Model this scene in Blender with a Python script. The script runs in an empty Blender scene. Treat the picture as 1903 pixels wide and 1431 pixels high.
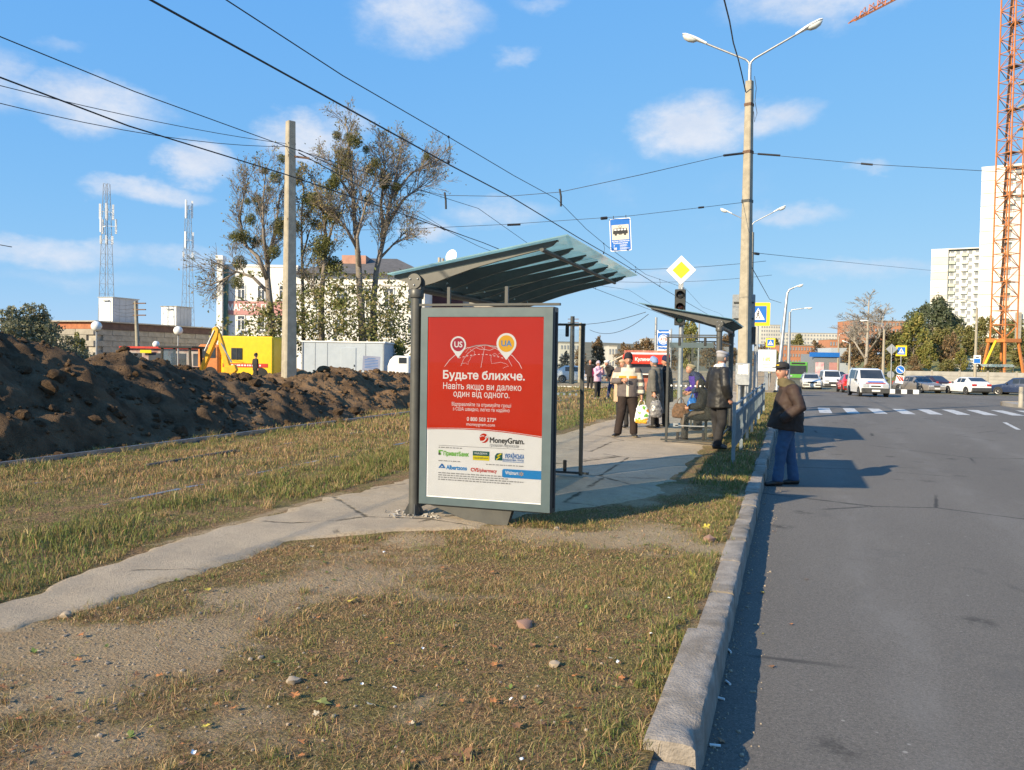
import bpy, bmesh, math, random
import mathutils
import mathutils.geometry
import numpy as np
from mathutils import Vector, Matrix, Euler, noise as mnoise

S = bpy.context.scene
COL = S.collection
R = math.radians
random.seed(7)
rng = np.random.default_rng(11)

# ------------------------------------------------------------------ camera
FPX, CXP, CYP, EYE = 1550.0, 951.5, 715.5, 1.60
PSI, PITCH, ROLL = R(18.5), math.atan(47.5 / 1550.0), R(0.9)
_fw = Vector((-math.sin(PSI) * math.cos(PITCH), math.cos(PSI) * math.cos(PITCH), -math.sin(PITCH)))
_r0 = Vector((math.cos(PSI), math.sin(PSI), 0))
_u0 = _r0.cross(_fw)
_rt = _r0 * math.cos(ROLL) + _u0 * math.sin(ROLL)
_up = -_r0 * math.sin(ROLL) + _u0 * math.cos(ROLL)
cam_d = bpy.data.cameras.new("camera")
cam = bpy.data.objects.new("camera", cam_d)
COL.objects.link(cam)
cam.matrix_world = Matrix(((_rt.x, _up.x, -_fw.x, 0), (_rt.y, _up.y, -_fw.y, 0), (_rt.z, _up.z, -_fw.z, EYE), (0, 0, 0, 1)))
cam_d.sensor_width = 36.0
cam_d.lens = FPX / 1903.0 * 36.0
cam_d.clip_start, cam_d.clip_end = 0.05, 6000
S.camera = cam

# ------------------------------------------------------------------ light
SUN_EL, SUN_AZ = R(25.0), R(180 + 29.5)        # azimuth clockwise from +Y (the street), where the sun stands
sun_dir = Vector((math.sin(SUN_AZ) * math.cos(SUN_EL), math.cos(SUN_AZ) * math.cos(SUN_EL), math.sin(SUN_EL)))
sl = bpy.data.lights.new("sun", "SUN")
sl.energy, sl.angle, sl.color = 5.0, R(0.5), (1.0, 0.83, 0.57)
so = bpy.data.objects.new("sun", sl)
COL.objects.link(so)
so.rotation_euler = sun_dir.to_track_quat('Z', 'Y').to_euler()
W = bpy.data.worlds.new("World")
S.world = W
W.use_nodes = True
S.view_settings.view_transform = 'Standard'
S.view_settings.look = 'None'
S.view_settings.gamma = 1
S.view_settings.exposure = 0.74
S.view_settings.use_curve_mapping = False
S.cycles.max_bounces = 8
S.cycles.transparent_max_bounces = 24
S.cycles.use_denoising = True


def unit(px, py):
    return _rt * ((px - CXP) / FPX) - _up * ((py - CYP) / FPX) + _fw


def at(px, py, D):                              # a point at camera depth D
    return Vector((0, 0, EYE)) + unit(px, py) * D


def gy(px, py, Y):                              # ... at street distance Y
    d = unit(px, py)
    return Vector((0, 0, EYE)) + d * (Y / d.y)


def gx(px, py, X):
    d = unit(px, py)
    return Vector((0, 0, EYE)) + d * (X / d.x)


def gz(px, py, z=0.0):
    d = unit(px, py)
    return Vector((0, 0, EYE)) + d * ((z - EYE) / d.z)


# sky with fair weather clouds
def build_sky():
    nt = W.node_tree
    N, L = nt.nodes, nt.links
    N.clear()

    def nd(t, **k):
        n = N.new(t)
        for a, b in k.items():
            setattr(n, a, b)
        return n

    def m(op, a, b=None, c=None, clamp=False):
        n = nd('ShaderNodeMath', operation=op, use_clamp=clamp)
        for i, v in enumerate((a, b, c)):
            if v is None:
                continue
            if isinstance(v, (int, float)):
                n.inputs[i].default_value = v
            else:
                L.new(v, n.inputs[i])
        return n.outputs[0]
    sky = nd('ShaderNodeTexSky', sky_type='NISHITA', sun_disc=False, sun_elevation=SUN_EL, sun_rotation=SUN_AZ,
             altitude=600, air_density=0.8, dust_density=0.05, ozone_density=2.0)
    # the response of the photograph's camera: bright air near the horizon is held back, the same all round
    sc_, cc_ = nd('ShaderNodeSeparateColor'), nd('ShaderNodeCombineColor')
    L.new(sky.outputs[0], sc_.inputs[0])
    for i, (k, p) in enumerate(((0.65, 0.60), (1.50, 0.31), (3.38, 0.05))):
        L.new(m('MULTIPLY', m('POWER', sc_.outputs[i], p), k), cc_.inputs[i])
    hs = cc_
    geo = nd('ShaderNodeTexCoord')
    sep = nd('ShaderNodeSeparateXYZ')
    L.new(geo.outputs['Generated'], sep.inputs[0])
    az = m('ARCTAN2', sep.outputs[0], sep.outputs[1])
    el = m('ARCSINE', sep.outputs[2])
    cmb = nd('ShaderNodeCombineXYZ')
    L.new(az, cmb.inputs[0])
    L.new(m('MULTIPLY', el, 1.7), cmb.inputs[1])

    def noi(scale, detail, rough, off):
        mp = nd('ShaderNodeMapping')
        mp.inputs['Location'].default_value = off
        L.new(cmb.outputs[0], mp.inputs[0])
        n = nd('ShaderNodeTexNoise')
        n.inputs['Scale'].default_value = scale
        n.inputs['Detail'].default_value = detail
        n.inputs['Roughness'].default_value = rough
        L.new(mp.outputs[0], n.inputs['Vector'])
        return n.outputs['Fac']
    n1 = noi(9, 7, 0.62, (0, 0, 0))
    n2 = noi(9, 5, 0.6, (5, 3, 0))
    n3 = noi(34, 6, 0.65, (2, 8, 0))
    azw = m('ADD', az, m('MULTIPLY_ADD', n1, 0.10, -0.05))
    elw = m('ADD', el, m('MULTIPLY_ADD', n2, 0.06, -0.03))
    blobs = [(785, 25, 120, 62, .8), (155, 190, 140, 38, .85), (362, 303, 58, 34, .95), (270, 352, 100, 22, .85), (565, 262, 85, 42, .95),
             (1290, 235, 105, 56, 1.0), (1420, 215, 90, 34, .8), (1520, 5, 170, 40, .75), (965, 112, 45, 18, .5), (920, 388, 110, 26, .55),
             (1470, 390, 95, 24, .6), (70, 470, 170, 26, .7), (350, 480, 120, 22, .5), (1600, 508, 150, 18, .45), (1200, 515, 120, 24, .5),
             (1615, 318, 40, 12, .5), (0, 150, 40, 50, .6), (800, 418, 44, 20, .75), (100, 85, 40, 12, .35), (640, 230, 60, 30, .55),
             (1010, 5, 60, 14, .4), (150, 520, 160, 16, .3)]
    tot = None
    for (px, py, a, b, s) in blobs:
        d = unit(px, py).normalized()
        a0, e0 = math.atan2(d.x, d.y), math.asin(d.z)
        k = 1.20 / FPX
        u = m('DIVIDE', m('SUBTRACT', azw, a0), a * k)
        v = m('DIVIDE', m('SUBTRACT', elw, e0), b * k)
        q = m('SUBTRACT', 1.0, m('ADD', m('MULTIPLY', u, u), m('MULTIPLY', v, v)), clamp=True)
        q = m('MULTIPLY', q, s)
        tot = q if tot is None else m('MAXIMUM', tot, q)
    # the same kind of scattered cloud all round the sky
    g = m('MULTIPLY', m('SUBTRACT', noi(3.1, 6, 0.6, (1.7, 4.4, 2)), 0.60, clamp=True), 2.2)
    tot = m('MAXIMUM', tot, g)
    den = m('MULTIPLY', tot, m('MULTIPLY_ADD', n3, 1.5, 0.35))
    mr = nd('ShaderNodeMapRange', interpolation_type='SMOOTHSTEP')
    mr.inputs['From Min'].default_value = 0.02
    mr.inputs['From Max'].default_value = 1.12
    mr.inputs['To Max'].default_value = 0.92
    L.new(den, mr.inputs[0])
    mx = nd('ShaderNodeMix', data_type='RGBA')
    L.new(mr.outputs[0], mx.inputs['Factor'])
    L.new(hs.outputs[0], mx.inputs['A'])
    cw = nd('ShaderNodeMix', data_type='RGBA')
    L.new(m('MULTIPLY_ADD', n1, 1.6, -0.35, clamp=True), cw.inputs['Factor'])
    cw.inputs['A'].default_value = (2.3, 2.75, 3.5, 1)
    cw.inputs['B'].default_value = (3.9, 3.9, 4.0, 1)
    L.new(cw.outputs['Result'], mx.inputs['B'])
    bg = nd('ShaderNodeBackground')
    bg.inputs['Strength'].default_value = SKY_STRENGTH
    L.new(mx.outputs['Result'], bg.inputs[0])
    out = nd('ShaderNodeOutputWorld')
    L.new(bg.outputs[0], out.inputs[0])


SKY_STRENGTH = 0.15
build_sky()


# ------------------------------------------------------------------ helpers
def tag(o, label=None, cat=None, group=None, kind=None):
    if label:
        o['label'] = label
    if cat:
        o['category'] = cat
    if group:
        o['group'] = group
    if kind:
        o['kind'] = kind
    return o


def thing(name, label, cat, loc=(0, 0, 0), rz=0.0, group=None):
    o = bpy.data.objects.new(name, None)
    o.empty_display_size = 0.2
    COL.objects.link(o)
    o.location = loc
    o.rotation_euler = (0, 0, rz)
    return tag(o, label, cat, group)


def link(name, me, parent=None, loc=None, rot=None, scale=None):
    o = bpy.data.objects.new(name, me)
    COL.objects.link(o)
    if parent:
        o.parent = parent
    if loc is not None:
        o.location = loc
    if rot is not None:
        o.rotation_euler = rot
    if scale is not None:
        o.scale = scale if hasattr(scale, '__len__') else (scale,) * 3
    return o


def kids(o):
    return [c for c in COL.objects if c.parent is o]


def copy_tree(o, parent=None):
    c = o.copy()
    COL.objects.link(c)
    if parent:
        c.parent = parent
    for ch in list(o.children):
        copy_tree(ch, c)
    return c


def frame(d):
    d = Vector(d).normalized()
    a = Vector((0, 0, 1)) if abs(d.z) < 0.95 else Vector((0, 1, 0))
    u = a.cross(d).normalized()
    return u, d.cross(u)


class MB:
    """collects shapes into one mesh"""

    def __init__(s):
        s.v, s.f, s.m = [], [], []
        s.M = Matrix.Identity(4)

    def add(s, vs, fs, mi=0):
        b = len(s.v)
        s.v += [tuple(s.M @ Vector(p)) for p in vs]
        s.f += [tuple(i + b for i in f) for f in fs]
        s.m += [mi] * len(fs)
        return s

    def box(s, c, sz, rz=0.0, mi=0, rot=None):
        x, y, z = sz[0] / 2, sz[1] / 2, sz[2] / 2
        q = [(-x, -y, -z), (x, -y, -z), (x, y, -z), (-x, y, -z), (-x, -y, z), (x, -y, z), (x, y, z), (-x, y, z)]
        m = (rot.to_matrix() if rot is not None else Matrix.Rotation(rz, 3, 'Z'))
        return s.add([m @ Vector(p) + Vector(c) for p in q],
                     [(0, 3, 2, 1), (4, 5, 6, 7), (0, 1, 5, 4), (1, 2, 6, 5), (2, 3, 7, 6), (3, 0, 4, 7)], mi)

    def bar(s, a, b, w, h=None, mi=0):
        a, b = Vector(a), Vector(b)
        h = w if h is None else h
        u, v = frame(b - a)
        q = [p + u * i * w / 2 + v * j * h / 2 for p in (a, b) for i, j in ((-1, -1), (1, -1), (1, 1), (-1, 1))]
        return s.add(q, [(3, 2, 1, 0), (4, 5, 6, 7), (0, 1, 5, 4), (1, 2, 6, 5), (2, 3, 7, 6), (3, 0, 4, 7)], mi)

    def tube(s, path, rad, n=8, mi=0, caps=True):
        P = [Vector(p) for p in path]
        if not hasattr(rad, '__len__'):
            rad = [rad] * len(P)
        vs, fs = [], []
        u = None
        for i, p in enumerate(P):
            d = (P[min(i + 1, len(P) - 1)] - P[max(i - 1, 0)])
            if u is None:
                u, w = frame(d)
            else:
                d = d.normalized()
                u = (u - d * u.dot(d))
                u = u.normalized() if u.length > 1e-6 else frame(d)[0]
                w = d.cross(u)
            for k in range(n):
                a = 2 * math.pi * k / n
                vs.append(p + (u * math.cos(a) + w * math.sin(a)) * rad[i])
        for i in range(len(P) - 1):
            for k in range(n):
                k2 = (k + 1) % n
                fs.append((i * n + k, i * n + k2, (i + 1) * n + k2, (i + 1) * n + k))
        if caps:
            fs.append(tuple(range(n - 1, -1, -1)))
            fs.append(tuple((len(P) - 1) * n + k for k in range(n)))
        return s.add(vs, fs, mi)

    def cyl(s, a, b, r, r2=None, n=12, mi=0):
        return s.tube([a, b], [r, r if r2 is None else r2], n, mi)

    def lathe(s, prof, c=(0, 0, 0), n=20, mi=0, axis=None):
        """profile of (radius, height) turned about z, or about axis"""
        c = Vector(c)
        if axis is None:
            u, w, d = Vector((1, 0, 0)), Vector((0, 1, 0)), Vector((0, 0, 1))
        else:
            d = Vector(axis).normalized()
            u, w = frame(d)
        vs, fs = [], []
        for r, h in prof:
            for k in range(n):
                a = 2 * math.pi * k / n
                vs.append(c + d * h + (u * math.cos(a) + w * math.sin(a)) * r)
        for i in range(len(prof) - 1):
            for k in range(n):
                k2 = (k + 1) % n
                fs.append((i * n + k, i * n + k2, (i + 1) * n + k2, (i + 1) * n + k))
        if prof[0][0] > 1e-5:
            fs.append(tuple(range(n - 1, -1, -1)))
        if prof[-1][0] > 1e-5:
            fs.append(tuple((len(prof) - 1) * n + k for k in range(n)))
        return s.add(vs, fs, mi)

    def sphere(s, c, r, n=14, m=9, mi=0):
        r = r if hasattr(r, '__len__') else (r, r, r)
        vs, fs = [], []
        for i in range(m + 1):
            t = math.pi * i / m
            for k in range(n):
                a = 2 * math.pi * k / n
                vs.append((c[0] + r[0] * math.sin(t) * math.cos(a), c[1] + r[1] * math.sin(t) * math.sin(a), c[2] - r[2] * math.cos(t)))
        for i in range(m):
            for k in range(n):
                k2 = (k + 1) % n
                fs.append((i * n + k, i * n + k2, (i + 1) * n + k2, (i + 1) * n + k))
        return s.add(vs, fs, mi)

    def poly(s, pts, mi=0):
        return s.add(pts, [tuple(range(len(pts)))], mi)

    def prism(s, pts, d, mi=0):
        """planar outline extruded by vector d"""
        n = len(pts)
        d = Vector(d)
        P = [Vector(p) for p in pts]
        fs = [tuple(range(n - 1, -1, -1)), tuple(range(n, 2 * n))]
        fs += [(i, (i + 1) % n, n + (i + 1) % n, n + i) for i in range(n)]
        return s.add(P + [p + d for p in P], fs, mi)

    def grid(s, fn, nu, nv, mi=0):
        vs = [fn(i / nu, j / nv) for j in range(nv + 1) for i in range(nu + 1)]
        fs = [(j * (nu + 1) + i, j * (nu + 1) + i + 1, (j + 1) * (nu + 1) + i + 1, (j + 1) * (nu + 1) + i) for j in range(nv) for i in range(nu)]
        return s.add(vs, fs, mi)

    def mesh(s, name, mats, smooth=None, fix=True):
        me = bpy.data.meshes.new(name)
        me.from_pydata(s.v, [], s.f)
        mats = mats if isinstance(mats, (list, tuple)) else [mats]
        for m_ in mats:
            me.materials.append(m_)
        if len(mats) > 1:
            me.polygons.foreach_set('material_index', s.m)
        if fix:
            bm = bmesh.new()
            bm.from_mesh(me)
            bmesh.ops.remove_doubles(bm, verts=bm.verts, dist=1e-5)
            bmesh.ops.recalc_face_normals(bm, faces=bm.faces)
            bm.to_mesh(me)
            bm.free()
        if smooth is not None:
            me.polygons.foreach_set('use_smooth', [True] * len(me.polygons))
            if smooth < 179:
                me.set_sharp_from_angle(angle=R(smooth))
        me.update()
        return me

    def build(s, name, mats, parent=None, loc=None, rot=None, smooth=None, bevel=0, seg=1, fix=True):
        o = link(name, s.mesh(name, mats, smooth, fix), parent, loc, rot)
        if bevel:
            b = o.modifiers.new('bevel', 'BEVEL')
            b.width, b.segments, b.limit_method, b.angle_limit = bevel, seg, 'ANGLE', R(40)
            b.harden_normals = False
        return o


def np_mesh(name, V, F, mat_, smooth=False, cols=None):
    """V (n,3); F (m,3) or (m,4)"""
    me = bpy.data.meshes.new(name)
    V = np.asarray(V, np.float32)
    F = np.asarray(F, np.int32)
    k = F.shape[1]
    me.vertices.add(len(V))
    me.vertices.foreach_set('co', V.ravel())
    me.loops.add(F.size)
    me.loops.foreach_set('vertex_index', F.ravel())
    me.polygons.add(len(F))
    me.polygons.foreach_set('loop_start', np.arange(0, F.size, k, dtype=np.int32))
    me.polygons.foreach_set('use_smooth', np.full(len(F), smooth))
    if cols is not None:
        a = me.color_attributes.new('tint', 'FLOAT_COLOR', 'POINT')
        c4 = np.ones((len(V), 4), np.float32)
        c4[:, :3] = cols
        a.data.foreach_set('color', c4.ravel())
    for m_ in (mat_ if isinstance(mat_, (list, tuple)) else [mat_]):
        me.materials.append(m_)
    me.update(calc_edges=True)
    me.validate()
    return me


# ------------------------------------------------------------------ materials
def rgba(c):
    return (c[0], c[1], c[2], 1.0)


class NT:
    def __init__(s, name):
        s.mat = bpy.data.materials.new(name)
        s.mat.use_nodes = True
        s.t = s.mat.node_tree
        s.N, s.L = s.t.nodes, s.t.links
        s.b = s.N['Principled BSDF']
        s.tc = s.N.new('ShaderNodeTexCoord')

    def noise(s, scale, detail=4, rough=0.55, dist=0.0, off=(0, 0, 0), stretch=(1, 1, 1)):
        mp = s.N.new('ShaderNodeMapping')
        mp.inputs['Location'].default_value = off
        mp.inputs['Scale'].default_value = stretch
        s.L.new(s.tc.outputs['Object'], mp.inputs[0])
        n = s.N.new('ShaderNodeTexNoise')
        n.inputs['Scale'].default_value = scale
        n.inputs['Detail'].default_value = detail
        n.inputs['Roughness'].default_value = rough
        n.inputs['Distortion'].default_value = dist
        s.L.new(mp.outputs[0], n.inputs['Vector'])
        return n.outputs['Fac']

    def voro(s, scale, out='Distance', feature='F1', off=(0, 0, 0)):
        mp = s.N.new('ShaderNodeMapping')
        mp.inputs['Location'].default_value = off
        s.L.new(s.tc.outputs['Object'], mp.inputs[0])
        n = s.N.new('ShaderNodeTexVoronoi')
        n.feature = feature
        n.inputs['Scale'].default_value = scale
        s.L.new(mp.outputs[0], n.inputs['Vector'])
        return n.outputs[out]

    def ramp(s, fac, lo, hi):
        r = s.N.new('ShaderNodeMapRange')
        r.interpolation_type = 'SMOOTHSTEP'
        r.inputs['From Min'].default_value = lo
        r.inputs['From Max'].default_value = hi
        s.L.new(fac, r.inputs[0])
        return r.outputs[0]

    def mix(s, fac, a, b, mode='MIX'):
        n = s.N.new('ShaderNodeMix')
        n.data_type = 'RGBA'
        n.blend_type = mode
        if isinstance(fac, (int, float)):
            n.inputs['Factor'].default_value = fac
        else:
            s.L.new(fac, n.inputs['Factor'])
        for k, v in (('A', a), ('B', b)):
            if isinstance(v, (tuple, list)):
                n.inputs[k].default_value = rgba(v)
            else:
                s.L.new(v, n.inputs[k])
        return n.outputs['Result']

    def math(s, op, a, b=0.0, clamp=False):
        n = s.N.new('ShaderNodeMath')
        n.operation = op
        n.use_clamp = clamp
        for i, v in enumerate((a, b)):
            if isinstance(v, (int, float)):
                n.inputs[i].default_value = v
            else:
                s.L.new(v, n.inputs[i])
        return n.outputs[0]

    def bump(s, h, strength, dist=0.02):
        n = s.N.new('ShaderNodeBump')
        n.inputs['Strength'].default_value = strength
        n.inputs['Distance'].default_value = dist
        s.L.new(h, n.inputs['Height'])
        s.L.new(n.outputs[0], s.b.inputs['Normal'])

    def set(s, **k):
        for a, v in k.items():
            i = s.b.inputs[a.replace('_', ' ')]
            if isinstance(v, (int, float, tuple)):
                i.default_value = rgba(v) if isinstance(v, tuple) and len(v) == 3 else v
            else:
                s.L.new(v, i)
        return s.mat


def mat(name, c, c2=None, scale=6, rough=0.6, metal=0.0, bump=0.0, bscale=60, bdist=0.01, dirt=None, dscale=2.5, dlo=.5, dhi=.75, spec=0.5, coat=0.0, detail=5):
    """colour with a second tone in a noise pattern, dirt stains and a fine relief"""
    t = NT(name)
    if c2 is None:
        c2 = tuple(x * 0.82 for x in c)
    col = t.mix(t.ramp(t.noise(scale, detail, .6), .32, .68), c, c2)
    if dirt:
        col = t.mix(t.math('MULTIPLY', t.ramp(t.noise(dscale, 6, .65, off=(3, 1, 7)), dlo, dhi), .8), col, dirt)
    ro = t.math('MULTIPLY_ADD', t.noise(scale * 2.3, 3, off=(9, 2, 1)), .25)
    ro.node.inputs[2].default_value = max(0.02, rough - .125)
    t.set(Base_Color=col, Roughness=ro, Metallic=metal, Specular_IOR_Level=spec, Coat_Weight=coat)
    if bump:
        t.bump(t.noise(bscale, 4, .6), bump, bdist)
    return t.mat


def glass_mat(name, tint=(.8, .9, .88), refl=1.0, rough=0.02, film=0.0, film_col=(.6, .7, .68)):
    """thin pane: what lies behind shows through, the sky mirrors at a grazing angle; film is a dusty translucent layer"""
    t = NT(name)
    t.N.remove(t.b)
    tr = t.N.new('ShaderNodeBsdfTransparent')
    tr.inputs[0].default_value = rgba(tint)
    gl = t.N.new('ShaderNodeBsdfGlossy')
    gl.inputs['Roughness'].default_value = rough
    fr = t.N.new('ShaderNodeFresnel')
    fr.inputs[0].default_value = 1.5
    mx = t.N.new('ShaderNodeMixShader')
    t.L.new(t.math('MULTIPLY', fr.outputs[0], refl, True), mx.inputs[0])
    t.L.new(tr.outputs[0], mx.inputs[1])
    t.L.new(gl.outputs[0], mx.inputs[2])
    last = mx.outputs[0]
    if film:
        df = t.N.new('ShaderNodeBsdfTranslucent')
        df.inputs[0].default_value = rgba(film_col)
        d2 = t.N.new('ShaderNodeBsdfDiffuse')
        d2.inputs[0].default_value = rgba(film_col)
        m0 = t.N.new('ShaderNodeMixShader')
        m0.inputs[0].default_value = .25
        t.L.new(df.outputs[0], m0.inputs[1])
        t.L.new(d2.outputs[0], m0.inputs[2])
        m2 = t.N.new('ShaderNodeMixShader')
        fa = t.math('MULTIPLY', t.ramp(t.noise(2.5, 5), .2, .8), film)
        fa2 = t.math('ADD', fa, film * .5)
        t.L.new(fa2, m2.inputs[0])
        t.L.new(last, m2.inputs[1])
        t.L.new(m0.outputs[0], m2.inputs[2])
        last = m2.outputs[0]
    t.L.new(last, t.N['Material Output'].inputs[0])
    return t.mat


def leaf_mat(name, trans=.35, rough=.55):
    """foliage: the colour comes from each leaf"""
    t = NT(name)
    a = t.N.new('ShaderNodeVertexColor')
    a.layer_name = 'tint'
    t.set(Base_Color=a.outputs[0], Roughness=rough, Specular_IOR_Level=.25)
    tl = t.N.new('ShaderNodeBsdfTranslucent')
    t.L.new(a.outputs[0], tl.inputs[0])
    mx = t.N.new('ShaderNodeMixShader')
    mx.inputs[0].default_value = trans
    t.L.new(t.b.outputs[0], mx.inputs[1])
    t.L.new(tl.outputs[0], mx.inputs[2])
    t.L.new(mx.outputs[0], t.N['Material Output'].inputs[0])
    return t.mat


def tint_mat(name, rough=.8):
    t = NT(name)
    a = t.N.new('ShaderNodeVertexColor')
    a.layer_name = 'tint'
    return t.set(Base_Color=a.outputs[0], Roughness=rough, Specular_IOR_Level=.2)


M = {}
M['concrete'] = mat('concrete', (.40, .37, .31), (.30, .275, .23), 3, .85, bump=.35, bscale=45, dirt=(.17, .15, .12), dlo=.52, dhi=.8)
M['concrete_pole'] = mat('concrete_pole', (.38, .34, .265), (.29, .258, .20), 5, .85, bump=.3, bscale=70, dirt=(.20, .17, .12), dscale=1.6, dlo=.55, dhi=.85)
M['kerb'] = mat('kerb_concrete', (.34, .295, .25), (.225, .195, .165), 9, .95, bump=.8, bscale=70, bdist=.012, dirt=(.15, .12, .085), dscale=2.2, dlo=.44, dhi=.7, detail=8)
M['steel_dark'] = mat('dark_grey_painted_steel', (.05, .053, .052), (.04, .043, .042), 8, .42, .1, bump=.05, bscale=200)
M['steel_taupe'] = mat('taupe_painted_steel', (.085, .085, .078), (.07, .07, .065), 8, .45, .1)
M['steel_grey'] = mat('grey_steel', (.34, .36, .38), (.26, .28, .30), 9, .45, .4, dirt=(.2, .17, .14), dlo=.6, dhi=.85)
M['galv'] = mat('galvanised_steel', (.45, .46, .46), (.36, .37, .38), 14, .4, .6)
M['white'] = mat('white_paint', (.78, .78, .76), (.70, .70, .68), 6, .5, dirt=(.45, .42, .38), dlo=.6, dhi=.9)
M['white_lamp'] = mat('white_lamp_plastic', (.8, .8, .78), (.74, .74, .72), 5, .3)
M['black'] = mat('black_rubber', (.018, .018, .019), (.028, .027, .026), 12, .7)
M['wire'] = mat('dark_wire', (.03, .03, .032), None, 12, .6)
M['rust'] = mat('rusty_iron', (.16, .09, .055), (.10, .06, .04), 12, .85, bump=.3)
M['red'] = mat('red_paint', (.55, .045, .03), (.45, .035, .025), 6, .4)
M['yellow'] = mat('yellow_paint', (.83, .55, .02), (.76, .49, .02), 4, .4, dirt=(.45, .3, .06), dlo=.65, dhi=.95)
M['orange'] = mat('orange_paint', (.60, .22, .06), (.50, .17, .05), 4, .45, dirt=(.3, .14, .04), dlo=.6, dhi=.9)
M['blue'] = mat('sign_blue', (.02, .16, .55), (.02, .14, .5), 6, .35)
M['sign_white'] = mat('sign_white', (.8, .8, .79), (.76, .76, .75), 6, .35)
M['sign_yellow'] = mat('sign_yellow', (.86, .60, .02), (.82, .56, .02), 6, .35)
M['ink'] = mat('black_print', (.02, .02, .022), None, 6, .5)
M['glass_dark'] = mat('dark_window_glass', (.035, .042, .05), (.05, .058, .066), 1.5, .06, spec=.8)
M['pane'] = glass_mat('clear_pane', (.955, .975, .965), .8, .02, .025, (.6, .66, .62))
M['roof_glass'] = glass_mat('teal_roof_glass', (.84, .93, .92), 1.0, .06, .42, (.60, .84, .82))
# ------------------------------------------------------------------ ground, road, kerb
def fbm(x, y, s, o=0.0, oct=4):
    v, a, t = 0.0, 1.0, 0.0
    for i in range(oct):
        v += a * mnoise.noise((x * s + o, y * s + o * .7, i * 7.3))
        t += a
        a *= .5
        s *= 2.05
    return v / t


def _hash(ix, iy, sd):
    h = (ix * 374761393 + iy * 668265263 + sd * 974634777) & 0xffffffff
    h = ((h ^ (h >> 13)) * 1274126177) & 0xffffffff
    return ((h ^ (h >> 16)) & 0xffff) / 65535.0


def vnoise(x, y, s, seed=0, oct=3):
    """vectorised value noise, 0..1"""
    x, y = np.asarray(x, float) * s, np.asarray(y, float) * s
    out, a, t = 0, 1.0, 0
    for o in range(oct):
        ix, iy = np.floor(x).astype(np.int64), np.floor(y).astype(np.int64)
        fx, fy = x - ix, y - iy
        fx, fy = fx * fx * (3 - 2 * fx), fy * fy * (3 - 2 * fy)
        h = lambda i, j: _hash(i, j, seed + o * 17)
        v = (h(ix, iy) * (1 - fx) + h(ix + 1, iy) * fx) * (1 - fy) + (h(ix, iy + 1) * (1 - fx) + h(ix + 1, iy + 1) * fx) * fy
        out = out + v * a
        t += a
        a *= .5
        x, y = x * 2.03, y * 2.03
    return out / t


KX = -0.34                 # road face of the kerb
ROAD_Z = -0.17

# outline of the footpath: left and right edge for each street distance
PL = [(2.2, -4.9), (4.0, -4.74), (5.0, -4.92), (6.2, -5.06), (8, -5.12), (10.4, -5.02), (15, -5.0), (25, -4.85), (34, -4.9), (47.9, -5.0)]
PR = [(2.2, -4.55), (3.4, -4.3), (4.24, -4.02), (5.2, -4.06), (6.24, -3.95), (6.9, -3.3), (7.3, -2.62), (8.2, -2.35), (9.5, -1.3), (11, -1.22), (14.4, -1.22), (18, -1.35), (25, -1.5), (34, -1.7), (47.9, -1.7)]


def edge(tab, Y):
    return float(np.interp(Y, [a for a, b in tab], [b for a, b in tab]))


def edge_np(tab, Y):
    return np.interp(Y, [a for a, b in tab], [b for a, b in tab])


def bare(X, Y):
    """trodden bare patches of the verge: 0 bare .. 1 grown"""
    v = vnoise(X, Y, .95, 12, 4)
    tr_ = np.exp(-((X + 3.2) / .8) ** 2 - ((Y - 3.5) / 1.4) ** 2) * .22 + np.exp(-((X + 1.35) / .5) ** 2 - ((Y - 8.2) / 1.1) ** 2) * .2 + np.exp(-((X + 4) / .8) ** 2 - ((Y - 2.2) / 1.0) ** 2) * .24
    return np.clip((v - tr_ - .27) / .27, 0, 1)


t = NT('verge_soil')
soil = t.mix(t.ramp(t.noise(1.3, 6, .65), .35, .65), (.40, .295, .185), (.50, .385, .25))
soil = t.mix(t.ramp(t.noise(26, 6, .75), .50, .70), soil, (.27, .195, .12))
mat_ = t.mix(t.ramp(t.noise(3.1, 6, .7, off=(4, 0, 0)), .42, .58), (.26, .215, .085), (.35, .22, .12))
mat_ = t.mix(t.ramp(t.noise(34, 5, .75, off=(1, 6, 0)), .46, .60), mat_, (.12, .09, .048))
mat_ = t.mix(t.math('MULTIPLY', t.ramp(t.noise(60, 3, .7, off=(8, 1, 0), stretch=(1, .35, 1)), .58, .68), .8), mat_, (.50, .40, .22))
va = t.N.new('ShaderNodeVertexColor')
va.layer_name = 'grown'
gsep = t.N.new('ShaderNodeSeparateColor')
t.L.new(va.outputs[0], gsep.inputs[0])
gm = t.math('ADD', gsep.outputs[0], t.math('MULTIPLY', t.math('SUBTRACT', t.noise(6, 9, .8), .5), 2.2))
col = t.mix(t.ramp(gm, .15, .75), soil, mat_)
t.set(Base_Color=col, Roughness=.97, Specular_IOR_Level=.08)
t.bump(t.math('ADD', t.noise(30, 8, .8), t.math('MULTIPLY', t.voro(60, 'Distance'), .35)), 1.0, .045)
M['soil'] = t.mat

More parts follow.
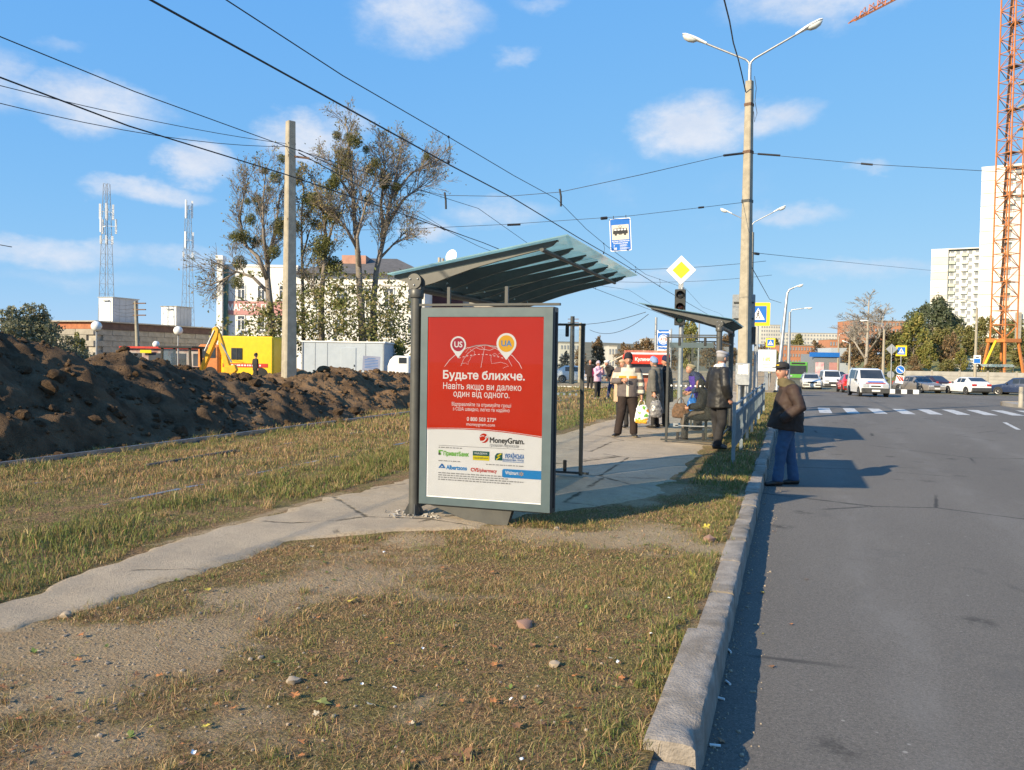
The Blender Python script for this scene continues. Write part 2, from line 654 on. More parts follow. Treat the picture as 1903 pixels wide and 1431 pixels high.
t = NT('footpath_asphalt')
col = t.mix(t.ramp(t.noise(.9, 8, .7), .34, .66), (.50, .405, .295), (.38, .31, .23))
col = t.mix(t.math('MULTIPLY', t.ramp(t.noise(70, 5, .8), .48, .7), .75), col, (.22, .185, .145))
col = t.mix(t.math('MULTIPLY', t.ramp(t.noise(2.6, 7, .75, off=(5, 5, 0)), .5, .7), .75), col, (.50, .41, .295))
col = t.mix(t.math('MULTIPLY', t.ramp(t.noise(5, 6, .75, off=(1, 9, 0)), .58, .72), .6), col, (.22, .19, .15))
vor = t.math('ADD', t.voro(.5, 'Distance', 'DISTANCE_TO_EDGE', (.3, .2, 0)), t.math('MULTIPLY', t.noise(5, 5, .7), .05))
ck = t.ramp(vor, .024, .040)
ck2 = t.math('MAXIMUM', ck, t.ramp(t.noise(.8, 3, off=(8, 3, 0)), .50, .56))
col = t.mix(ck2, (.12, .10, .07), col)
va = t.N.new('ShaderNodeVertexColor')
va.layer_name = 'inner'
gsep = t.N.new('ShaderNodeSeparateColor')
t.L.new(va.outputs[0], gsep.inputs[0])
ed = t.math('ADD', gsep.outputs[0], t.math('MULTIPLY', t.math('SUBTRACT', t.noise(2.4, 7, .7, off=(3, 3, 0)), .5), .5))
dust = t.mix(t.ramp(t.noise(24, 6, .75), .45, .7), (.47, .37, .25), (.28, .205, .13))
col = t.mix(t.ramp(ed, .04, .20), dust, col)
t.set(Base_Color=col, Roughness=.95, Specular_IOR_Level=.12)
t.bump(t.math('ADD', t.noise(55, 7, .8), t.math('MULTIPLY', ck2, .5)), .8, .02)
M['path'] = t.mat

t = NT('road_asphalt')
col = t.mix(t.ramp(t.noise(.35, 6, .6, stretch=(1, .25, 1)), .3, .7), (.150, .135, .118), (.195, .177, .156))
col = t.mix(t.math('MULTIPLY', t.ramp(t.noise(60, 8, .9), .44, .58), .85), col, (.085, .080, .074))
col = t.mix(t.math('MULTIPLY', t.ramp(t.noise(110, 4, .9, off=(1, 1, 4)), .58, .66), .8), col, (.36, .335, .305))
col = t.mix(t.math('MULTIPLY', t.ramp(t.noise(1.4, 5, .7, off=(4, 4, 0), stretch=(1, .4, 1)), .6, .8), .3), col, (.27, .25, .225))
for (x_, w_) in ((.72, .22), (2.35, .25), (4.3, .25)):      # lanes worn by wheels
    sx_ = t.N.new('ShaderNodeSeparateXYZ')
    t.L.new(t.tc.outputs['Object'], sx_.inputs[0])
    wv = t.math('ADD', sx_.outputs[0], t.math('MULTIPLY', t.noise(.25, 2, stretch=(.2, 1, 1)), .5))
    f_ = t.ramp(t.math('ABSOLUTE', t.math('SUBTRACT', wv, x_ + .25)), w_ * 1.6, .02)
    col = t.mix(t.math('MULTIPLY', t.math('MULTIPLY', f_, t.ramp(t.noise(2.2, 7, .75, stretch=(1, .3, 1)), .35, .75)), .3), col, (.26, .25, .235))
crk = t.ramp(t.math('ADD', t.voro(.32, 'Distance', 'DISTANCE_TO_EDGE', (.7, .1, 0)), t.math('MULTIPLY', t.noise(6, 4), .02)), .022, .011)
crk = t.math('MULTIPLY', crk, t.ramp(t.noise(.4, 3, off=(6, 0, 0)), .5, .6))
col = t.mix(crk, col, (.05, .048, .046))
col = t.mix(t.math('MULTIPLY', t.ramp(t.noise(.8, 5, .7, off=(0, 9, 0)), .58, .72), .55), col, (.10, .095, .09))
oil = t.math('MULTIPLY', t.ramp(t.voro(.9, 'Distance', 'F1', (.2, .6, 0)), .17, .03), t.ramp(t.noise(9, 6, .7), .4, .6))
col = t.mix(t.math('MULTIPLY', oil, .8), col, (.04, .038, .036))
spl = t.ramp(t.voro(5.5, 'Distance', 'F1', (4, 1, 0)), .085, .05)
col = t.mix(t.math('MULTIPLY', spl, t.ramp(t.noise(.9, 2, off=(2, 2, 2)), .48, .6)), col, (.30, .28, .25))
t.set(Base_Color=col, Roughness=t.ramp(t.noise(80, 3), -.8, .6), Specular_IOR_Level=.3)
t.bump(t.noise(170, 4, .8), .6, .008)
M['road'] = t.mat
M['far_ground'] = mat('far_ground', (.12, .11, .06), (.19, .16, .10), .05, .95)
M['paint'] = mat('worn_road_paint', (.62, .61, .58), (.45, .44, .43), 5, .7, dirt=(.2, .2, .2), dscale=6, dlo=.45, dhi=.7)


def plane(name, x0, x1, y0, y1, z, m_, nx=1, ny=1):
    b = MB()
    b.grid(lambda u, v: (x0 + (x1 - x0) * u, y0 + (y1 - y0) * v, z), nx, ny)
    return tag(b.build(name, m_, fix=False), kind='structure')


def sheet(name, x0, x1, y0, y1, z, m_):
    return plane(name, x0, x1, y0, y1, z, m_)


sheet('ground', -2500, 2500, -400, 4500, -0.60, M['far_ground'])
# the verge: one uneven sheet left of the kerb
def verge_z(X, Y):
    z = .018 * (fbm(X, Y, .7, 3) + .6 * fbm(X, Y, 3.1, 9, 3))
    if X < -5.1:                                # rough ground round the tram rails
        k = min(1, (-5.1 - X) / .7)
        z += k * (.05 * fbm(X, Y, .9, 5) + .035 * fbm(X, Y, 3.3, 1, 3) + .02)
    e = KX - .2
    z -= .012 * max(0, 1 - abs(X - e) / .12)
    return z


b = MB()
XS = list(np.linspace(-0.5, -5, 60)) + list(np.linspace(-5.1, -13, 70)) + list(np.linspace(-13.8, -30, 12)) + [-45, -70, -110, -200]
YS = list(np.linspace(-3, 1.5, 8)) + list(np.linspace(1.6, 12, 150)) + list(np.linspace(12.2, 26, 90)) + list(np.linspace(26.5, 47.9, 30))
n0 = len(XS)
b.v = [(x, y, verge_z(x, y) if y < 47 else 0.0) for y in YS for x in XS]
b.f = [(j * n0 + i + 1, j * n0 + i, (j + 1) * n0 + i, (j + 1) * n0 + i + 1) for j in range(len(YS) - 1) for i in range(n0 - 1)]
b.m = [0] * len(b.f)
vo = tag(b.build('verge', M['soil'], fix=False, smooth=179), kind='structure')
vx = np.array(b.v)
gw = np.where(vx[:, 0] < -5.0, .85, bare(vx[:, 0], vx[:, 1]))
ca = vo.data.color_attributes.new('grown', 'FLOAT_COLOR', 'POINT')
ca.data.foreach_set('color', np.repeat(gw[:, None], 4, 1).astype(np.float32).ravel())
sheet('verge', -200, -1.1, 56, 190, -.26, M['soil'])

# footpath with ragged edges
b = MB()
YS = list(np.linspace(2.2, 12, 120)) + list(np.linspace(12.2, 47.8, 120))
NU = 26
for Y in YS:
    l = edge(PL, Y) + .20 * fbm(Y, 1.3, 1.9, 2) + .12 * fbm(Y, 4.1, 5, 3)
    r = edge(PR, Y) + .26 * fbm(Y, 8.3, 1.7, 6) + .14 * fbm(Y, 2.1, 6, 3)
    for i in range(NU + 1):
        X = l + (r - l) * i / NU
        u = min(i, NU - i) / NU
        b.v.append((X, Y, verge_z(max(X, -5.05), Y) + .020 - .075 * max(0, 1 - u / .13) ** 1.5 + .006 * fbm(X, Y, 2.5, 4)))
b.f = [(j * (NU + 1) + i, j * (NU + 1) + i + 1, (j + 1) * (NU + 1) + i + 1, (j + 1) * (NU + 1) + i) for j in range(len(YS) - 1) for i in range(NU)]
b.m = [0] * len(b.f)
po = tag(b.build('footpath', M['path'], fix=False, smooth=179), kind='structure')
pe = np.array([min(i, NU - i) / NU for Y in YS for i in range(NU + 1)])
ca = po.data.color_attributes.new('inner', 'FLOAT_COLOR', 'POINT')
ca.data.foreach_set('color', np.repeat(pe[:, None], 4, 1).astype(np.float32).ravel())
# concrete apron behind the bus stop where a narrow path leaves to the left
b = MB()
b.grid(lambda u, v: (-5.1 - 34 * u, 34.6 + .9 * v + 1.5 * u + .1 * fbm(u * 30, v, 1), .02 + .01 * v), 40, 2)
tag(b.build('footpath', M['path'], fix=False), kind='structure')

# road: the street, the wide junction, the side street to the left; it falls gently beyond the crossing
def road_z(Y):
    return ROAD_Z - .0125 * min(max(0, Y - 38), 75) + .022 * max(0, Y - 190)


def groad(px, py):
    z = ROAD_Z
    for _ in range(12):
        p = gz(px, py, z)
        z = .5 * z + .5 * road_z(min(p.y, 400))
    return Vector((p.x, p.y, z))


def strip(b, y0, y1, xl0, xr0, xl1, xr1, n, dz=0.0):
    for i in range(n):
        ya, yb = y0 + (y1 - y0) * i / n, y0 + (y1 - y0) * (i + 1) / n
        fa, fb = i / n, (i + 1) / n
        L_ = lambda f: xl0 + (xl1 - xl0) * f
        R_ = lambda f: xr0 + (xr1 - xr0) * f
        b.poly([(L_(fa), ya, road_z(ya) + dz), (R_(fa), ya, road_z(ya) + dz), (R_(fb), yb, road_z(yb) + dz), (L_(fb), yb, road_z(yb) + dz)])
    return b


b = MB()
strip(b, -6, 36, KX, 16, KX, 16, 3)
strip(b, 36, 46, KX, 30, KX, 60, 4)
strip(b, 46, 48, KX, 60, KX, 60, 1)
strip(b, 48, 56, -200, 60, -200, 60, 3)
strip(b, 56, 98, -1.1, 60, -1.1, 60, 14)
strip(b, 98, 420, -1.1, 11.5, 0, 14, 40)
road = tag(b.build('road', M['road']), kind='structure')
# crosswalk stripes
sx, sy = gz(1500, 757, ROAD_Z), gz(1510, 768, ROAD_Z)
for i in range(13):
    f = i / 8.0
    x = .05 + i * .96
    y0 = 32.0 + i * .36
    b = MB()
    nn = 7
    for j in range(nn + 1):
        for q in (0, 1):
            b.v.append((x + q * .44 + .015 * fbm(i, j, 3.1, q) + (j / nn) * .04, y0 + 3.7 * j / nn + .05 * fbm(i, q, 3, 2), ROAD_Z + .004))
    b.f = [(2 * j, 2 * j + 1, 2 * j + 3, 2 * j + 2) for j in range(nn)]
    b.m = [0] * nn
    b.build('crosswalk_stripe', M['paint'], road, fix=False)
for (x0, y0, x1, y1, w) in [(6.1, 27.0, 6.45, 30.3, .12)]:
    b = MB()
    b.poly([(x0, y0, ROAD_Z + .004), (x0 + w, y0, ROAD_Z + .004), (x1 + w, y1, ROAD_Z + .004), (x1, y1, ROAD_Z + .004)])
    b.build('lane_marking', M['paint'], road, fix=False)

# kerb stones, each one worn and set a little differently
kerb = tag(bpy.data.objects.new('kerb', None), kind='structure')
COL.objects.link(kerb)


def kerb_stone(y0, y1, xl, xr, zt, seed):
    b = MB()
    ny, L_ = max(3, int((y1 - y0) / .03)) if y1 < 12 else max(2, int((y1 - y0) / .3)), y1 - y0
    prof = [(xl, -.2), (xl, -.02), (xl + .005, -.006), (xl + .03, 0), (xr - .05, .0), (xr - .012, -.004), (xr - .001, -.020), (xr + .003, -.07), (xr + .010, -.24)]
    for j in range(ny + 1):
        Y = y0 + L_ * j / ny
        e = 1.0 if 0 < j < ny else .975
        for k, (px, pz) in enumerate(prof):
            w = .010 * fbm(Y, k * .35 + seed, 6.5, seed * 1.7, 5) if 1 < k < 8 else .004 * fbm(Y, seed, 3, 1)
            chip = 0
            if k in (4, 5, 6, 7):
                chip = -.10 * max(0, fbm(Y, seed * 3.3, 3.6, 4) - .12)
            b.v.append((px + (w + chip), Y, zt * 1.0 + pz * 1.0 + w * .6 + (chip * .5 if k in (5, 6) else 0) - (.006 if e < 1 and 1 < k < 7 else 0)))
    n = len(prof)
    b.f = [(j * n + k, (j + 1) * n + k, (j + 1) * n + k + 1, j * n + k + 1) for j in range(ny) for k in range(n - 1)]
    b.f += [tuple(range(n)), tuple((ny) * n + k for k in range(n - 1, -1, -1))]
    b.m = [0] * len(b.f)
    return b


joints = [1.2, 2.25, 3.42, 4.98, 5.93, 6.9, 7.75, 8.75, 9.72, 10.7]
while joints[-1] < 47.5:
    joints.append(joints[-1] + (1.0 if joints[-1] < 25 else 1.0) + random.uniform(-.03, .03))
for i in range(len(joints) - 1):
    y0, y1 = joints[i] + .011, joints[i + 1] - .011
    wid = .215 if i == 2 else (.19 if i < 2 else random.uniform(.155, .175))
    dx = random.uniform(-.012, .012) + (.012 if i == 2 else 0)
    zt = (.03 if i == 2 else -.045 if i == 1 else random.uniform(-.004, .004))
    kerb_stone(y0, y1, KX - wid + dx, KX + dx, zt + .01, i * 1.37).build('kerb_stone', M['kerb'], kerb, smooth=50, fix=False)
# far kerbs: white painted edge of the side street, street edges, the far pavement and grass strip
for (x0, x1, y0, y1, z, m_) in [(-60, -4.2, 55.86, 56.05, -.33, M['white']), (-4.2, -1.1, 55.86, 56.05, -.36, M['kerb']), (9.7, 60, 46.0, 46.2, -.2, M['kerb']), (12, 60, 97.9, 98.1, -.9, M['kerb'])]:
    b = MB()
    b.box(((x0 + x1) / 2, (y0 + y1) / 2, z), (x1 - x0, y1 - y0, .30))
    tag(b.build('kerb', m_), kind='structure')
M['grass_far'] = mat('far_grass', (.14, .16, .04), (.20, .18, .07), .8, .95, bump=.6, bscale=9, bdist=.1)
M['pave_far'] = mat('far_pavement', (.34, .31, .27), (.27, .25, .22), 1.0, .9)
sheet('pavement', 11.6, 70, 98.1, 103, -.80, M['pave_far'])
sheet('verge', 11.6, 70, 103, 113, -.78, M['grass_far'])
b = MB()
b.box((35, 41.6, -.33), (50.5, 8.8, .5))
tag(b.build('pavement', M['pave_far']), kind='structure')


def hill_fn(u, v):
    X = 11.6 + 190 * u
    Y = 113 + 240 * v
    h = 9 * min(1, (v * 240) / 70) * (0.25 + .75 * min(1, max(0, (X - 14) / 30)))
    return (X, Y, -.8 + h + .5 * fbm(X, Y, .06, 2))


b = MB()
b.grid(hill_fn, 40, 40)
tag(b.build('hill', M['grass_far'], smooth=179), kind='structure')


def far_hill(u, v):
    X = -420 + 760 * u
    Y = 420 + 900 * v
    h = 26 * math.sin(min(1, v * 1.25) * math.pi / 2) * (.7 + .3 * math.sin(u * 5 + .8))
    return (X, Y, -.5 + h + 2 * fbm(X, Y, .006, 2))


b = MB()
b.grid(far_hill, 50, 24)
tag(b.build('hill', M['far_ground'], smooth=179), kind='structure')
# ------------------------------------------------------------------ lettering
def text_mesh(body, width=None, height=None, bold=0.0, align='LEFT', shear=0.0, cap=None):
    """flat letters as a mesh in the xy plane, scaled to the given width (and cap height)"""
    cu = bpy.data.curves.new('lettering', 'FONT')
    cu.body = body
    cu.size = 1.0
    cu.shear = shear
    cu.resolution_u = 3
    o = bpy.data.objects.new('lettering', cu)
    COL.objects.link(o)
    bpy.context.view_layer.update()
    dg = bpy.context.evaluated_depsgraph_get()
    ev = o.evaluated_get(dg)
    loops = []
    for sp in ev.to_curve(dg).splines:               # the outlines of the letters, stroke by stroke
        P = []
        bp = sp.bezier_points
        n = len(bp)
        for i in range(n):
            p, q = bp[i], bp[(i + 1) % n]
            straight = (p.handle_right - p.co).cross(q.co - p.co).length < 1e-6 and (q.handle_left - q.co).cross(q.co - p.co).length < 1e-6
            pts = [p.co.copy()] if straight else [Vector(v) for v in mathutils.geometry.interpolate_bezier(p.co, p.handle_right, q.handle_left, q.co, 5)[:-1]]
            P += pts
        P = [p for i, p in enumerate(P) if (p - P[i - 1]).length > 1e-5]
        if len(P) < 3:
            continue
        ar = sum(P[i - 1].x * P[i].y - P[i].x * P[i - 1].y for i in range(len(P))) / 2
        loops.append((ar, P))
    ev.to_curve_clear()
    bpy.data.objects.remove(o)
    bpy.data.curves.remove(cu)
    me = bpy.data.meshes.new('lettering')
    if not loops:
        return me

    def grow(P, d):
        out, n = [], len(P)
        for i, p in enumerate(P):
            e0, e1 = (p - P[i - 1]).normalized(), (P[(i + 1) % n] - p).normalized()
            n0, n1 = Vector((e0.y, -e0.x, 0)), Vector((e1.y, -e1.x, 0))
            m_ = n0 + n1
            m_ = m_ / max(.35, m_.length_squared / 2) if m_.length > 1e-4 else n0
            out.append(p + m_ * d)
        return out

    def inside(pt, P):
        c = False
        for i in range(len(P)):
            p, q = P[i - 1], P[i]
            if (p.y > pt.y) != (q.y > pt.y) and pt.x < (q.x - p.x) * (pt.y - p.y) / (q.y - p.y) + p.x:
                c = not c
        return c
    V2, E2 = [], []
    for ar, P in loops:
        hole = any(a2 * ar < 0 and abs(a2) > abs(ar) and inside(P[0], Q) for a2, Q in loops)
        Q = grow(P, (-bold if hole else bold) * (1 if ar > 0 else -1))
        n, b0 = len(Q), len(V2)
        E2 += [(b0 + i, b0 + (i + 1) % n) for i in range(n)]
        V2 += [Vector((p.x, p.y)) for p in Q]
    ov, oe, of, *_ = mathutils.geometry.delaunay_2d_cdt(V2, E2, [], 0, 1e-6)
    vs = [(p.x, p.y, 0.0) for p in ov]
    vn = np.array(vs)[:, :2]
    fn_ = np.array([f[:3] for f in of])
    cen = vn[fn_].mean(1)
    A_ = np.array([V2[i] for i, j in E2])
    B_ = np.array([V2[j] for i, j in E2])
    wn = np.zeros(len(cen))
    for p, q in zip(A_, B_):                         # winding number: inside any stroke, outside the counters
        up, dn = (p[1] <= cen[:, 1]) & (q[1] > cen[:, 1]), (p[1] > cen[:, 1]) & (q[1] <= cen[:, 1])
        sd = (q[0] - p[0]) * (cen[:, 1] - p[1]) - (cen[:, 0] - p[0]) * (q[1] - p[1])
        wn += (up & (sd > 0)).astype(int) - (dn & (sd < 0)).astype(int)
    fs = [tuple(f) for f, w_ in zip(of, wn) if w_ != 0]
    us_ = sorted({i for f in fs for i in f})
    mp_ = {i: k for k, i in enumerate(us_)}
    vs, fs = [vs[i] for i in us_], [tuple(mp_[i] for i in f) for f in fs]
    x0, x1 = min(v[0] for v in vs), max(v[0] for v in vs)
    k = width / (x1 - x0) if width else height
    ky = cap / .72 if cap else k
    off = 0 if align == 'LEFT' else width / 2 if align == 'CENTER' else width
    me.from_pydata([((v[0] - x0) * k - off, v[1] * ky, v[2]) for v in vs], [], fs)
    me.update()
    return me


UP = (math.pi / 2, 0, 0)                         # lettering plane turned to face -y


def letters(body, parent, x, y, z, width, m_, bold=0.0, align='LEFT', cap=None, shear=0.0, rz=0.0, name='lettering'):
    me = text_mesh(body, width, None, bold, align, shear, cap)
    me.materials.clear()
    me.materials.append(m_)
    return link(name, me, parent, (x, y, z), (math.pi / 2, 0, rz))


def fmat(name, c, rough=.45):
    return mat(name, c, tuple(x * .95 for x in c), 3, .65, spec=.15)


M['p_red'] = fmat('poster_red', (.56, .022, .003), .4)
M['p_white'] = fmat('poster_white', (.80, .80, .81), .3)
M['p_gold'] = fmat('poster_gold', (.80, .42, .015))
M['p_crimson'] = fmat('poster_crimson', (.42, .02, .05))
M['p_blue'] = fmat('poster_blue', (.02, .16, .46))
M['p_sky'] = fmat('poster_light_blue', (.02, .25, .62))
M['p_green'] = fmat('poster_green', (.16, .48, .05))
M['p_dkgreen'] = fmat('poster_dark_green', (.01, .10, .09))
M['p_yellow'] = fmat('poster_yellow', (.75, .62, .01))
M['p_grey'] = fmat('poster_grey', (.30, .30, .31))
M['frame_teal'] = mat('grey_teal_frame', (.075, .11, .12), (.065, .095, .105), 5, .4)
M['p_pane'] = glass_mat('poster_pane', (.83, .84, .855), .5, .015)


def ring2(b, cx, cz, r0, r1, y, n=28, a0=0, a1=2 * math.pi, mi=0):
    vs, fs = [], []
    for i in range(n + 1):
        a = a0 + (a1 - a0) * i / n
        vs += [(cx + r0 * math.cos(a), y, cz + r0 * math.sin(a)), (cx + r1 * math.cos(a), y, cz + r1 * math.sin(a))]
    fs = [(2 * i, 2 * i + 1, 2 * i + 3, 2 * i + 2) for i in range(n)]
    b.add(vs, fs, mi)


def disc2(b, cx, cz, r, y, n=28, mi=0):
    b.add([(cx + r * math.cos(2 * math.pi * i / n), y, cz + r * math.sin(2 * math.pi * i / n)) for i in range(n)], [tuple(range(n))], mi)


def stroke(b, pts, w, y, mi=0):
    """flat line along points (x,z) in the plane facing -y"""
    vs, n = [], len(pts)
    for i, p in enumerate(pts):
        a, c = pts[max(i - 1, 0)], pts[min(i + 1, n - 1)]
        dx, dz = c[0] - a[0], c[1] - a[1]
        l = math.hypot(dx, dz) or 1
        vs += [(p[0] - dz / l * w / 2, y, p[1] + dx / l * w / 2), (p[0] + dz / l * w / 2, y, p[1] - dx / l * w / 2)]
    b.add(vs, [(2 * i, 2 * i + 1, 2 * i + 3, 2 * i + 2) for i in range(n - 1)], mi)


def make_poster(par, x0, z1, w, h, y):
    """advertisement: x0,z1 top left, y the sheet's face"""
    X = lambda p: x0 + (p - 75) / 758 * w
    Z = lambda q: z1 - (q - 95) / 1228 * h
    U = w / 758
    b = MB()
    b.poly([(x0, y, z1 - h), (x0 + w, y, z1 - h), (x0 + w, y, z1), (x0, y, z1)])
    b.build('poster', M['p_white'], par, fix=False)
    y -= .0012
    arc = lambda p, o=0: Z(866 + o - 22 * math.sin(min(1, max(0, (p - 75) / 758)) * math.pi * .95 + .15) + 20 * (p - 75) / 758)
    b = MB()
    n = 24
    pts = [(X(75 + 758 * i / n), y, arc(75 + 758 * i / n)) for i in range(n + 1)]
    b.poly([(X(833), y, Z(95)), (X(75), y, Z(95))] + pts)
    b.build('red_field', M['p_red'], par, fix=False)
    b = MB()
    stroke(b, [(X(75 + 758 * i / n), arc(75 + 758 * i / n, -7) - (.0 if i else 0)) for i in range(n + 1)], .004, y - .0008)
    b.build('curved_line', M['p_white'], par, fix=False)
    y1, y2 = y - .0012, y - .0024
    # globe lines
    b = MB()
    big = [(190, 432), (225, 385), (275, 340), (340, 303), (400, 286), (460, 281), (520, 289), (580, 312), (640, 354), (680, 400), (698, 435)]
    stroke(b, [(X(p), Z(q)) for p, q in big], .0045, y1)
    stroke(b, [(X(p), Z(q)) for p, q in [(355, 300), (400, 287), (460, 282), (520, 290), (550, 300)]], .009, y1)
    for ln in ([(300, 425), (318, 380), (345, 340), (390, 305), (430, 288)], [(433, 435), (440, 390), (448, 340), (458, 288)], [(635, 420), (610, 375), (570, 330), (520, 300), (480, 288)],
               [(430, 290), (455, 312), (490, 318), (530, 300)], [(400, 300), (420, 310), (455, 314)]):
        stroke(b, [(X(p), Z(q)) for p, q in ln], .003, y1)
    for ln in ([(330, 330), (350, 308), (375, 318), (392, 330), (385, 350), (370, 362), (360, 380), (345, 398), (352, 415), (330, 405), (300, 410)],
               [(505, 345), (520, 340), (545, 350), (552, 340), (575, 345)], [(500, 350), (495, 378), (505, 402), (530, 405), (560, 392), (600, 408), (612, 420), (590, 428), (580, 435)]):
        stroke(b, [(X(p + 3 * math.sin(i * 2.1)), Z(q + 4 * math.cos(i * 3.3))) for i, (p, q) in enumerate(ln)], .0022, y1)
    for i in range(24):
        if i % 2 == 0:
            f = lambda t_: (X(285 + 305 * t_), Z(372 - 27 * math.sin(math.pi * t_)))
            stroke(b, [f(i / 24), f((i + 1) / 24)], .005, y1)
    b.build('globe_lines', M['p_white'], par, fix=False)
    for (cx, cz, r, tip, m_, tx, tm, tw) in ((281, 282, 52, 374, M['p_crimson'], 'US', M['p_white'], 54), (597, 272, 64, 380, M['p_gold'], 'UA', M['p_sky'], 68)):
        b = MB()
        r_ = r * U
        a0 = R(-38)
        pts = [(X(cx) + r_ * math.cos(a0 + (math.pi + R(76)) * i / 30), y2, Z(cz) + r_ * math.sin(a0 + (math.pi + R(76)) * i / 30)) for i in range(31)] + [(X(cx), y2, Z(tip))]
        b.poly(pts)
        b.build('map_pin', M['p_white'], par, fix=False)
        b = MB()
        disc2(b, X(cx), Z(cz), r_ * .8, y2 - .0008)
        b.build('pin_disc', m_, par, fix=False)
        letters(tx, par, X(cx) + .002, y2 - .0016, Z(cz + 17), tw * U, tm, .02, 'CENTER', cap=36 * U)
    T = lambda s, xa, xb, q, m_=M['p_white'], bold=.0, cap=None, shear=0, yy=y1: letters(s, par, X(xa), yy, Z(q), (xb - xa) * U, m_, bold, cap=cap * U if cap else None, shear=shear)
    T('Будьте ближче.', 181, 718, 512, bold=.025, cap=50)
    T('Навіть якщо ви далеко', 183, 697, 582, bold=.004, cap=40)
    T('один від одного.', 253, 622, 632, bold=.004, cap=40)
    T('Відправляйте та отримуйте гроші', 243, 633, 694, cap=22)
    T('з США швидко, легко та надійно', 250, 624, 726, cap=22)
    T('0 800 503 273*', 345, 538, 793, bold=.012, cap=24)
    T('moneygram.com', 343, 530, 825, cap=20)
    # lower white field
    b = MB()
    disc2(b, X(460), Z(905), 29 * U, y1)
    b.build('round_logo', M['p_red'], par, fix=False)
    b = MB()
    stroke(b, [(X(440), Z(928)), (X(458), Z(926)), (X(472), Z(913)), (X(476), Z(897))], .011, y2)
    b.poly([(X(464), y2, Z(900)), (X(484), y2, Z(880)), (X(487), y2, Z(904))])
    stroke(b, [(X(434), Z(898)), (X(446), Z(890)), (X(462), Z(890))], .007, y2)
    b.build('arrow_mark', M['p_white'], par, fix=False)
    T('MoneyGram.', 498, 722, 932, M['ink'], .03, 34)
    T('грошові перекази', 498, 688, 958, M['p_grey'], 0, 20, .25)
    b = MB()
    b.poly([(X(157), y1, Z(969)), (X(722), y1, Z(969)), (X(722), y1, Z(966.5)), (X(157), y1, Z(966.5))])
    b.build('rule_line', M['p_grey'], par, fix=False)
    b = MB()

    def dashes(xa, xb, q, hh, sd):
        r_ = random.Random(sd)
        p = xa
        while p < xb:
            l = min(r_.uniform(8, 30), xb - p)
            b.poly([(X(p), y1, Z(q)), (X(p + l), y1, Z(q)), (X(p + l), y1, Z(q - hh)), (X(p), y1, Z(q - hh))])
            p += l + 5
    dashes(157, 315, 984, 6, 1)
    dashes(157, 305, 1075, 6, 2)
    dashes(475, 720, 1082, 6, 3)
    for i, e in enumerate((585, 620, 720, 640)):
        dashes(157, e, 1158 + i * 15, 7, 5 + i)
    tag(b.build('small_print', M['p_grey'], par, fix=False), kind='stuff')
    b = MB()
    b.poly([(X(157), y1, Z(1033)), (X(175), y1, Z(1033)), (X(175), y1, Z(1020)), (X(170), y1, Z(1020)), (X(170), y1, Z(1008)), (X(187), y1, Z(1008)), (X(187), y1, Z(1000)), (X(157), y1, Z(1000))])
    b.build('bank_mark', M['p_green'], par, fix=False)
    b = MB()
    b.poly([(X(157), y2, Z(1033)), (X(168), y2, Z(1033)), (X(168), y2, Z(1017)), (X(157), y2, Z(1017))])
    b.build('bank_mark', M['ink'], par, fix=False)
    T('ПриватБанк', 191, 362, 1034, M['p_green'], .035, 26)
    for (qa, qb, m_) in ((1055, 1025, M['p_yellow']), (1025, 994, M['p_dkgreen'])):
        b = MB()
        b.poly([(X(388), y1, Z(qa)), (X(497), y1, Z(qa)), (X(497), y1, Z(qb)), (X(388), y1, Z(qb))])
        b.build('bank_panel', m_, par, fix=False)
    T('ОЩАДБАНК', 398, 485, 1014, M['p_white'], .01, 11, yy=y2)
    T('ОЩАДНИЙ БАНК', 394, 490, 1044, M['p_dkgreen'], .01, 9, yy=y2)
    b = MB()
    b.poly([(X(533), y1, Z(1048)), (X(582), y1, Z(1048)), (X(582), y1, Z(998)), (X(545), y1, Z(1002)), (X(533), y1, Z(1020))])
    b.build('group_mark', M['p_dkgreen'], par, fix=False)
    b = MB()
    stroke(b, [(X(575), Z(1003)), (X(548), Z(1022)), (X(566), Z(1024)), (X(542), Z(1044))], .012, y2)
    b.build('group_mark', M['p_yellow'], par, fix=False)
    T('УКРАЇНСЬКА', 597, 722, 1030, M['p_blue'], .03, 26)
    T('ФІНАНСОВА ГРУПА', 583, 721, 1048, M['p_blue'], .02, 11)
    b = MB()
    b.poly([(X(583), y1, Z(1056)), (X(721), y1, Z(1056)), (X(721), y1, Z(1053)), (X(583), y1, Z(1053))])
    b.poly([(X(157), y1, Z(1122)), (X(170), y1, Z(1122)), (X(186), y1, Z(1096)), (X(180), y1, Z(1090))])
    b.poly([(X(180), y1, Z(1104)), (X(186), y1, Z(1092)), (X(207), y1, Z(1122)), (X(174), y1, Z(1122)), (X(178), y1, Z(1116)), (X(190), y1, Z(1116))])
    b.build('store_mark', M['p_blue'], par, fix=False)
    T('Albertsons', 210, 350, 1128, M['p_sky'], .035, 27)
    T('CVS', 375, 428, 1132, M['p_red'], .04, 22)
    T('/pharmacy', 429, 548, 1132, M['p_red'], .02, 22)
    b = MB()
    rr = 14
    pts = [(833, 1160), (833, 1103)] + [(582 + rr - rr * math.sin(a), 1103 + rr - rr * math.cos(a)) for a in np.linspace(0, math.pi / 2, 6)] + [(582 + rr - rr * math.cos(a), 1160 - rr + rr * math.sin(a)) for a in np.linspace(0, math.pi / 2, 6)]
    b.poly([(X(p), y1, Z(q)) for p, q in pts])
    b.build('store_panel', M['p_sky'], par, fix=False)
    T('Walmart', 602, 688, 1138, M['p_white'], .02, 22, yy=y2)
    b = MB()
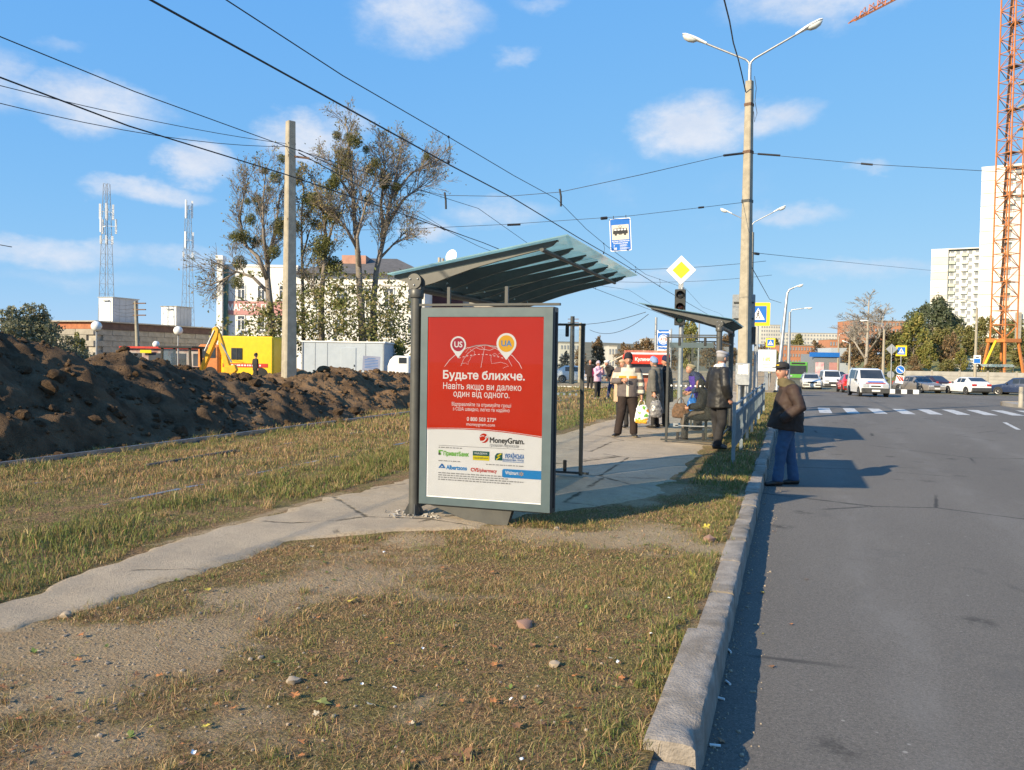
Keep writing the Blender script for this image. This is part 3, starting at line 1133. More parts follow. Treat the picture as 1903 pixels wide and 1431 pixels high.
    for k in range(6):
        a = k * math.pi / 3 + .52
        stroke(b, [(X(706 + 5 * math.cos(a)), Z(1130 + 5 * math.sin(a))), (X(706 + 14 * math.cos(a)), Z(1130 + 14 * math.sin(a)))], .007, y2)
    b.build('spark_mark', M['p_gold'], par, fix=False)


# ------------------------------------------------------------------ bus shelters
def make_shelter(name, label, bx, y0, s, ad=True, group=None, detail=True, rz=0.0):
    """back post at (bx, y0); the roof rises towards s*x; the shelter runs along +y"""
    t_ = thing(name, label, 'bus shelter', (bx, y0, 0), rz, group)
    D_, T_ = M['steel_dark'], M['steel_taupe']
    glz = lambda u: 2.47 + .178 * u                    # underside of the roof glass
    NR, SP = 7, .562
    LEN = SP * (NR - 1)
    P = lambda u, v, z: (u * s, v, z)
    # posts with base plates and clamp heads
    for v in (0.0, LEN):
        b = MB()
        b.cyl(P(0, v, -.02), P(0, v, 2.22), .055, n=20)
        p = b.build('post', T_, t_, smooth=40)
        b = MB()
        b.lathe([(.13, 0), (.13, .016), (.06, .018), (.06, .05)], P(0, v, 0), n=16)
        for k in range(4):
            a = k * math.pi / 2 + .4
            q = Vector(P(0, v, 0)) + Vector((math.cos(a), math.sin(a), 0)) * .055
            b.prism([q + Vector((0, 0, .016)), q + Vector((0, 0, .14)), q + Vector((math.cos(a) * .065, math.sin(a) * .065, .016))], Vector((-math.sin(a), math.cos(a), 0)) * .012)
        b.build('base_plate', T_, p)
        b = MB()
        b.lathe([(.07, 2.2), (.074, 2.215), (.074, 2.27), (.06, 2.29)], P(0, v, 0), n=20)
        b.box(P(0, v, 2.335), (.13, .10, .11))
        b.cyl(P(0, v - .065, 2.36), P(0, v + .065, 2.36), .075, n=20)
        h = b.build('clamp_head', T_, p, smooth=35)
        for (du, dz) in ((-.04, .02), (.04, .02), (0, -.04)):
            b = MB()
            b.sphere(P(du, v - .067, 2.36 + dz), .011, 8, 6)
            b.build('bolt', M['galv'], h, smooth=60)
    b = MB()
    b.cyl(P(0, .06, 2.30), P(0, LEN - .06, 2.30), .045, n=16)
    b.build('back_beam', D_, t_, smooth=40)
    # ribs
    us = [-.24, -.12, -.04, .06, .2, .38, .6, .85, 1.1, 1.3, 1.45]
    th = [.03, .09, .14, .17, .16, .13, .10, .08, .068, .06, .05]
    for i in range(NR):
        v = i * SP
        pts = [P(u, v - .018, glz(u)) for u in us] + [P(us[k] - (.05 if k == len(us) - 1 else 0), v - .018, glz(us[k]) - th[k]) for k in range(len(us) - 1, -1, -1)]
        b = MB()
        n = len(us)
        P3 = [Vector(p) for p in pts]
        for off in (0, .036):
            vs = [p + Vector((0, off, 0)) for p in P3]
            b.add(vs, [(k, k + 1, 2 * n - 2 - k, 2 * n - 1 - k) for k in range(n - 1)])
        m2 = 2 * n
        b.add(P3 + [p + Vector((0, .036, 0)) for p in P3], [(k, (k + 1) % m2, m2 + (k + 1) % m2, m2 + k) for k in range(m2)])
        # flange under the glass
        b.add([P(us[0], v - .012, glz(us[0]) + .001), P(us[-1], v - .012, glz(us[-1]) + .001), P(us[-1], v + .030, glz(us[-1]) + .001), P(us[0], v + .030, glz(us[0]) + .001),
               P(us[0], v - .012, glz(us[0]) - .012), P(us[-1], v - .012, glz(us[-1]) - .012), P(us[-1], v + .030, glz(us[-1]) - .012), P(us[0], v + .030, glz(us[0]) - .012)],
              [(0, 1, 2, 3), (7, 6, 5, 4), (0, 4, 5, 1), (1, 5, 6, 2), (2, 6, 7, 3), (3, 7, 4, 0)])
        rib = b.build('roof_rib', T_, t_)
        for dz in (.045, .10) if i else ():
            b = MB()
            b.sphere(P(.10, v - .02, glz(.1) - dz), .012, 8, 6)
            b.build('bolt', M['galv'], rib, smooth=60)
    b = MB()
    b.cyl(P(1.30, -.03, glz(1.3) - .06), P(1.30, LEN + .03, glz(1.3) - .06), .021, n=10)
    b.build('tie_bar', D_, t_, smooth=40)
    # roof panes
    gv = [-.12, 1.50, 2.52, LEN + .22]
    for k in range(3):
        b = MB()
        b.prism([P(-.27, gv[k] + .006, glz(-.27) + .004), P(1.57, gv[k] + .006, glz(1.57) + .004), P(1.57, gv[k + 1] - .006, glz(1.57) + .004), P(-.27, gv[k + 1] - .006, glz(-.27) + .004)], (0, 0, .010))
        b.build('roof_pane', M['roof_glass'], t_)
    # gutter rail under the high end and the rail above the side panel
    b = MB()
    b.bar(P(.05, -.02, 2.125), P(1.49 if ad else 1.0, -.02, 2.125), .05, .022)
    b.build('top_rail', D_, t_)
    # back wall of glass
    for k in range(2):
        b = MB()
        b.box(P(.0, .11 + (k + .5) * (LEN - .2) / 2, 1.06), (.008, (LEN - .26) / 2, 1.86))
        b.build('back_pane', M['pane'], t_)
    b = MB()
    b.box(P(0, LEN / 2, 2.01), (.03, LEN - .12, .03))
    b.build('back_rail', D_, t_)
    b = MB()
    b.box(P(0, LEN / 2, .1), (.03, LEN - .12, .03))
    b.build('back_rail', D_, t_)
    # bench
    bn = MB()
    for q in range(3):
        bn.box(P(.20 + q * .11, LEN / 2 + .1, .45), (.09, 1.9, .03))
    bo = bn.build('bench_seat', M['wood'], t_, bevel=.004)
    for v in (.9, LEN - .75):
        b = MB()
        b.box(P(.30, v, .22), (.05, .05, .425))
        b.box(P(.30, v, .425), (.30, .05, .02))
        b.build('bench_leg', D_, t_)
    # side panes at the ends
    ends = [(LEN + .03, .07, .86)] + ([] if ad else [(-.03, .09, .95)])
    for (v, u0, u1) in ends:
        b = MB()
        b.box(P((u0 + u1) / 2, v, 1.07), (u1 - u0 - .02, .008, 1.90))
        g_ = b.build('side_pane', M['pane'], t_)
        n = 9
        for k in range(n):
            b = MB()
            b.lathe([(.018, .0), (.018, .002), (0, .002)], P(u0 + .06 + (u1 - u0 - .12) * k / (n - 1), v - .0065, 1.14), 10, axis=(0, -1, 0))
            b.build('dot', M['white'], g_, fix=False)
        if not ad and v < 1:
            b = MB()
            b.box(P((u0 + u1) / 2, v - .003, 1.93), (u1 - u0 - .02, .012, .10))
            b.build('film_band', M['frame_teal'], g_)
            b = MB()
            b.box(P((u0 + u1) / 2, v - .006, .36), (u1 - u0 - .3, .002, .02))
            b.box(P(u1 - .16, v - .006, .37), (.10, .002, .07))
            b.build('print_mark', M['steel_grey'], g_)
        b = MB()
        b.box(P(u1 + .02, v, 1.06), (.045, .05, 2.04))
        b.build('side_bar', D_, t_)
        b = MB()
        b.box(P((u0 + u1) / 2 - .02, v, 2.085), (u1 - u0 + .14, .055, .03))
        b.build('side_rail', D_, t_)
        b = MB()
        b.box(P((u0 + u1) / 2 + .03, v, .075), (u1 - u0 + .2, .055, .03))
        b.build('side_rail', D_, t_)
        for uu in (u0 + .17, u1 - .2):
            for (za, zb) in ((2.07, 1.92), (.09, .24)):
                b = MB()
                b.box(P(uu, v - .008, (za + zb) / 2), (.05, .022, abs(za - zb)))
                br = b.build('clip', M['black'], g_, bevel=.008)
    if ad:
        a = MB()
        w, z0, z1 = 1.37, .15, 2.10
        a.box(P(.08 + w / 2, .0, (z0 + z1) / 2), (w, .15, z1 - z0))
        box_ = a.build('ad_cabinet', D_, t_, bevel=.012, seg=2)
        x0 = .08
        yf = -.085
        for (xa, xb, za, zb) in ((x0 + .012, x0 + .085, z0 + .012, z1 - .012), (x0 + w - .10, x0 + w - .012, z0 + .012, z1 - .012), (x0 + .085, x0 + w - .10, z1 - .095, z1 - .012), (x0 + .085, x0 + w - .10, z0 + .012, z0 + .085)):
            b = MB()
            b.box(((xa + xb) / 2, -.080, (za + zb) / 2), (xb - xa, .012, zb - za))
            b.build('door_frame', M['frame_teal'], box_)
        make_poster(box_, x0 + .085, z1 - .095, w - .185, z1 - z0 - .18, -.0765)
        b = MB()
        b.box((x0 + w / 2, -.0828, (z0 + z1) / 2), (w - .19, .001, z1 - z0 - .19))
        b.build('cover_pane', M['p_pane'], box_)
        b = MB()
        b.box((x0 + w + .004, .0, (z0 + z1) / 2), (.012, .05, z1 - z0 - .1))
        b.build('side_seal', M['black'], box_)
        b = MB()
        b.prism([(.20, -.05, .148), (1.05, -.05, .148), (1.0, -.05, -.02), (.72, -.05, -.02)], (0, .09, 0))
        b.build('foot_plate', T_, t_)
        for uu in (.35, .95):
            b = MB()
            b.bar((uu, .0, 2.09), (uu, .0, 2.30), .03)
            b.build('hanger', D_, t_)
    return t_


M['wood'] = mat('weathered_wood', (.30, .20, .12), (.22, .15, .09), 3, .7, bump=.3, bscale=30)
shelter_a = make_shelter('bus_shelter', 'dark steel bus shelter with teal glass roof and large red advertising panel', -3.56, 7.6, 1, True, 'bus shelters along the street')
shelter_b = make_shelter('bus_shelter', 'dark steel bus shelter with glass end panel and waiting people, beside the railing', -1.33, 16.5, -1, False, 'bus shelters along the street')

# broken asphalt round the front post
b = MB()
r_ = random.Random(5)
for k in range(70):
    a, d = r_.uniform(0, 6.28), r_.uniform(.09, .24) if k < 55 else r_.uniform(.2, .38)
    s_ = r_.uniform(.008, .026)
    q = [Vector((r_.uniform(-1, 1), r_.uniform(-1, 1), r_.uniform(-.6, .6))).normalized() * s_ for _ in range(7)]
    c = Vector((-3.56 + math.cos(a) * d * 1.1, 7.6 + math.sin(a) * d * .8, .035))
    bm = bmesh.new()
    for p in q:
        bm.verts.new(c + p)
    bmesh.ops.convex_hull(bm, input=bm.verts)
    vs = list(bm.verts)
    for i, v in enumerate(vs):
        v.index = i
    b.add([v.co for v in vs], [[v.index for v in f.verts] for f in bm.faces])
    bm.free()
tag(b.build('asphalt_rubble', mat('pale_rubble', (.45, .42, .37), (.33, .30, .26), 20, .9)), 'pale broken asphalt crumbs round the foot of the shelter post', 'rubble', kind='stuff')
# ------------------------------------------------------------------ railing along the kerb
g_rail = 'railing panels'
rl = thing('railing', 'grey blue steel pedestrian railing on the grass strip by the kerb', 'railing', (-.84, 13.6, 0), 0)
M['rail_paint'] = mat('grey_blue_railing_paint', (.25, .30, .33), (.20, .245, .27), 8, .5, .1, dirt=(.16, .13, .11), dlo=.62, dhi=.85)
npan, PANL = 7, 2.18
for k in range(npan + 1):
    b = MB()
    b.box((0, k * PANL, .48), (.055, .055, 1.0))
    b.build('post', M['rail_paint'], rl)
for k in range(npan):
    y0, y1 = k * PANL + .03, (k + 1) * PANL - .03
    for z in (.93, .80, .26):
        b = MB()
        b.box((0, (y0 + y1) / 2, z), (.03, y1 - y0, .03))
        b.build('rail', M['rail_paint'], rl)
    nb = 9
    me = None
    for i in range(nb):
        yy = y0 + (i + .5) * (y1 - y0) / nb
        o = None
        for s_ in (-1, 1):
            b = MB()
            b.bar((0, -.075 * s_, .79), (0, .075 * s_, .27), .022, .045)
            if i == 0 and k == 0:
                o = b.build('bar', M['rail_paint'], rl, (0.016 * s_, yy, 0))
                M[('bar', s_)] = o.data
            else:
                o = link('bar', M[('bar', s_)], rl, (0.016 * s_, yy, 0))


# ------------------------------------------------------------------ concrete poles and lamps
def tapered_pole(base, top, w0, w1, rz, name, label, cat, m_, group=None, n=4, bev=.12):
    base, top = Vector(base), Vector(top)
    t_ = thing(name, label, cat, base, 0, group)
    b = MB()
    rings = 14
    vs, fs = [], []
    prof = []
    for k in range(4):
        a = math.pi / 4 + k * math.pi / 2 + rz
        for da in (-bev, bev):
            prof.append((math.cos(a + da) * math.sqrt(2) * .5, math.sin(a + da) * math.sqrt(2) * .5))
    m8 = len(prof)
    for i in range(rings + 1):
        f = i / rings
        c = (top - base) * f
        w = w0 + (w1 - w0) * f
        for p in prof:
            vs.append(c + Vector((p[0] * w, p[1] * w, 0)))
    for i in range(rings):
        for k in range(m8):
            k2 = (k + 1) % m8
            fs.append((i * m8 + k, i * m8 + k2, (i + 1) * m8 + k2, (i + 1) * m8 + k))
    fs.append(tuple(rings * m8 + k for k in range(m8)))
    b.add(vs, fs)
    b.build('shaft', m_, t_)
    return t_


def band(par, c, w, h=.10, m_='rust', rz=0):
    b = MB()
    b.box(c, (w, w, h), rz)
    return b.build('clamp_band', M[m_], par)


def luminaire(par, p, d, up=Vector((0, 0, 1)), k=1.0):
    """cobra head at the end of an arm pointing along d"""
    d = Vector(d).normalized()
    side = d.cross(up).normalized()
    u2 = side.cross(d)
    p = Vector(p)
    b = MB()
    etube_like = [(0, .05, .05), (.12, .07, .06), (.3, .11, .075), (.5, .14, .075), (.72, .12, .06), (.82, .05, .03)]
    vs, n = [], 12
    for (q, rx, ry) in etube_like:
        for i in range(n):
            a = 2 * math.pi * i / n
            vs.append(p + d * q * k + side * math.cos(a) * rx * k + u2 * (math.sin(a) * ry * (1 if math.sin(a) > 0 else .5)) * k)
    fs = [(i * n + j, i * n + (j + 1) % n, (i + 1) * n + (j + 1) % n, (i + 1) * n + j) for i in range(len(etube_like) - 1) for j in range(n)]
    fs += [tuple(range(n - 1, -1, -1)), tuple((len(etube_like) - 1) * n + j for j in range(n))]
    b.add(vs, fs)
    h = b.build('lamp_head', M['white_lamp'], par, smooth=50)
    b = MB()
    vs = []
    sec = [(.32, .05, .02), (.40, .11, .09), (.55, .125, .125), (.70, .105, .10), (.79, .04, .03)]
    for (q, rx, ry) in sec:
        for i in range(n):
            a = 2 * math.pi * i / n
            vs.append(p + d * q * k + side * math.cos(a) * rx * k - u2 * .03 * k + u2 * (math.sin(a) * ry * (.25 if math.sin(a) > 0 else 1)) * k)
    fs = [(i * n + j, i * n + (j + 1) % n, (i + 1) * n + (j + 1) % n, (i + 1) * n + j) for i in range(len(sec) - 1) for j in range(n)]
    fs += [tuple(range(n - 1, -1, -1)), tuple((len(sec) - 1) * n + j for j in range(n))]
    b.add(vs, fs)
    b.build('lamp_bowl', M['bowl'], h, smooth=70)


M['bowl'] = mat('lamp_bowl_plastic', (.62, .64, .62), (.5, .53, .52), 5, .12)


def double_lamp(par, c, half=2.05, rise=1.05, stem=.5):
    c = Vector(c)
    b = MB()
    b.cyl(c + Vector((0, 0, -.35)), c + Vector((0, 0, stem)), .06, .05, 10)
    b.build('lamp_stem', M['galv'], par, smooth=40)
    for s_ in (-1, 1):
        b = MB()
        p0 = c + Vector((0, 0, stem - .05))
        p1 = c + Vector((s_ * .12, 0, stem + .16))
        p2 = c + Vector((s_ * (half - .75), 0, stem + rise * .72))
        b.tube([p0, p0 + Vector((s_ * .03, 0, .12)), p1, p2], .032, 8)
        a = b.build('lamp_arm', M['galv'], par, smooth=60)
        luminaire(a, p2, (p2 - p1))


GP = 'concrete lamp and tram poles along the street'
pb = at(1383, 700, 25.2)
pb.z = 0
pt = at(1393, 151, 25.2)
pole_r = tapered_pole(pb, pt, .315, .175, R(-24), 'lamp_pole', 'tall square concrete pole with double street lamp and electrical box beside the glass shelter', 'lamp pole', M['concrete_pole'], GP)
dv = (pt - pb)
for yy, w in ((498, .27), (283, .31), (374, .34), (183, .27)):
    pass
for (py, w) in ((195, .19), (283, .212), (374, .232)):
    f = (at(1385, py, 25.2).z) / pt.z
    band(pole_r, dv * f, w + .03, .09, 'rust' if py < 370 else 'steel_dark', R(-24))
double_lamp(pole_r, dv + Vector((0, 0, .0)))
# electrical box with a torn paper notice, conduits below
bx = thing('electrical_box', 'grey metal electrical box with torn white notice strapped to the concrete pole', 'electrical box', pb + Vector((-.02, -.32, 0)), R(-6))
b = MB()
b.box((0, 0, 1.28), (.42, .17, .64))
bo = b.build('cabinet', M['steel_grey'], bx, bevel=.012)
b = MB()
b.box((0, -.09, 1.05), (.40, .008, .20))
b.build('door', M['steel_grey'], bo, bevel=.003)
b = MB()
r_ = random.Random(3)
pts = []
for (xa, za, xb, zb) in ((-.15, 1.28, .16, 1.27), (.16, 1.27, .14, 1.55), (.14, 1.55, -.13, 1.54), (-.13, 1.54, -.15, 1.28)):
    pts += [(xa + (xb - xa) * k / 7 + r_.uniform(-.018, .018), -.0895, za + (zb - za) * k / 7 + r_.uniform(-.018, .018)) for k in range(7)]
b.poly(pts)
b.build('paper_notice', M['sign_white'], bo, fix=False)
for xx, rr in ((-.09, .05), (.09, .045), (.15, .03)):
    b = MB()
    b.cyl((xx, .02, -.05), (xx, .02, .97), rr, n=10)
    b.build('conduit', M['steel_grey'], bx, smooth=40)

pb2 = at(1391, 700, 54)
pb2.z = 0
pt2 = pb2 + Vector((.0, .2, 10.05))
pole_r2 = tapered_pole(pb2, pt2, .32, .18, R(-24), 'lamp_pole', 'concrete pole with double street lamp farther down the street, half hidden by the nearest pole', 'lamp pole', M['concrete_pole'], GP)
double_lamp(pole_r2, pt2 - pb2)

lb = at(537, 705, 24)
lb.z = 0
lt = at(540, 226, 24)
pole_l = tapered_pole(lb, lt, .33, .20, R(-32), 'tram_pole', 'bare square concrete tram pole standing in the soil heaps', 'tram pole', M['concrete_pole'], GP)
dl = lt - lb
for py in (291, 409):
    f = at(540, py, 24).z / lt.z
    band(pole_l, dl * f, .335 - .12 * f, .07, 'rust', R(-32))
f = at(540, 291, 24).z / lt.z
b = MB()
q = dl * f
b.bar(q + Vector((.1, 0, .0)), q + (_rt * .55) + Vector((0, 0, -.05)), .05)
b.build('bracket', M['rust'], pole_l)
band(pole_l, dl * (at(540, 268, 24).z / lt.z), .225, .05, 'steel_dark', R(-32))


# ------------------------------------------------------------------ overhead wires
def wire(label, pts, r=.008, group='overhead wires', name='overhead_wire', m_='wire', sub=1, ins=()):
    b = MB()
    b.tube(pts, r, 5)
    o = b.build(name, M[m_], None, smooth=179, fix=False)
    tag(o, label, 'wire', group)
    for (p, q, rr) in ins:
        c = MB()
        c.cyl(p, q, rr, n=8)
        c.build('insulator', M['wire'], o, smooth=50)
    return o


def sag(a, b_, s_, n=10):
    a, b_ = Vector(a), Vector(b_)
    return [a.lerp(b_, i / n) + Vector((0, 0, -4 * s_ * (i / n) * (1 - i / n))) for i in range(n + 1)]


CX1, CX2 = -6.05, -9.4
wire('thick tram contact wire running over the near track', [(CX1, y, z) for y, z in ((2.5, 5.07), (6.6, 5.07), (14.4, 5.16), (18, 5.24), (24, 5.22), (29, 5.24), (43, 5.18), (60, 5.2), (90, 5.2))], .013)
m1 = [(2.5, 5.57), (7.9, 5.54), (10.4, 5.53), (14.2, 5.65), (18, 5.75), (21.6, 5.90), (25, 5.62), (28, 5.5), (36, 5.35), (44, 5.7), (50, 5.95), (60, 5.5), (75, 5.9), (90, 5.6)]
wire('thin messenger wire hanging above the near track contact wire', [(CX1, y, z) for y, z in m1], .008)
wire('tram contact wire over the far track, crossing low past the concrete pole', [(CX2, y, z) for y, z in ((-4, 5.0), (7.9, 5.0), (10, 4.97), (14, 5.12), (19, 5.22), (25, 5.3), (40, 5.2), (60, 5.2), (90, 5.2))], .012)
m2 = [(-4, 5.6), (7.9, 5.5), (10.1, 5.51), (14, 5.66), (19, 5.95), (24.5, 6.3), (32, 5.75), (42, 5.45), (50, 5.9), (62, 5.5), (75, 5.9)]
wire('messenger wire above the far track reaching the span wire', [(CX2, y, z) for y, z in m2], .008)


def zi(tab, y):
    return float(np.interp(y, [a for a, c in tab], [c for a, c in tab]))


for (X, tab, Ys) in ((CX1, m1, (14.2, 27.5, 33.5, 40, 47)), (CX2, m2, (19.4, 33, 41))):
    for y in Ys:
        b = MB()
        z1, z0 = zi(tab, y), 5.18
        b.tube([(X, y, z1), (X + .03, y + .02, (z0 + z1) / 2), (X, y + .02, z0)], .007, 5)
        b.sphere((X, y + .02, z0 + .02), (.02, .05, .035), 8, 6)
        b.sphere((X, y, z1), (.02, .04, .025), 8, 6)
        lab = dict(zip((14.2, 27.5, 33.5, 40, 47), ('dropper on the near track wires above the right end of the bare trees', 'dropper just left of the tram stop sign', 'dropper right below the tram stop sign', 'dropper between the tram stop sign and the priority sign', 'dropper behind the priority sign on the near wires'))) if X == CX1 else dict(zip((19.4, 33, 41), ('dropper on the far track wires in front of the bare trees', 'dropper on the far track wires behind the shelter roof', 'most distant dropper on the far track wires')))
        tag(b.build('dropper', M['wire'], None, fix=False), lab[y], 'wire', 'droppers between tram wires')
pR = lambda py: pb + dv * (at(1385, py, 25.2).z / pt.z)
a0 = lb + dl * (at(577, 296, 24).z / lt.z) + _rt * .5
sp1 = [a0, gx(700, 338, -11.6), gx(826, 363, CX2), gx(940, 365, -7.7), gx(1040, 357, CX1), gx(1190, 325, -3.7), at(1350, 288, 25), pR(284)]
wire('span wire strung from the bare concrete pole to the lamp pole above both tracks', sp1, .008, ins=[(at(1345, 289, 25), pR(284) + Vector((-.15, 0, 0)), .035)])
for X, px, py in ((CX2, 826, 363), (CX1, 1040, 357)):
    p0 = gx(px, py, X)
    b = MB()
    b.tube([p0 + Vector((0, 0, .08)), p0 + Vector((.04, 0, -.12)), p0 + Vector((0.03, .05, -.38))], .028, 7)
    tag(b.build('wire_hanger', M['wire'], None, smooth=60, fix=False), ('left' if X == CX2 else 'right') + ' dark hanger gripping a tram wire below the upper span wire', 'wire hanger', 'wire hangers on the span wire')
sp2 = [gx(560, 430, -14.5), gx(770, 425, -10.8), gx(940, 417, -8.5), gx(1131, 404, -5.2), gx(1172, 401, -4.55), gx(1300, 386, -2.7), pR(375)]
wire('lower span wire carrying the blue tram stop sign', sp2, .007, ins=[(gx(943, 418, -8.45), gx(967, 417, -8.1), .035), (gx(1117, 406, -5.4), gx(1128, 405, -5.25), .045), (gx(1298, 386, -2.75), gx(1308, 385, -2.6), .03)])
e1 = at(1903, 322, 24)
wire('span wire from the lamp pole out over the street to the right', [pR(284), at(1420, 287, 25), at(1610, 305, 24.3), at(1750, 313, 23.8), e1, e1 + (e1 - at(1750, 313, 23.8)) * 2], .008, ins=[(at(1408, 286, 25), at(1450, 289, 24.9), .03), (at(1600, 304, 24.3), at(1622, 306, 24.2), .03)])
wire('lower wire from the lamp pole to a far pole right of the street', [pb + dv * (at(1385, 468, 25.2).z / pt.z)] + [at(1480, 478, 30), at(1600, 490, 40), at(1725, 502, 52), at(1903, 512, 66), at(2100, 520, 80)], .008, ins=[(at(1402, 471, 25.2), at(1410, 472, 25.3), .04)])
wire('slack cable dropping from the lamp pole to the grey leaning lamp post', [pb + dv * (at(1385, 478, 25.2).z / pt.z), at(1410, 520, 30), at(1430, 556, 40), at(1452, 563, 50)], .012)
wire('twisted black cable coming down steeply to the top of the lamp pole', [at(1338, -40, 16), at(1346, 0, 17), at(1356, 40, 19), at(1363, 80, 21), at(1372, 110, 23), at(1378, 135, 24.6), pR(172) + Vector((-.1, -.1, 0))], .018)
b = MB()
q = pR(190)
b.tube([q + Vector((.14, -.05, .75)), q + Vector((.20, -.05, .4)), q + Vector((.17, -.05, 0)), q + Vector((.24, -.05, -.35)), q + Vector((.17, -.05, -.62)), q + Vector((.14, -.05, -.3))], .009, 5)
tag(b.build('cable_loop', M['wire'], None, smooth=179, fix=False), 'loose loop of cable at the top of the lamp pole', 'cable')
# feeder cables on the bare pole
pl = lb + dl * (at(540, 270, 24).z / lt.z)
for k, (y0, y1, s_, lab) in enumerate(((132, 268, .10, 'upper feeder cable leaving the bare concrete pole to the left'), (140, 272, .2, 'lower feeder cable leaving the bare concrete pole to the left'))):
    a = gx(0, y0 + 2, -13.3)
    q = pl + Vector((-.1, 0, .05 - .08 * k))
    pts = sag(q + (a - q) * 1.6, q, s_ * 2.5, 14)
    wire(lab, pts, .008)
for k, (pts, lab) in enumerate((([(555, 278, 24), (640, 318, 30), (740, 370, 40), (825, 424, 55), (900, 452, 62), (1000, 490, 75)], 'first cable running on from the bare pole behind the trees'), ([(555, 284, 24), (640, 330, 30), (740, 385, 40), (822, 424, 55), (890, 458, 62), (1000, 500, 75)], 'second cable running on from the bare pole behind the trees'))):
    wire(lab, [at(*p) for p in pts], .012 + .006 * k, ins=[(at(818, 422, 55), at(828, 427, 55), .07)] if k else ())
wire('fallen end of a cable entering from the left edge of the view', [at(-60, 440, 40), at(0, 455, 40), at(22, 459, 40)], .02)
# spans farther down the street
for (Y, z, lab) in ((50, 6.6, 'distant span wire over the tracks beyond the kiosk'), (38, 6.1, 'span wire over the tracks behind the traffic light')):
    wire(lab, sag((-14, Y - 1, z), (-1.25, min(Y + 3, 52.5), z + .3), .35), .010)
for (a, c, s_, lab) in (((1040, 601, 60), (1200, 580, 45), .3, 'upper slack cable between the dark far pole and the glass shelter'), ((1096, 613, 60), (1205, 584, 45), .6, 'lower slack cable between the dark far pole and the glass shelter')):
    wire(lab, sag(at(*a), at(*c), s_), .016)

# ------------------------------------------------------------------ signs
def plate(par, name, w, h, m_, y=0, x=0, z=0, r=.03, th=.012):
    b = MB()
    pts = []
    for (cx, cz, a0) in ((w / 2 - r, h / 2 - r, 0), (-w / 2 + r, h / 2 - r, 90), (-w / 2 + r, -h / 2 + r, 180), (w / 2 - r, -h / 2 + r, 270)):
        for a in (0, 45, 90):
            pts.append((x + cx + r * math.cos(R(a0 + a)), y, z + cz + r * math.sin(R(a0 + a))))
    b.prism(pts, (0, th, 0))
    return b.build(name, M[m_] if isinstance(m_, str) else m_, par)


sg = thing('tram_stop_sign', 'blue tram stop sign with tram pictogram hanging from the span wire', 'sign', gx(1153, 436, -4.86), R(7))
sg.rotation_euler = (0, R(-3.5), R(7))
bd = plate(sg, 'sign_board', .62, .96, 'sign_white', th=.02)
plate(bd, 'blue_field', .575, .915, 'blue', y=-.003, th=.002)
plate(bd, 'white_panel', .50, .44, mat('sign_cream', (.66, .62, .54), None, 4, .5), y=-.006, z=.07, r=.01, th=.002)
b = MB()
b.box((0, -.008, .065), (.43, .002, .085))
b.prism([(-.205, -.009, .10), (.205, -.009, .10), (.19, -.009, .185), (-.19, -.009, .185)], (0, .002, 0))
for xx in (-.12, -.15, .12, .15):
    b.lathe([(.022, 0), (.022, .001), (0, .001)], (xx, -.0095, -.0), 10, axis=(0, -1, 0))
b.box((0, -.008, .01), (.1, .002, .018))
b.build('tram_pictogram', M['ink'], bd, fix=False)
for i in range(4):
    plate(bd, 'pictogram_window', .065, .045, 'sign_white', y=-.0115, x=-.14 + i * .093, z=.145, r=.006, th=.001)
b = MB()
stroke(b, [(0, .195), (-.055, .225), (0, .265), (.055, .225), (0, .195)], .012, -.009)
b.build('pantograph', M['ink'], bd, fix=False)
letters('вулиця Павлівська', bd, 0, -.0045, -.205, .50, M['sign_white'], .02, 'CENTER', cap=.04)
letters('Pavlivska street', bd, 0, -.0045, -.265, .42, M['sign_white'], .02, 'CENTER', cap=.045)
letters('7', bd, -.21, -.0045, -.345, .035, M['sign_white'], .03)
letters('20', bd, -.21, -.0045, -.435, .09, M['sign_white'], .03)
b = MB()
for i, (w_, z_) in enumerate(((.20, -.30), (.22, -.322), (.18, -.344), (.22, -.385), (.28, -.407), (.20, -.43))):
    b.box((-.03 + w_ / 2, -.004, z_), (w_, .001, .009))
b.build('route_print', M['sign_white'], bd)
for xx in (-.18, .18):
    b = MB()
    b.bar((xx, .01, .47), (xx, .01, .56), .02)
    b.build('hanger', M['wire'], sg)


def signal(par, c, n=3, w=.33, h=.31, rz=0):
    """traffic light head facing local -y"""
    c = Vector(c)
    b = MB()
    b.box(c, (w, .16, h * n))
    hd = b.build('signal_head', M['black_paint'], par, bevel=.02)
    for k in range(n):
        z = c.z + (n / 2 - .5 - k) * h
        b = MB()
        n2 = 20
        vs = []
        for q in (0, 1):
            for i in range(n2 + 1):
                a = R(-20) + R(220) * i / n2
                vs.append((c.x + math.cos(a) * .135, c.y - .08 - q * (.20 if 4 < i < n2 - 4 else .12), z + math.sin(a) * .135))
        b.add(vs, [(i, i + 1, n2 + 1 + i + 1, n2 + 1 + i) for i in range(n2)])
        b.build('visor', M['black_paint'], hd, fix=False)
        b = MB()
        b.lathe([(.12, 0), (.11, .02), (.06, .045), (0, .052)], (c.x, c.y - .08, z), 18, axis=(0, -1, 0))
        b.build('lens', M[('lens_dark', 'lens_red', 'lens_green')[k] if n == 3 else ('lens_dark', 'lens_red')[k]], hd, smooth=60, fix=False)
    return hd


M['black_paint'] = mat('black_signal_paint', (.030, .032, .030), (.045, .046, .044), 8, .5)
M['lens_red'] = mat('unlit_red_lens', (.045, .018, .014), (.03, .013, .011), 30, .25)
M['lens_amber'] = mat('unlit_amber_lens', (.07, .06, .05), None, 30, .25)
M['lens_green'] = mat('unlit_green_lens', (.02, .05, .04), None, 30, .25)
M['lens_dark'] = mat('unlit_dark_lens', (.055, .058, .06), (.04, .042, .044), 30, .2)

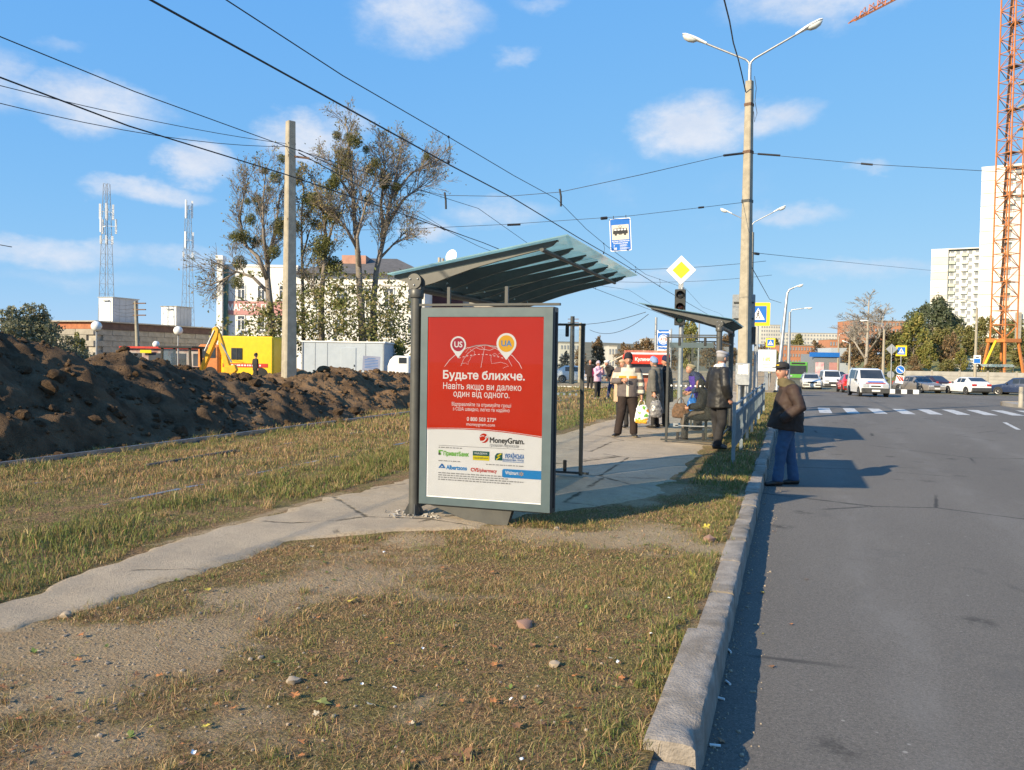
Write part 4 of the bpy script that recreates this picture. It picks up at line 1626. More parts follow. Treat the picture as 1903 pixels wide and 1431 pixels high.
tb = at(1264, 700, 28)
tb.z = 0
tl = thing('traffic_light', 'black traffic light on grey pole rising behind the glass shelter roof', 'traffic light', tb, R(6))
b = MB()
b.cyl((0, 0, 0), (0, 0, 4.1), .085, .075, 14)
b.build('post', M['steel_grey'], tl, smooth=40)
z_ = at(1260, 558, 28).z
signal(tl, (-.05, -.12, z_ - .25), 3, .36, .40)
ms = thing('priority_sign', 'white and yellow diamond priority road sign above the traffic light', 'sign', at(1266, 502, 27.9), R(4))
dm = MB()
rt2 = .49
dm.prism([(0, 0, -rt2), (rt2, 0, 0), (0, 0, rt2), (-rt2, 0, 0)], (0, .02, 0))
do = dm.build('sign_plate', M['sign_white'], ms, bevel=.006)
dm = MB()
dm.prism([(0, -.004, -.29), (.29, -.004, 0), (0, -.004, .29), (-.29, -.004, 0)], (0, .003, 0))
dm.build('yellow_diamond', M['sign_yellow'], do)
b = MB()
b.box((0, .05, -.50), (.16, .06, .24))
b.build('bracket', M['galv'], ms)


def crossing_sign(label, p, w, rz, postlen=0.0, full=True):
    t_ = thing('crossing_sign', label, 'sign', p, rz, 'pedestrian crossing signs')
    bd_ = plate(t_, 'sign_board', w, w * 1.02, 'sign_yellow', r=.04 * w)
    bl = plate(bd_, 'blue_field', w * .70, w * .72, 'blue', y=-.004, th=.003, r=.02 * w)
    b = MB()
    b.prism([(-w * .28, -.007, -w * .24), (w * .28, -.007, -w * .24), (0, -.007, w * .28)], (0, .002, 0))
    tr = b.build('white_triangle', M['sign_white'], bd_)
    b = MB()
    k = w
    disc2(b, .01 * k, .115 * k, .03 * k, -.0085, 12)
    stroke(b, [(.0, .08 * k), (-.01 * k, -.04 * k)], .055 * k, -.0085)
    stroke(b, [(-.01 * k, -.03 * k), (.05 * k, -.11 * k), (.06 * k, -.2 * k)], .03 * k, -.0085)
    stroke(b, [(-.01 * k, -.03 * k), (-.05 * k, -.12 * k), (-.10 * k, -.19 * k)], .03 * k, -.0085)
    stroke(b, [(.0, .06 * k), (.07 * k, .0)], .02 * k, -.0085)
    stroke(b, [(.0, .06 * k), (-.07 * k, .0)], .02 * k, -.0085)
    b.build('walker_pictogram', M['ink'], tr, fix=False)
    if postlen:
        b = MB()
        b.cyl((0, .05, -postlen), (0, .05, w * .45), .035, n=10)
        b.build('post', M['galv'], t_, smooth=40)
    return t_


# back of a large sign strapped on the pole, crossing sign and light behind it
q = pb + dv * .30
bs = thing('sign_back', 'plain grey back of a rectangular sign fixed on the concrete lamp pole', 'sign', at(1382, 577, 25.6), R(3))
plate(bs, 'sign_board', .68, 1.0, 'steel_grey', y=.12, th=.025)
for z in (-.25, .25):
    b = MB()
    b.box((0, .10, z), (.60, .03, .05))
    b.build('bracket', M['steel_dark'], bs)
ps = at(1409, 584, 30)
crossing_sign('large blue and yellow pedestrian crossing sign half hidden behind the concrete pole', ps, .82, R(2), ps.z)
plp = at(1402, 740, 31)
plp.z = 0
pl_ = thing('pedestrian_light', 'dark pedestrian signal seen edge on, on a pale slim post at the railing end', 'traffic light', (plp.x, plp.y, 0), R(-62))
b = MB()
b.cyl((0, 0, 0), (0, 0, 2.3), .06, n=12)
b.build('post', M['steel_grey'], pl_, smooth=40)
signal(pl_, (0, -.14, 2.62), 2, .26, .33)
p2 = at(1432, 637, 58)
crossing_sign('small blue and yellow pedestrian crossing sign above the white billboard', p2, .62, R(2), p2.z)
# billboard
q = at(1425, 670, 50)
bb = thing('billboard', 'white lightbox billboard with gold figures standing by the side street', 'billboard', (q.x, q.y, 0), R(6))
zc = q.z
plate(bb, 'cabinet', 1.12, 1.36, 'steel_grey', z=zc, th=.18, r=.04)
pn = plate(bb, 'poster', 1.04, 1.28, 'sign_white', y=-.006, z=zc, th=.004, r=.02)
letters('1 692', pn, 0, -.009, zc - .02, .40, M['p_gold'], .03, 'CENTER', cap=.20)
b = MB()
for (w_, z_) in ((.5, .33), (.4, .22), (.38, -.2), (.44, -.26), (.5, -.42)):
    b.box((0, -.008, zc + z_), (w_, .001, .025))
b.build('print_lines', M['p_grey'], pn)
b = MB()
b.box((0, .09, (zc - .68) / 2), (.22, .14, zc - .68))
b.build('stand', M['steel_grey'], bb)
# leaning grey lamp post at the junction
lp0, lp1 = at(1444, 712, 50), at(1463, 545, 50)
lp0.z = 0
lpo = thing('street_lamp', 'slim grey steel lamp post leaning right beside the white billboard', 'street lamp', lp0)
dd = lp1 - lp0
b = MB()
b.tube([(0, 0, 0), dd * .5, dd, dd + Vector((.12, 0, .22)), dd + Vector((.38, 0, .34))], [.15, .11, .07, .055, .05], 10)
b.build('pole', M['galv'], lpo, smooth=60)
luminaire(lpo, dd + Vector((.36, 0, .33)), (1, -.1, .35), k=.7)


def lamp_post(label, base, h, arm, m_='concrete_pole', k=1.0, r0=.16, group='street lamps beyond the junction', head=True):
    base = Vector(base)
    t_ = thing('street_lamp', label, 'street lamp', base, 0, group)
    b = MB()
    b.cyl((0, 0, 0), (0, 0, h), r0, r0 * .6, 10)
    b.build('pole', M[m_], t_, smooth=40)
    if head:
        b = MB()
        e = Vector(arm)
        b.tube([(0, 0, h - .2), (e.x * .1, e.y * .1, h + e.z * .6), (e.x * .8, e.y * .8, h + e.z)], .05 * k, 8)
        a = b.build('arm', M['galv'], t_, smooth=60)
        luminaire(a, (e.x * .8, e.y * .8, h + e.z), (e.x, e.y, .12), k=k)
    return t_


for (px, py0, py1, D, arm, lab) in ((1578, 692, 640, 95, (-.3, 0, 0.2), 'concrete lamp post standing behind the red car'), (1641, 690, 612, 80, (-1.8, 0, .8), 'pale concrete lamp post right beside the white van'),
                                    (1812, 690, 572, 80, (-2.2, 0, .9), 'concrete lamp post with bus stop plate in front of the crane'), (1557, 690, 625, 130, (1.2, 0, .6), 'small distant lamp post over the far traffic'),
                                    (1465, 690, 580, 70, (1.4, 0, .3), 'steel lamp post rising behind the leaning grey one')):
    p0, p1 = at(px, py0, D), at(px, py1, D)
    lamp_post(lab, (p0.x, p0.y, -.8), p1.z + .8, arm, 'galv' if px == 1465 else 'concrete_pole', .9 if px > 1600 else .8)
# bus stop plate on the post
q = at(1816, 668, 79)
bsn = thing('bus_stop_sign', 'white and blue bus stop plate fixed to the concrete lamp post before the crane', 'sign', q, R(0))
plate(bsn, 'sign_board', .62, .80, 'sign_white', r=.03)
plate(bsn, 'blue_field', .54, .42, 'blue', y=-.004, z=-.14, th=.003, r=.02)
plate(bsn, 'bus_pictogram', .30, .10, 'ink', y=-.004, z=.2, th=.003, r=.02)

# signs on the traffic island
D = 65
isl = at(1655, 722, D)
ISZ = road_z(isl.y)
t_ = thing('priority_sign', 'grey back of a diamond sign on a thin post on the traffic island', 'sign', (isl.x, isl.y, ISZ + .05), 0)
b = MB()
b.cyl((0, 0, 0), (0, 0, 3.55), .04, n=8)
b.build('post', M['galv'], t_, smooth=40)
b = MB()
b.prism([(0, .03, 2.98), (.42, .03, 3.4), (0, .03, 3.82), (-.42, .03, 3.4)], (0, .02, 0))
b.build('sign_plate', M['steel_grey'], t_)
b = MB()
b.lathe([(0, 0), (.27, 0), (.27, .02), (0, .02)], (-.02, .03, 1.42), 18, axis=(0, 1, 0))
b.build('round_plate', M['steel_grey'], t_)
signal(t_, (.12, .12, 2.6), 3, .2, .22)
q = at(1675, 652, D)
cs = crossing_sign('blue and yellow pedestrian crossing sign on the traffic island', q, .80, R(4), q.z - ISZ)
ks = thing('keep_right_sign', 'round blue arrow sign under the crossing sign on the traffic island', 'sign', at(1673, 687, D - .3), 0)
b = MB()
b.lathe([(0, 0), (.32, 0), (.32, .02), (0, .02)], (0, 0, 0), 24, axis=(0, -1, 0))
ko = b.build('sign_plate', M['sign_white'], ks)
b = MB()
disc2(b, 0, 0, .29, -.023, 24)
b.build('blue_field', M['blue'], ko, fix=False)
b = MB()
stroke(b, [(-.17, .13), (.12, -.12)], .055, -.026)
b.poly([(.18, -.17, -.026)[0:1] + (-.026, -.17), (.16, -.026, -.03), (.04, -.026, -.15)])
b.build('arrow', M['sign_white'], ko, fix=False)
mk = thing('hazard_marker', 'red and white striped marker board leaning on the traffic island', 'sign', at(1672, 705, D - .2), 0)
b = MB()
b.box((0, 0, 0), (.55, .02, .62), rot=Euler((0, R(8), 0)))
mo = b.build('board', M['sign_white'], mk)
for k in range(3):
    b = MB()
    x0 = -.25 + k * .17
    b.poly([(x0, -.014, .28 - k * .02), (x0 + .10, -.014, .28 - k * .02), (min(.27, x0 + .36), -.014, -.1), (min(.25, x0 + .26), -.014, -.16)])
    b.build('red_stripe', M['red'], mo, fix=False)
blk = thing('traffic_island', 'low black and white painted kerb block of the traffic island', 'kerb block', at(1668, 727, D - .5), R(3))
blk.location.z = ISZ
for k in range(7):
    b = MB()
    b.box((-1.25 + k * .42, 0, .17), (.41, .5, .34))
    b.build('kerb_block', M['white'] if k % 2 == 0 else M['ink'], blk, bevel=.02)
# bollard on the right pavement
q = gz(1897, 757, -.05)
bo = thing('bollard', 'short pale concrete bollard at the right edge of the view', 'bollard', (q.x, q.y, -.05))
b = MB()
b.cyl((0, 0, 0), (0, 0, .85), .10, .09, 12)
b.build('stub', M['concrete'], bo, smooth=40)
# posts near the junction on the left
for (px, py1, D, r, m_, lab) in ((1062, 588, 60, .20, 'steel_dark', 'dark thick pole seen through the far shelter pane'), (1077, 600, 64, .14, 'concrete_pole', 'slim concrete pole behind the dark pole left of the waiting people'),
                                 (1217, 590, 48, .09, 'galv', 'slim galvanised pole in front of the red kiosk'), (1286, 655, 60, .06, 'galv', 'thin pale post seen through the glass shelter'), (1297, 600, 62, .07, 'galv', 'thin grey post behind the glass shelter')):
    p0, p1 = at(px, 710, D), at(px, py1, D)
    po = thing('pole', lab, 'pole', (p0.x, p0.y, 0))
    b = MB()
    b.cyl((0, 0, -.1), (0, 0, p1.z), r, r * .75, 10)
    b.build('shaft', M[m_], po, smooth=40)
    if px == 1062:
        b = MB()
        for k in range(3):
            b.bar((-.35, 0, p1.z - .2 - k * .25), (.45, 0, p1.z - .2 - k * .25), .05)
        b.build('crossarm', M['rust'], po)
q = at(1233, 634, 50)
at_ = thing('store_banner', 'white and blue banner sign with a round red lettered logo near the kiosk', 'sign', (q.x, q.y, 0), R(4))
b = MB()
b.cyl((.45, .05, 0), (.45, .05, q.z + .75), .04, n=8)
b.build('post', M['galv'], at_, smooth=40)
pl2 = plate(at_, 'banner', .78, 1.5, 'sign_white', z=q.z - .1)
plate(pl2, 'blue_field', .7, .78, 'blue', y=-.004, z=q.z + .1, th=.003)
b = MB()
disc2(b, 0, q.z + .1, .30, -.008, 24)
b.build('logo_disc', M['sign_white'], pl2, fix=False)
letters('АТБ', pl2, 0, -.010, q.z + .03, .42, M['red'], .03, 'CENTER', cap=.16, shear=.2)
b = MB()
ring2(b, 0, q.z + .1, .22, .26, -.0095, 20, R(200), R(340))
ring2(b, 0, q.z + .1, .22, .26, -.0095, 20, R(20), R(160))
b.build('logo_ring', M['blue'], pl2, fix=False)
for z in (.62, -.42):
    plate(pl2, 'blue_stripe', .62, .10, 'blue', y=-.004, z=q.z + z, th=.003, r=.01)
letters('24 години', pl2, 0, -.006, q.z - .72, .6, M['red'], .02, 'CENTER', cap=.14)
# ------------------------------------------------------------------ vehicles
M['tyre'] = mat('tyre', (.02, .02, .021), (.03, .029, .028), 20, .85)
M['rim'] = mat('wheel_rim', (.42, .43, .44), (.3, .31, .32), 12, .35, .8)
M['plastic'] = mat('dark_bumper_plastic', (.045, .046, .046), (.06, .06, .058), 8, .6)
M['lamp_glass'] = mat('headlight_glass', (.62, .64, .66), (.42, .44, .46), 20, .12, .3)
M['tail_red'] = mat('tail_light_red', (.50, .03, .02), (.36, .02, .015), 18, .2)
M['car_glass'] = mat('car_window', (.022, .027, .032), (.035, .04, .045), 2, .05, spec=.9)


def car_paint(name, c, metal=0.0):
    return mat(name, c, tuple(x * .93 for x in c), 2, .28, metal, coat=.6, dirt=tuple(x * .6 + .06 for x in c), dscale=1.6, dlo=.58, dhi=.95)


def make_car(name, label, cat, loc, heading, W_, st, paint, wheels, wr=.30, lower=None, front=None, rear=None, panes=(), bump_z=.42, extra=None):
    """st: stations from front (y<0) to rear: (y, z_bottom, z_shoulder, z_top, half width, half top width)
    panes: ('front'|'rear', station) or ('side', i, j)"""
    t_ = thing(name, label, cat, loc, math.atan2(heading[1], heading[0]) + math.pi / 2)
    sec = []
    for (y, zb, zs, zt, w, wt) in st:
        h = [(w * .82, zb), (w * .97, zb + .06), (w, zb + (zs - zb) * .55), (w * .975, zs), (wt, zt - min(.05, (zt - zs) * .4)), (wt * .82, zt)]
        sec.append([Vector((x, y, z)) for x, z in h] + [Vector((-x, y, z)) for x, z in reversed(h)])
    m12 = 12
    b = MB()
    fs = [(i * m12 + k, i * m12 + (k + 1) % m12, (i + 1) * m12 + (k + 1) % m12, (i + 1) * m12 + k) for i in range(len(st) - 1) for k in range(m12)]
    fs += [tuple(range(m12)), tuple((len(st) - 1) * m12 + k for k in range(m12 - 1, -1, -1))]
    b.add([p for s_ in sec for p in s_], fs)
    if lower:
        b.m = [1 if max(b.v[i][2] for i in f) < lower else 0 for f in b.f]
    body = b.build('body', [paint, M['plastic']], t_, smooth=38)

    def pane(nm, q, ins=(.08, .12), off=.006, m_=M['car_glass']):
        q = [Vector(p) for p in q]
        n_ = (q[1] - q[0]).cross(q[3] - q[0]).normalized()
        c_ = sum(q, Vector()) / 4
        if n_.dot(c_ - Vector((0, c_.y * .6, .7))) < 0:
            n_ = -n_
        bl = lambda u, v: (q[0] * (1 - u) + q[1] * u) * (1 - v) + (q[3] * (1 - u) + q[2] * u) * v
        P_ = [bl(ins[0], ins[1]), bl(1 - ins[0], ins[1]), bl(1 - ins[0], 1 - ins[1]), bl(ins[0], 1 - ins[1])]
        p_ = MB()
        p_.prism([p + n_ * (off - .03) for p in P_], n_ * .03)
        return p_.build(nm, m_, t_)
    for p in panes:
        if p[0] == 'front':
            i = p[1]
            pane('windscreen', [sec[i][6], sec[i][5], sec[i + 1][5], sec[i + 1][6]], (-.05, .07))
        elif p[0] == 'rear':
            i = p[1]
            pane('rear_window', [sec[i + 1][6], sec[i + 1][5], sec[i][5], sec[i][6]], (-.05, .10))
        else:
            i, j = p[1], p[2]
            for (k0, k1) in ((3, 4), (8, 7)):
                pane('side_window', [sec[i][k0], sec[j][k0], sec[j][k1], sec[i][k1]], (.05, .10))
    for y in wheels:
        for s_ in (-1, 1):
            b = MB()
            b.lathe([(wr * 1.16, 0), (wr * 1.16, .012), (0, .012)], (s_ * (W_ / 2 - .004), y, wr + .02), 22, axis=(s_, 0, 0))
            b.build('wheel_arch', M['black'], t_, fix=False)
            b = MB()
            b.lathe([(wr * .55, 0), (wr * .9, 0), (wr, .04), (wr, .17), (wr * .92, .21), (wr * .64, .215)], (s_ * (W_ / 2 - .19), y, wr), 22, axis=(s_, 0, 0))
            w_ = b.build('wheel', M['tyre'], t_, smooth=40, fix=False)
            b = MB()
            b.lathe([(wr * .66, .0), (wr * .62, .012), (wr * .3, -.01), (wr * .12, .012), (0, .014)], (s_ * (W_ / 2 + .018), y, wr), 18, axis=(s_, 0, 0))
            b.build('rim', M['rim'], w_, smooth=40, fix=False)
    y0, y1 = st[0][0], st[-1][0]

    def box(nm, c, sz, m_, par=t_, bev=.012):
        b_ = MB()
        b_.box(c, sz)
        return b_.build(nm, m_, par, bevel=bev)
    F = dict(light=(.36, .17, .66), grille=(.62, .10, .66), bumper=(.22, .45), m=M['plastic'])
    F.update(front or {})
    lw, lh, lz = F['light']
    for s_ in (-1, 1):
        box('headlight', (s_ * (W_ / 2 - lw / 2 - .10), y0 + .055, lz), (lw, .16, lh), M['lamp_glass'], bev=.03)
    gw, gh, gzz = F['grille']
    box('grille', (0, y0 + .04, gzz), (gw, .10, gh), M['black'])
    bp = box('front_bumper', (0, y0 + .06, F['bumper'][1]), (W_ * .95, .20, F['bumper'][0]), F['m'], bev=.04)
    box('number_plate', (0, y0 - .046, F['bumper'][1] + .0), (.50, .012, .11), M['sign_white'], bp, .003)
    Rr = dict(light=(.20, .30, .78), bumper=(.22, .45), m=M['plastic'])
    Rr.update(rear or {})
    lw, lh, lz = Rr['light']
    for s_ in (-1, 1):
        box('tail_light', (s_ * (W_ / 2 - lw / 2 - .06), y1 - .03, lz), (lw, .10, lh), M['tail_red'], bev=.02)
    bp = box('rear_bumper', (0, y1 - .03, Rr['bumper'][1]), (W_ * .95, .20, Rr['bumper'][0]), Rr['m'], bev=.04)
    box('number_plate', (0, y1 + .02, Rr.get('pz', .66)), (.50, .02, .11), M['sign_white'], bev=.003)
    ym = next(s_[0] for s_ in st if s_[3] > 1.2) - .35
    for s_ in (-1, 1):
        b = MB()
        b.sphere((s_ * (W_ / 2 + .07), ym, st[3][2] + .06), (.10, .05, .075), 10, 7)
        b.build('mirror', M['plastic'], t_, smooth=60)
    if extra:
        extra(t_, box, sec)
    return t_


# (y, z_bottom, z_shoulder, z_top, half_width, half_top)
def van_st(L_, H_, w, hood=1.02):
    h = L_ / 2
    return [(-h, .30, .70, .76, w * .86, w * .78), (-h + .14, .24, .80, .90, w * .97, w * .86), (-h + .75, .22, hood - .08, hood, w, w * .90), (-h + .95, .22, hood, hood + .10, w, w * .90),
            (-h + 1.55, .22, hood + .03, H_ - .06, w, w * .80), (-h + 2.05, .22, hood + .04, H_, w, w * .80), (h - .45, .22, hood + .04, H_, w, w * .82), (h - .10, .24, hood + .02, H_ - .08, w * .99, w * .83), (h, .30, hood - .1, H_ - .45, w * .96, w * .86)]


def sedan_st(L_, H_, w, hood=.86, hatch=False, box=False):
    h = L_ / 2
    s_ = [(-h, .30, .60, .64, w * .88, w * .80), (-h + .10, .22, .70, .74, w * .97, w * .86), (-h + 1.15, .20, hood, hood + .06, w, w * .88), (-h + 1.30, .20, hood + .02, hood + .08, w, w * .86),
          (-h + 1.90, .20, hood + .04, H_ - .03, w, w * .74), (-h + 2.4, .20, hood + .05, H_, w, w * .74)]
    if box:
        s_ += [(h - .35, .20, hood + .06, H_ - .02, w, w * .76), (h - .08, .22, hood + .04, hood + .16, w * .98, w * .88), (h, .30, .62, .70, w * .94, w * .88)]
    elif hatch:
        s_ += [(h - 1.0, .20, hood + .06, H_ - .02, w, w * .74), (h - .28, .20, hood + .08, hood + .16, w * .99, w * .86), (h - .08, .24, .82, .90, w * .98, w * .88), (h, .30, .60, .66, w * .93, w * .86)]
    else:
        s_ += [(h - 1.45, .20, hood + .06, H_ - .03, w, w * .73), (h - .85, .20, hood + .06, hood + .14, w, w * .84), (h - .10, .24, hood - .02, hood + .06, w * .98, w * .86), (h, .30, .64, .70, w * .93, w * .84)]
    return s_


PW = car_paint('white_car_paint', (.76, .77, .78))


def courier(t_, box, sec):
    b = MB()
    for (x0, x1, dz, m_) in ((-.62, .62, .0, 0), (-.5, .5, .055, 1)):
        b.poly([(x0, -1.99 + dz * 1.1, .87 + dz * 1.6), (x1, -1.99 + dz * 1.1, .87 + dz * 1.6), (x1 * .9, -1.86 + dz * 1.1, .925 + dz * 1.6), (x0 * .9, -1.86 + dz * 1.1, .925 + dz * 1.6)], m_)
    b.build('bonnet_stripe', [M['red'], M['blue']], t_, fix=False)


q = groad(1612, 736)
make_car('van', 'white passenger van with red and blue bonnet stripe driving towards the crosswalk', 'van', q, (.16, -1), 1.76, van_st(4.1, 1.82, .88), PW, (-1.30, 1.35), lower=.56,
         front=dict(light=(.38, .24, .74), grille=(.60, .10, .70), bumper=(.34, .42)), panes=(('front', 3), ('side', 4, 5), ('side', 5, 6), ('rear', 7)), extra=courier)
q = groad(1506, 724)
make_car('estate_car', 'old white boxy estate car waiting at the left of the oncoming traffic', 'car', q, (.05, -1), 1.62, sedan_st(4.1, 1.43, .81, .90, box=True), car_paint('cream_white_paint', (.70, .70, .66)), (-1.22, 1.22),
         front=dict(light=(.26, .17, .68), grille=(.80, .15, .68), bumper=(.13, .46)), panes=(('front', 3), ('side', 4, 5), ('side', 5, 6), ('rear', 6)),
         extra=lambda t_, box, sec: [box('roof_rack', (x, -.1 + k * .5, 1.50), (.04, .04, .05), M['steel_grey']) for k in range(3) for x in (-.5, .5)] + [box('rack_bar', (0, -.1 + k * .5, 1.53), (1.1, .03, .03), M['steel_grey']) for k in range(3)])
q = groad(1543, 722)
make_car('van', 'white small van with dark bumper behind the boxy estate car', 'van', q, (.1, -1), 1.80, van_st(4.2, 1.84, .90), PW, (-1.33, 1.38), lower=.56,
         front=dict(light=(.40, .22, .80), grille=(.9, .16, .62), bumper=(.30, .40)), panes=(('front', 3), ('side', 4, 5), ('side', 5, 6), ('rear', 7)))
q = groad(1565, 716)
make_car('car', 'dark car farther back between the white van and the red car', 'car', q, (.1, -1), 1.72, sedan_st(4.3, 1.45, .86), car_paint('black_car_paint', (.03, .032, .036)), (-1.3, 1.35), panes=(('front', 3), ('side', 4, 5), ('side', 5, 6), ('rear', 6)))
q = groad(1580, 729)
make_car('car', 'bright red hatchback half hidden behind the striped white van', 'car', q, (-.1, 1), 1.66, sedan_st(3.9, 1.44, .83, hatch=True), car_paint('red_car_paint', (.62, .03, .025)), (-1.15, 1.25), panes=(('front', 3), ('side', 4, 5), ('side', 5, 6), ('rear', 6)))
q = groad(1706, 730)
make_car('sedan', 'grey beige sedan turning across the junction with its headlights forward', 'car', q, (.52, -.85), 1.72, sedan_st(4.4, 1.42, .86), car_paint('grey_beige_paint', (.24, .22, .205), .3), (-1.32, 1.32),
         front=dict(light=(.44, .14, .62), grille=(.54, .09, .62), bumper=(.24, .42), m=car_paint('grey_beige_bumper', (.24, .22, .205))), panes=(('front', 3), ('side', 4, 5), ('side', 5, 6), ('rear', 6)))
q = groad(1733, 727)
make_car('car', 'dark hatchback half hidden behind the grey beige sedan', 'car', q + Vector((0, 2, 0)), (-.5, .86), 1.7, sedan_st(4.0, 1.46, .85, hatch=True), car_paint('dark_maroon_paint', (.035, .018, .022)), (-1.2, 1.25), panes=(('front', 3), ('side', 4, 5), ('side', 5, 6), ('rear', 6)))
q = groad(1796, 733)
make_car('hatchback', 'white hatchback seen from behind with dark rear bumper and red lights', 'car', q, (-.36, .93), 1.66, sedan_st(4.0, 1.40, .83, .88, hatch=True), PW, (-1.22, 1.24), lower=.50,
         rear=dict(light=(.36, .16, .80), bumper=(.32, .44), pz=.80), panes=(('front', 3), ('side', 4, 5), ('side', 5, 6), ('rear', 6)))
q = groad(1896, 735)
make_car('car', 'dark blue sedan cut off by the right edge of the view', 'car', q, (-.86, .5), 1.74, sedan_st(4.5, 1.43, .87), car_paint('dark_blue_paint', (.02, .035, .085)), (-1.35, 1.35),
         rear=dict(light=(.34, .18, .78), bumper=(.26, .45), m=M['plastic']), panes=(('front', 3), ('side', 4, 5), ('side', 5, 6), ('rear', 6)))
q = gz(1094, 712, -.26)
make_car('car', 'white car parked behind the pink girl, beyond the white kerb', 'car', (q.x - 1, q.y, -.26), (1, .3), 1.68, sedan_st(4.1, 1.43, .84, hatch=True), PW, (-1.22, 1.25), panes=(('front', 3), ('side', 4, 5), ('side', 5, 6), ('rear', 6)))
# green bus far down the street
q = groad(1480, 712)
q = at(1478, 705, 120)
bus = thing('bus', 'green and white bus far down the street behind the boxy estate car', 'bus', (q.x, q.y, road_z(q.y)), R(4))
b = MB()
b.box((0, 0, 1.65), (2.5, 9, 2.7))
bb_ = b.build('body', mat('green_bus_paint', (.10, .36, .06), (.09, .32, .05), 3, .4), bus, bevel=.12, seg=2)
for (c, s_, nm, m_) in (((0, -4.51, 1.9), (2.2, .03, 1.2), 'windscreen', 'car_glass'), ((0, -4.52, 2.78), (1.8, .03, .25), 'route_display', 'ink'), ((-1.26, 0, 2.0), (.03, 8, .9), 'side_windows', 'car_glass'), ((1.26, 0, 2.0), (.03, 8, .9), 'side_windows', 'car_glass'),
                        ((0, -4.53, .6), (2.3, .06, .4), 'bumper', 'plastic'), ((-.9, -4.52, 1.05), (.3, .05, .2), 'headlight', 'lamp_glass'), ((.9, -4.52, 1.05), (.3, .05, .2), 'headlight', 'lamp_glass')):
    b = MB()
    b.box(c, s_)
    b.build(nm, M[m_], bb_)
for y in (-2.8, 2.4):
    for s_ in (-1, 1):
        b = MB()
        b.lathe([(0, -.1), (.45, -.1), (.45, .12), (.25, .14), (0, .12)], (s_ * 1.18, y, .46), 18, axis=(s_, 0, 0))
        b.build('wheel', M['tyre'], bus, smooth=40)

# ------------------------------------------------------------------ works vehicles behind the heaps
def cbox(par, nm, c, s_, m_, bev=.0, rot=None, rz=0):
    b = MB()
    b.box(c, s_, rz, 0, rot)
    return b.build(nm, M[m_] if isinstance(m_, str) else m_, par, bevel=bev)


def cam_thing(name, label, cat, px, D, group=None, z=0.0, rot=0.0, py=690):
    p = at(px, py, D)
    return thing(name, label, cat, (p.x, p.y, z), PSI + rot, group)


yt = cam_thing('box_truck', 'bright yellow box truck with red stripe standing beyond the soil heaps', 'truck', 455, 48)
yb = cbox(yt, 'box_body', (.12, 1.2, 1.55), (3.0, 2.4, 2.3), 'yellow', .08)
wn = cbox(yb, 'window', (-.47, -.015, 1.68), (.62, .04, .66), 'car_glass')
cbox(wn, 'window_bar', (-.47, -.04, 1.68), (.05, .03, .66), 'steel_dark')
cbox(yb, 'red_stripe', (.02, -.006, 1.02), (2.6, .02, .22), 'red')
b = MB()
r_ = random.Random(2)
x = -.9
while x < .9:
    l = r_.uniform(.06, .13)
    b.box((x, -.018, 1.02), (l, .004, .09))
    x += l + .05
b.build('stripe_print', M['sign_white'], yb)
cbox(yb, 'rear_door', (1.63, 1.2, 1.5), (.03, 2.2, 2.1), 'yellow', .02)
ck = cbox(yt, 'cab', (-2.1, 1.1, 1.25), (1.3, 2.2, 1.9), 'orange', .15)
cbox(ck, 'side_window', (-2.1, -.01, 1.72), (.8, .03, .6), 'car_glass')
cbox(ck, 'windscreen', (-2.76, 1.1, 1.72), (.03, 1.8, .65), 'car_glass')
for x in (-2.0, .9):
    b = MB()
    b.lathe([(0, -.12), (.45, -.12), (.45, .12), (.25, .14), (0, .12)], (x, .12, .46), 18, axis=(0, -1, 0))
    b.build('wheel', M['tyre'], yt, smooth=40)

bh = cam_thing('backhoe', 'yellow backhoe loader with its arm folded up in an inverted V behind the heap', 'excavator', 328, 42)
K_ = 42 / 1550.0
Z_ = lambda py: 1.6 + (662 - py) * K_
X_ = lambda px: (px - 328) * K_
cbf = cbox(bh, 'cab_floor', (0, .75, .85), (1.7, 1.7, .2), 'black')
for (x, y) in ((-.78, 0), (.72, 0), (-.78, 1.5), (.72, 1.5)):
    b = MB()
    b.bar((x, y, .7), (x * .92, y, Z_(650)), .10)
    b.build('cab_post', M['black'], cbf)
cbox(cbf, 'cab_roof', (0, .75, Z_(649)), (1.75, 1.8, .12), 'black', .03)
cbox(cbf, 'cab_window', (-.35, -.01, Z_(670)), (.66, .02, .95), glass_mat('pale_cab_glass', (.55, .7, .8), 1.4, .05, .25, (.5, .6, .7)))
cbox(cbf, 'cab_window', (.40, -.01, Z_(670)), (.55, .02, .95), 'pane')
cbox(bh, 'chassis', (-.2, .75, .45), (3.4, 1.3, .4), 'yellow', .05)
cbox(bh, 'bonnet', (-1.6, .75, .75), (1.2, 1.0, .5), 'plastic', .1)
for x, r in ((-1.9, .36), (.2, .46)):
    for y in (-.05, 1.55):
        b = MB()
        b.lathe([(0, -.16), (r, -.16), (r, .16), (r * .5, .18), (0, .16)], (x, y, r), 20, axis=(0, -1, 0))
        b.build('wheel', M['tyre'], bh, smooth=40)


def arm_plate(nm, pts, w, y=.6):
    b = MB()
    b.prism([(X_(a), y - w / 2, Z_(c)) for a, c in pts], (0, w, 0))
    return b.build(nm, M['orange_arm'], bh, bevel=.03)


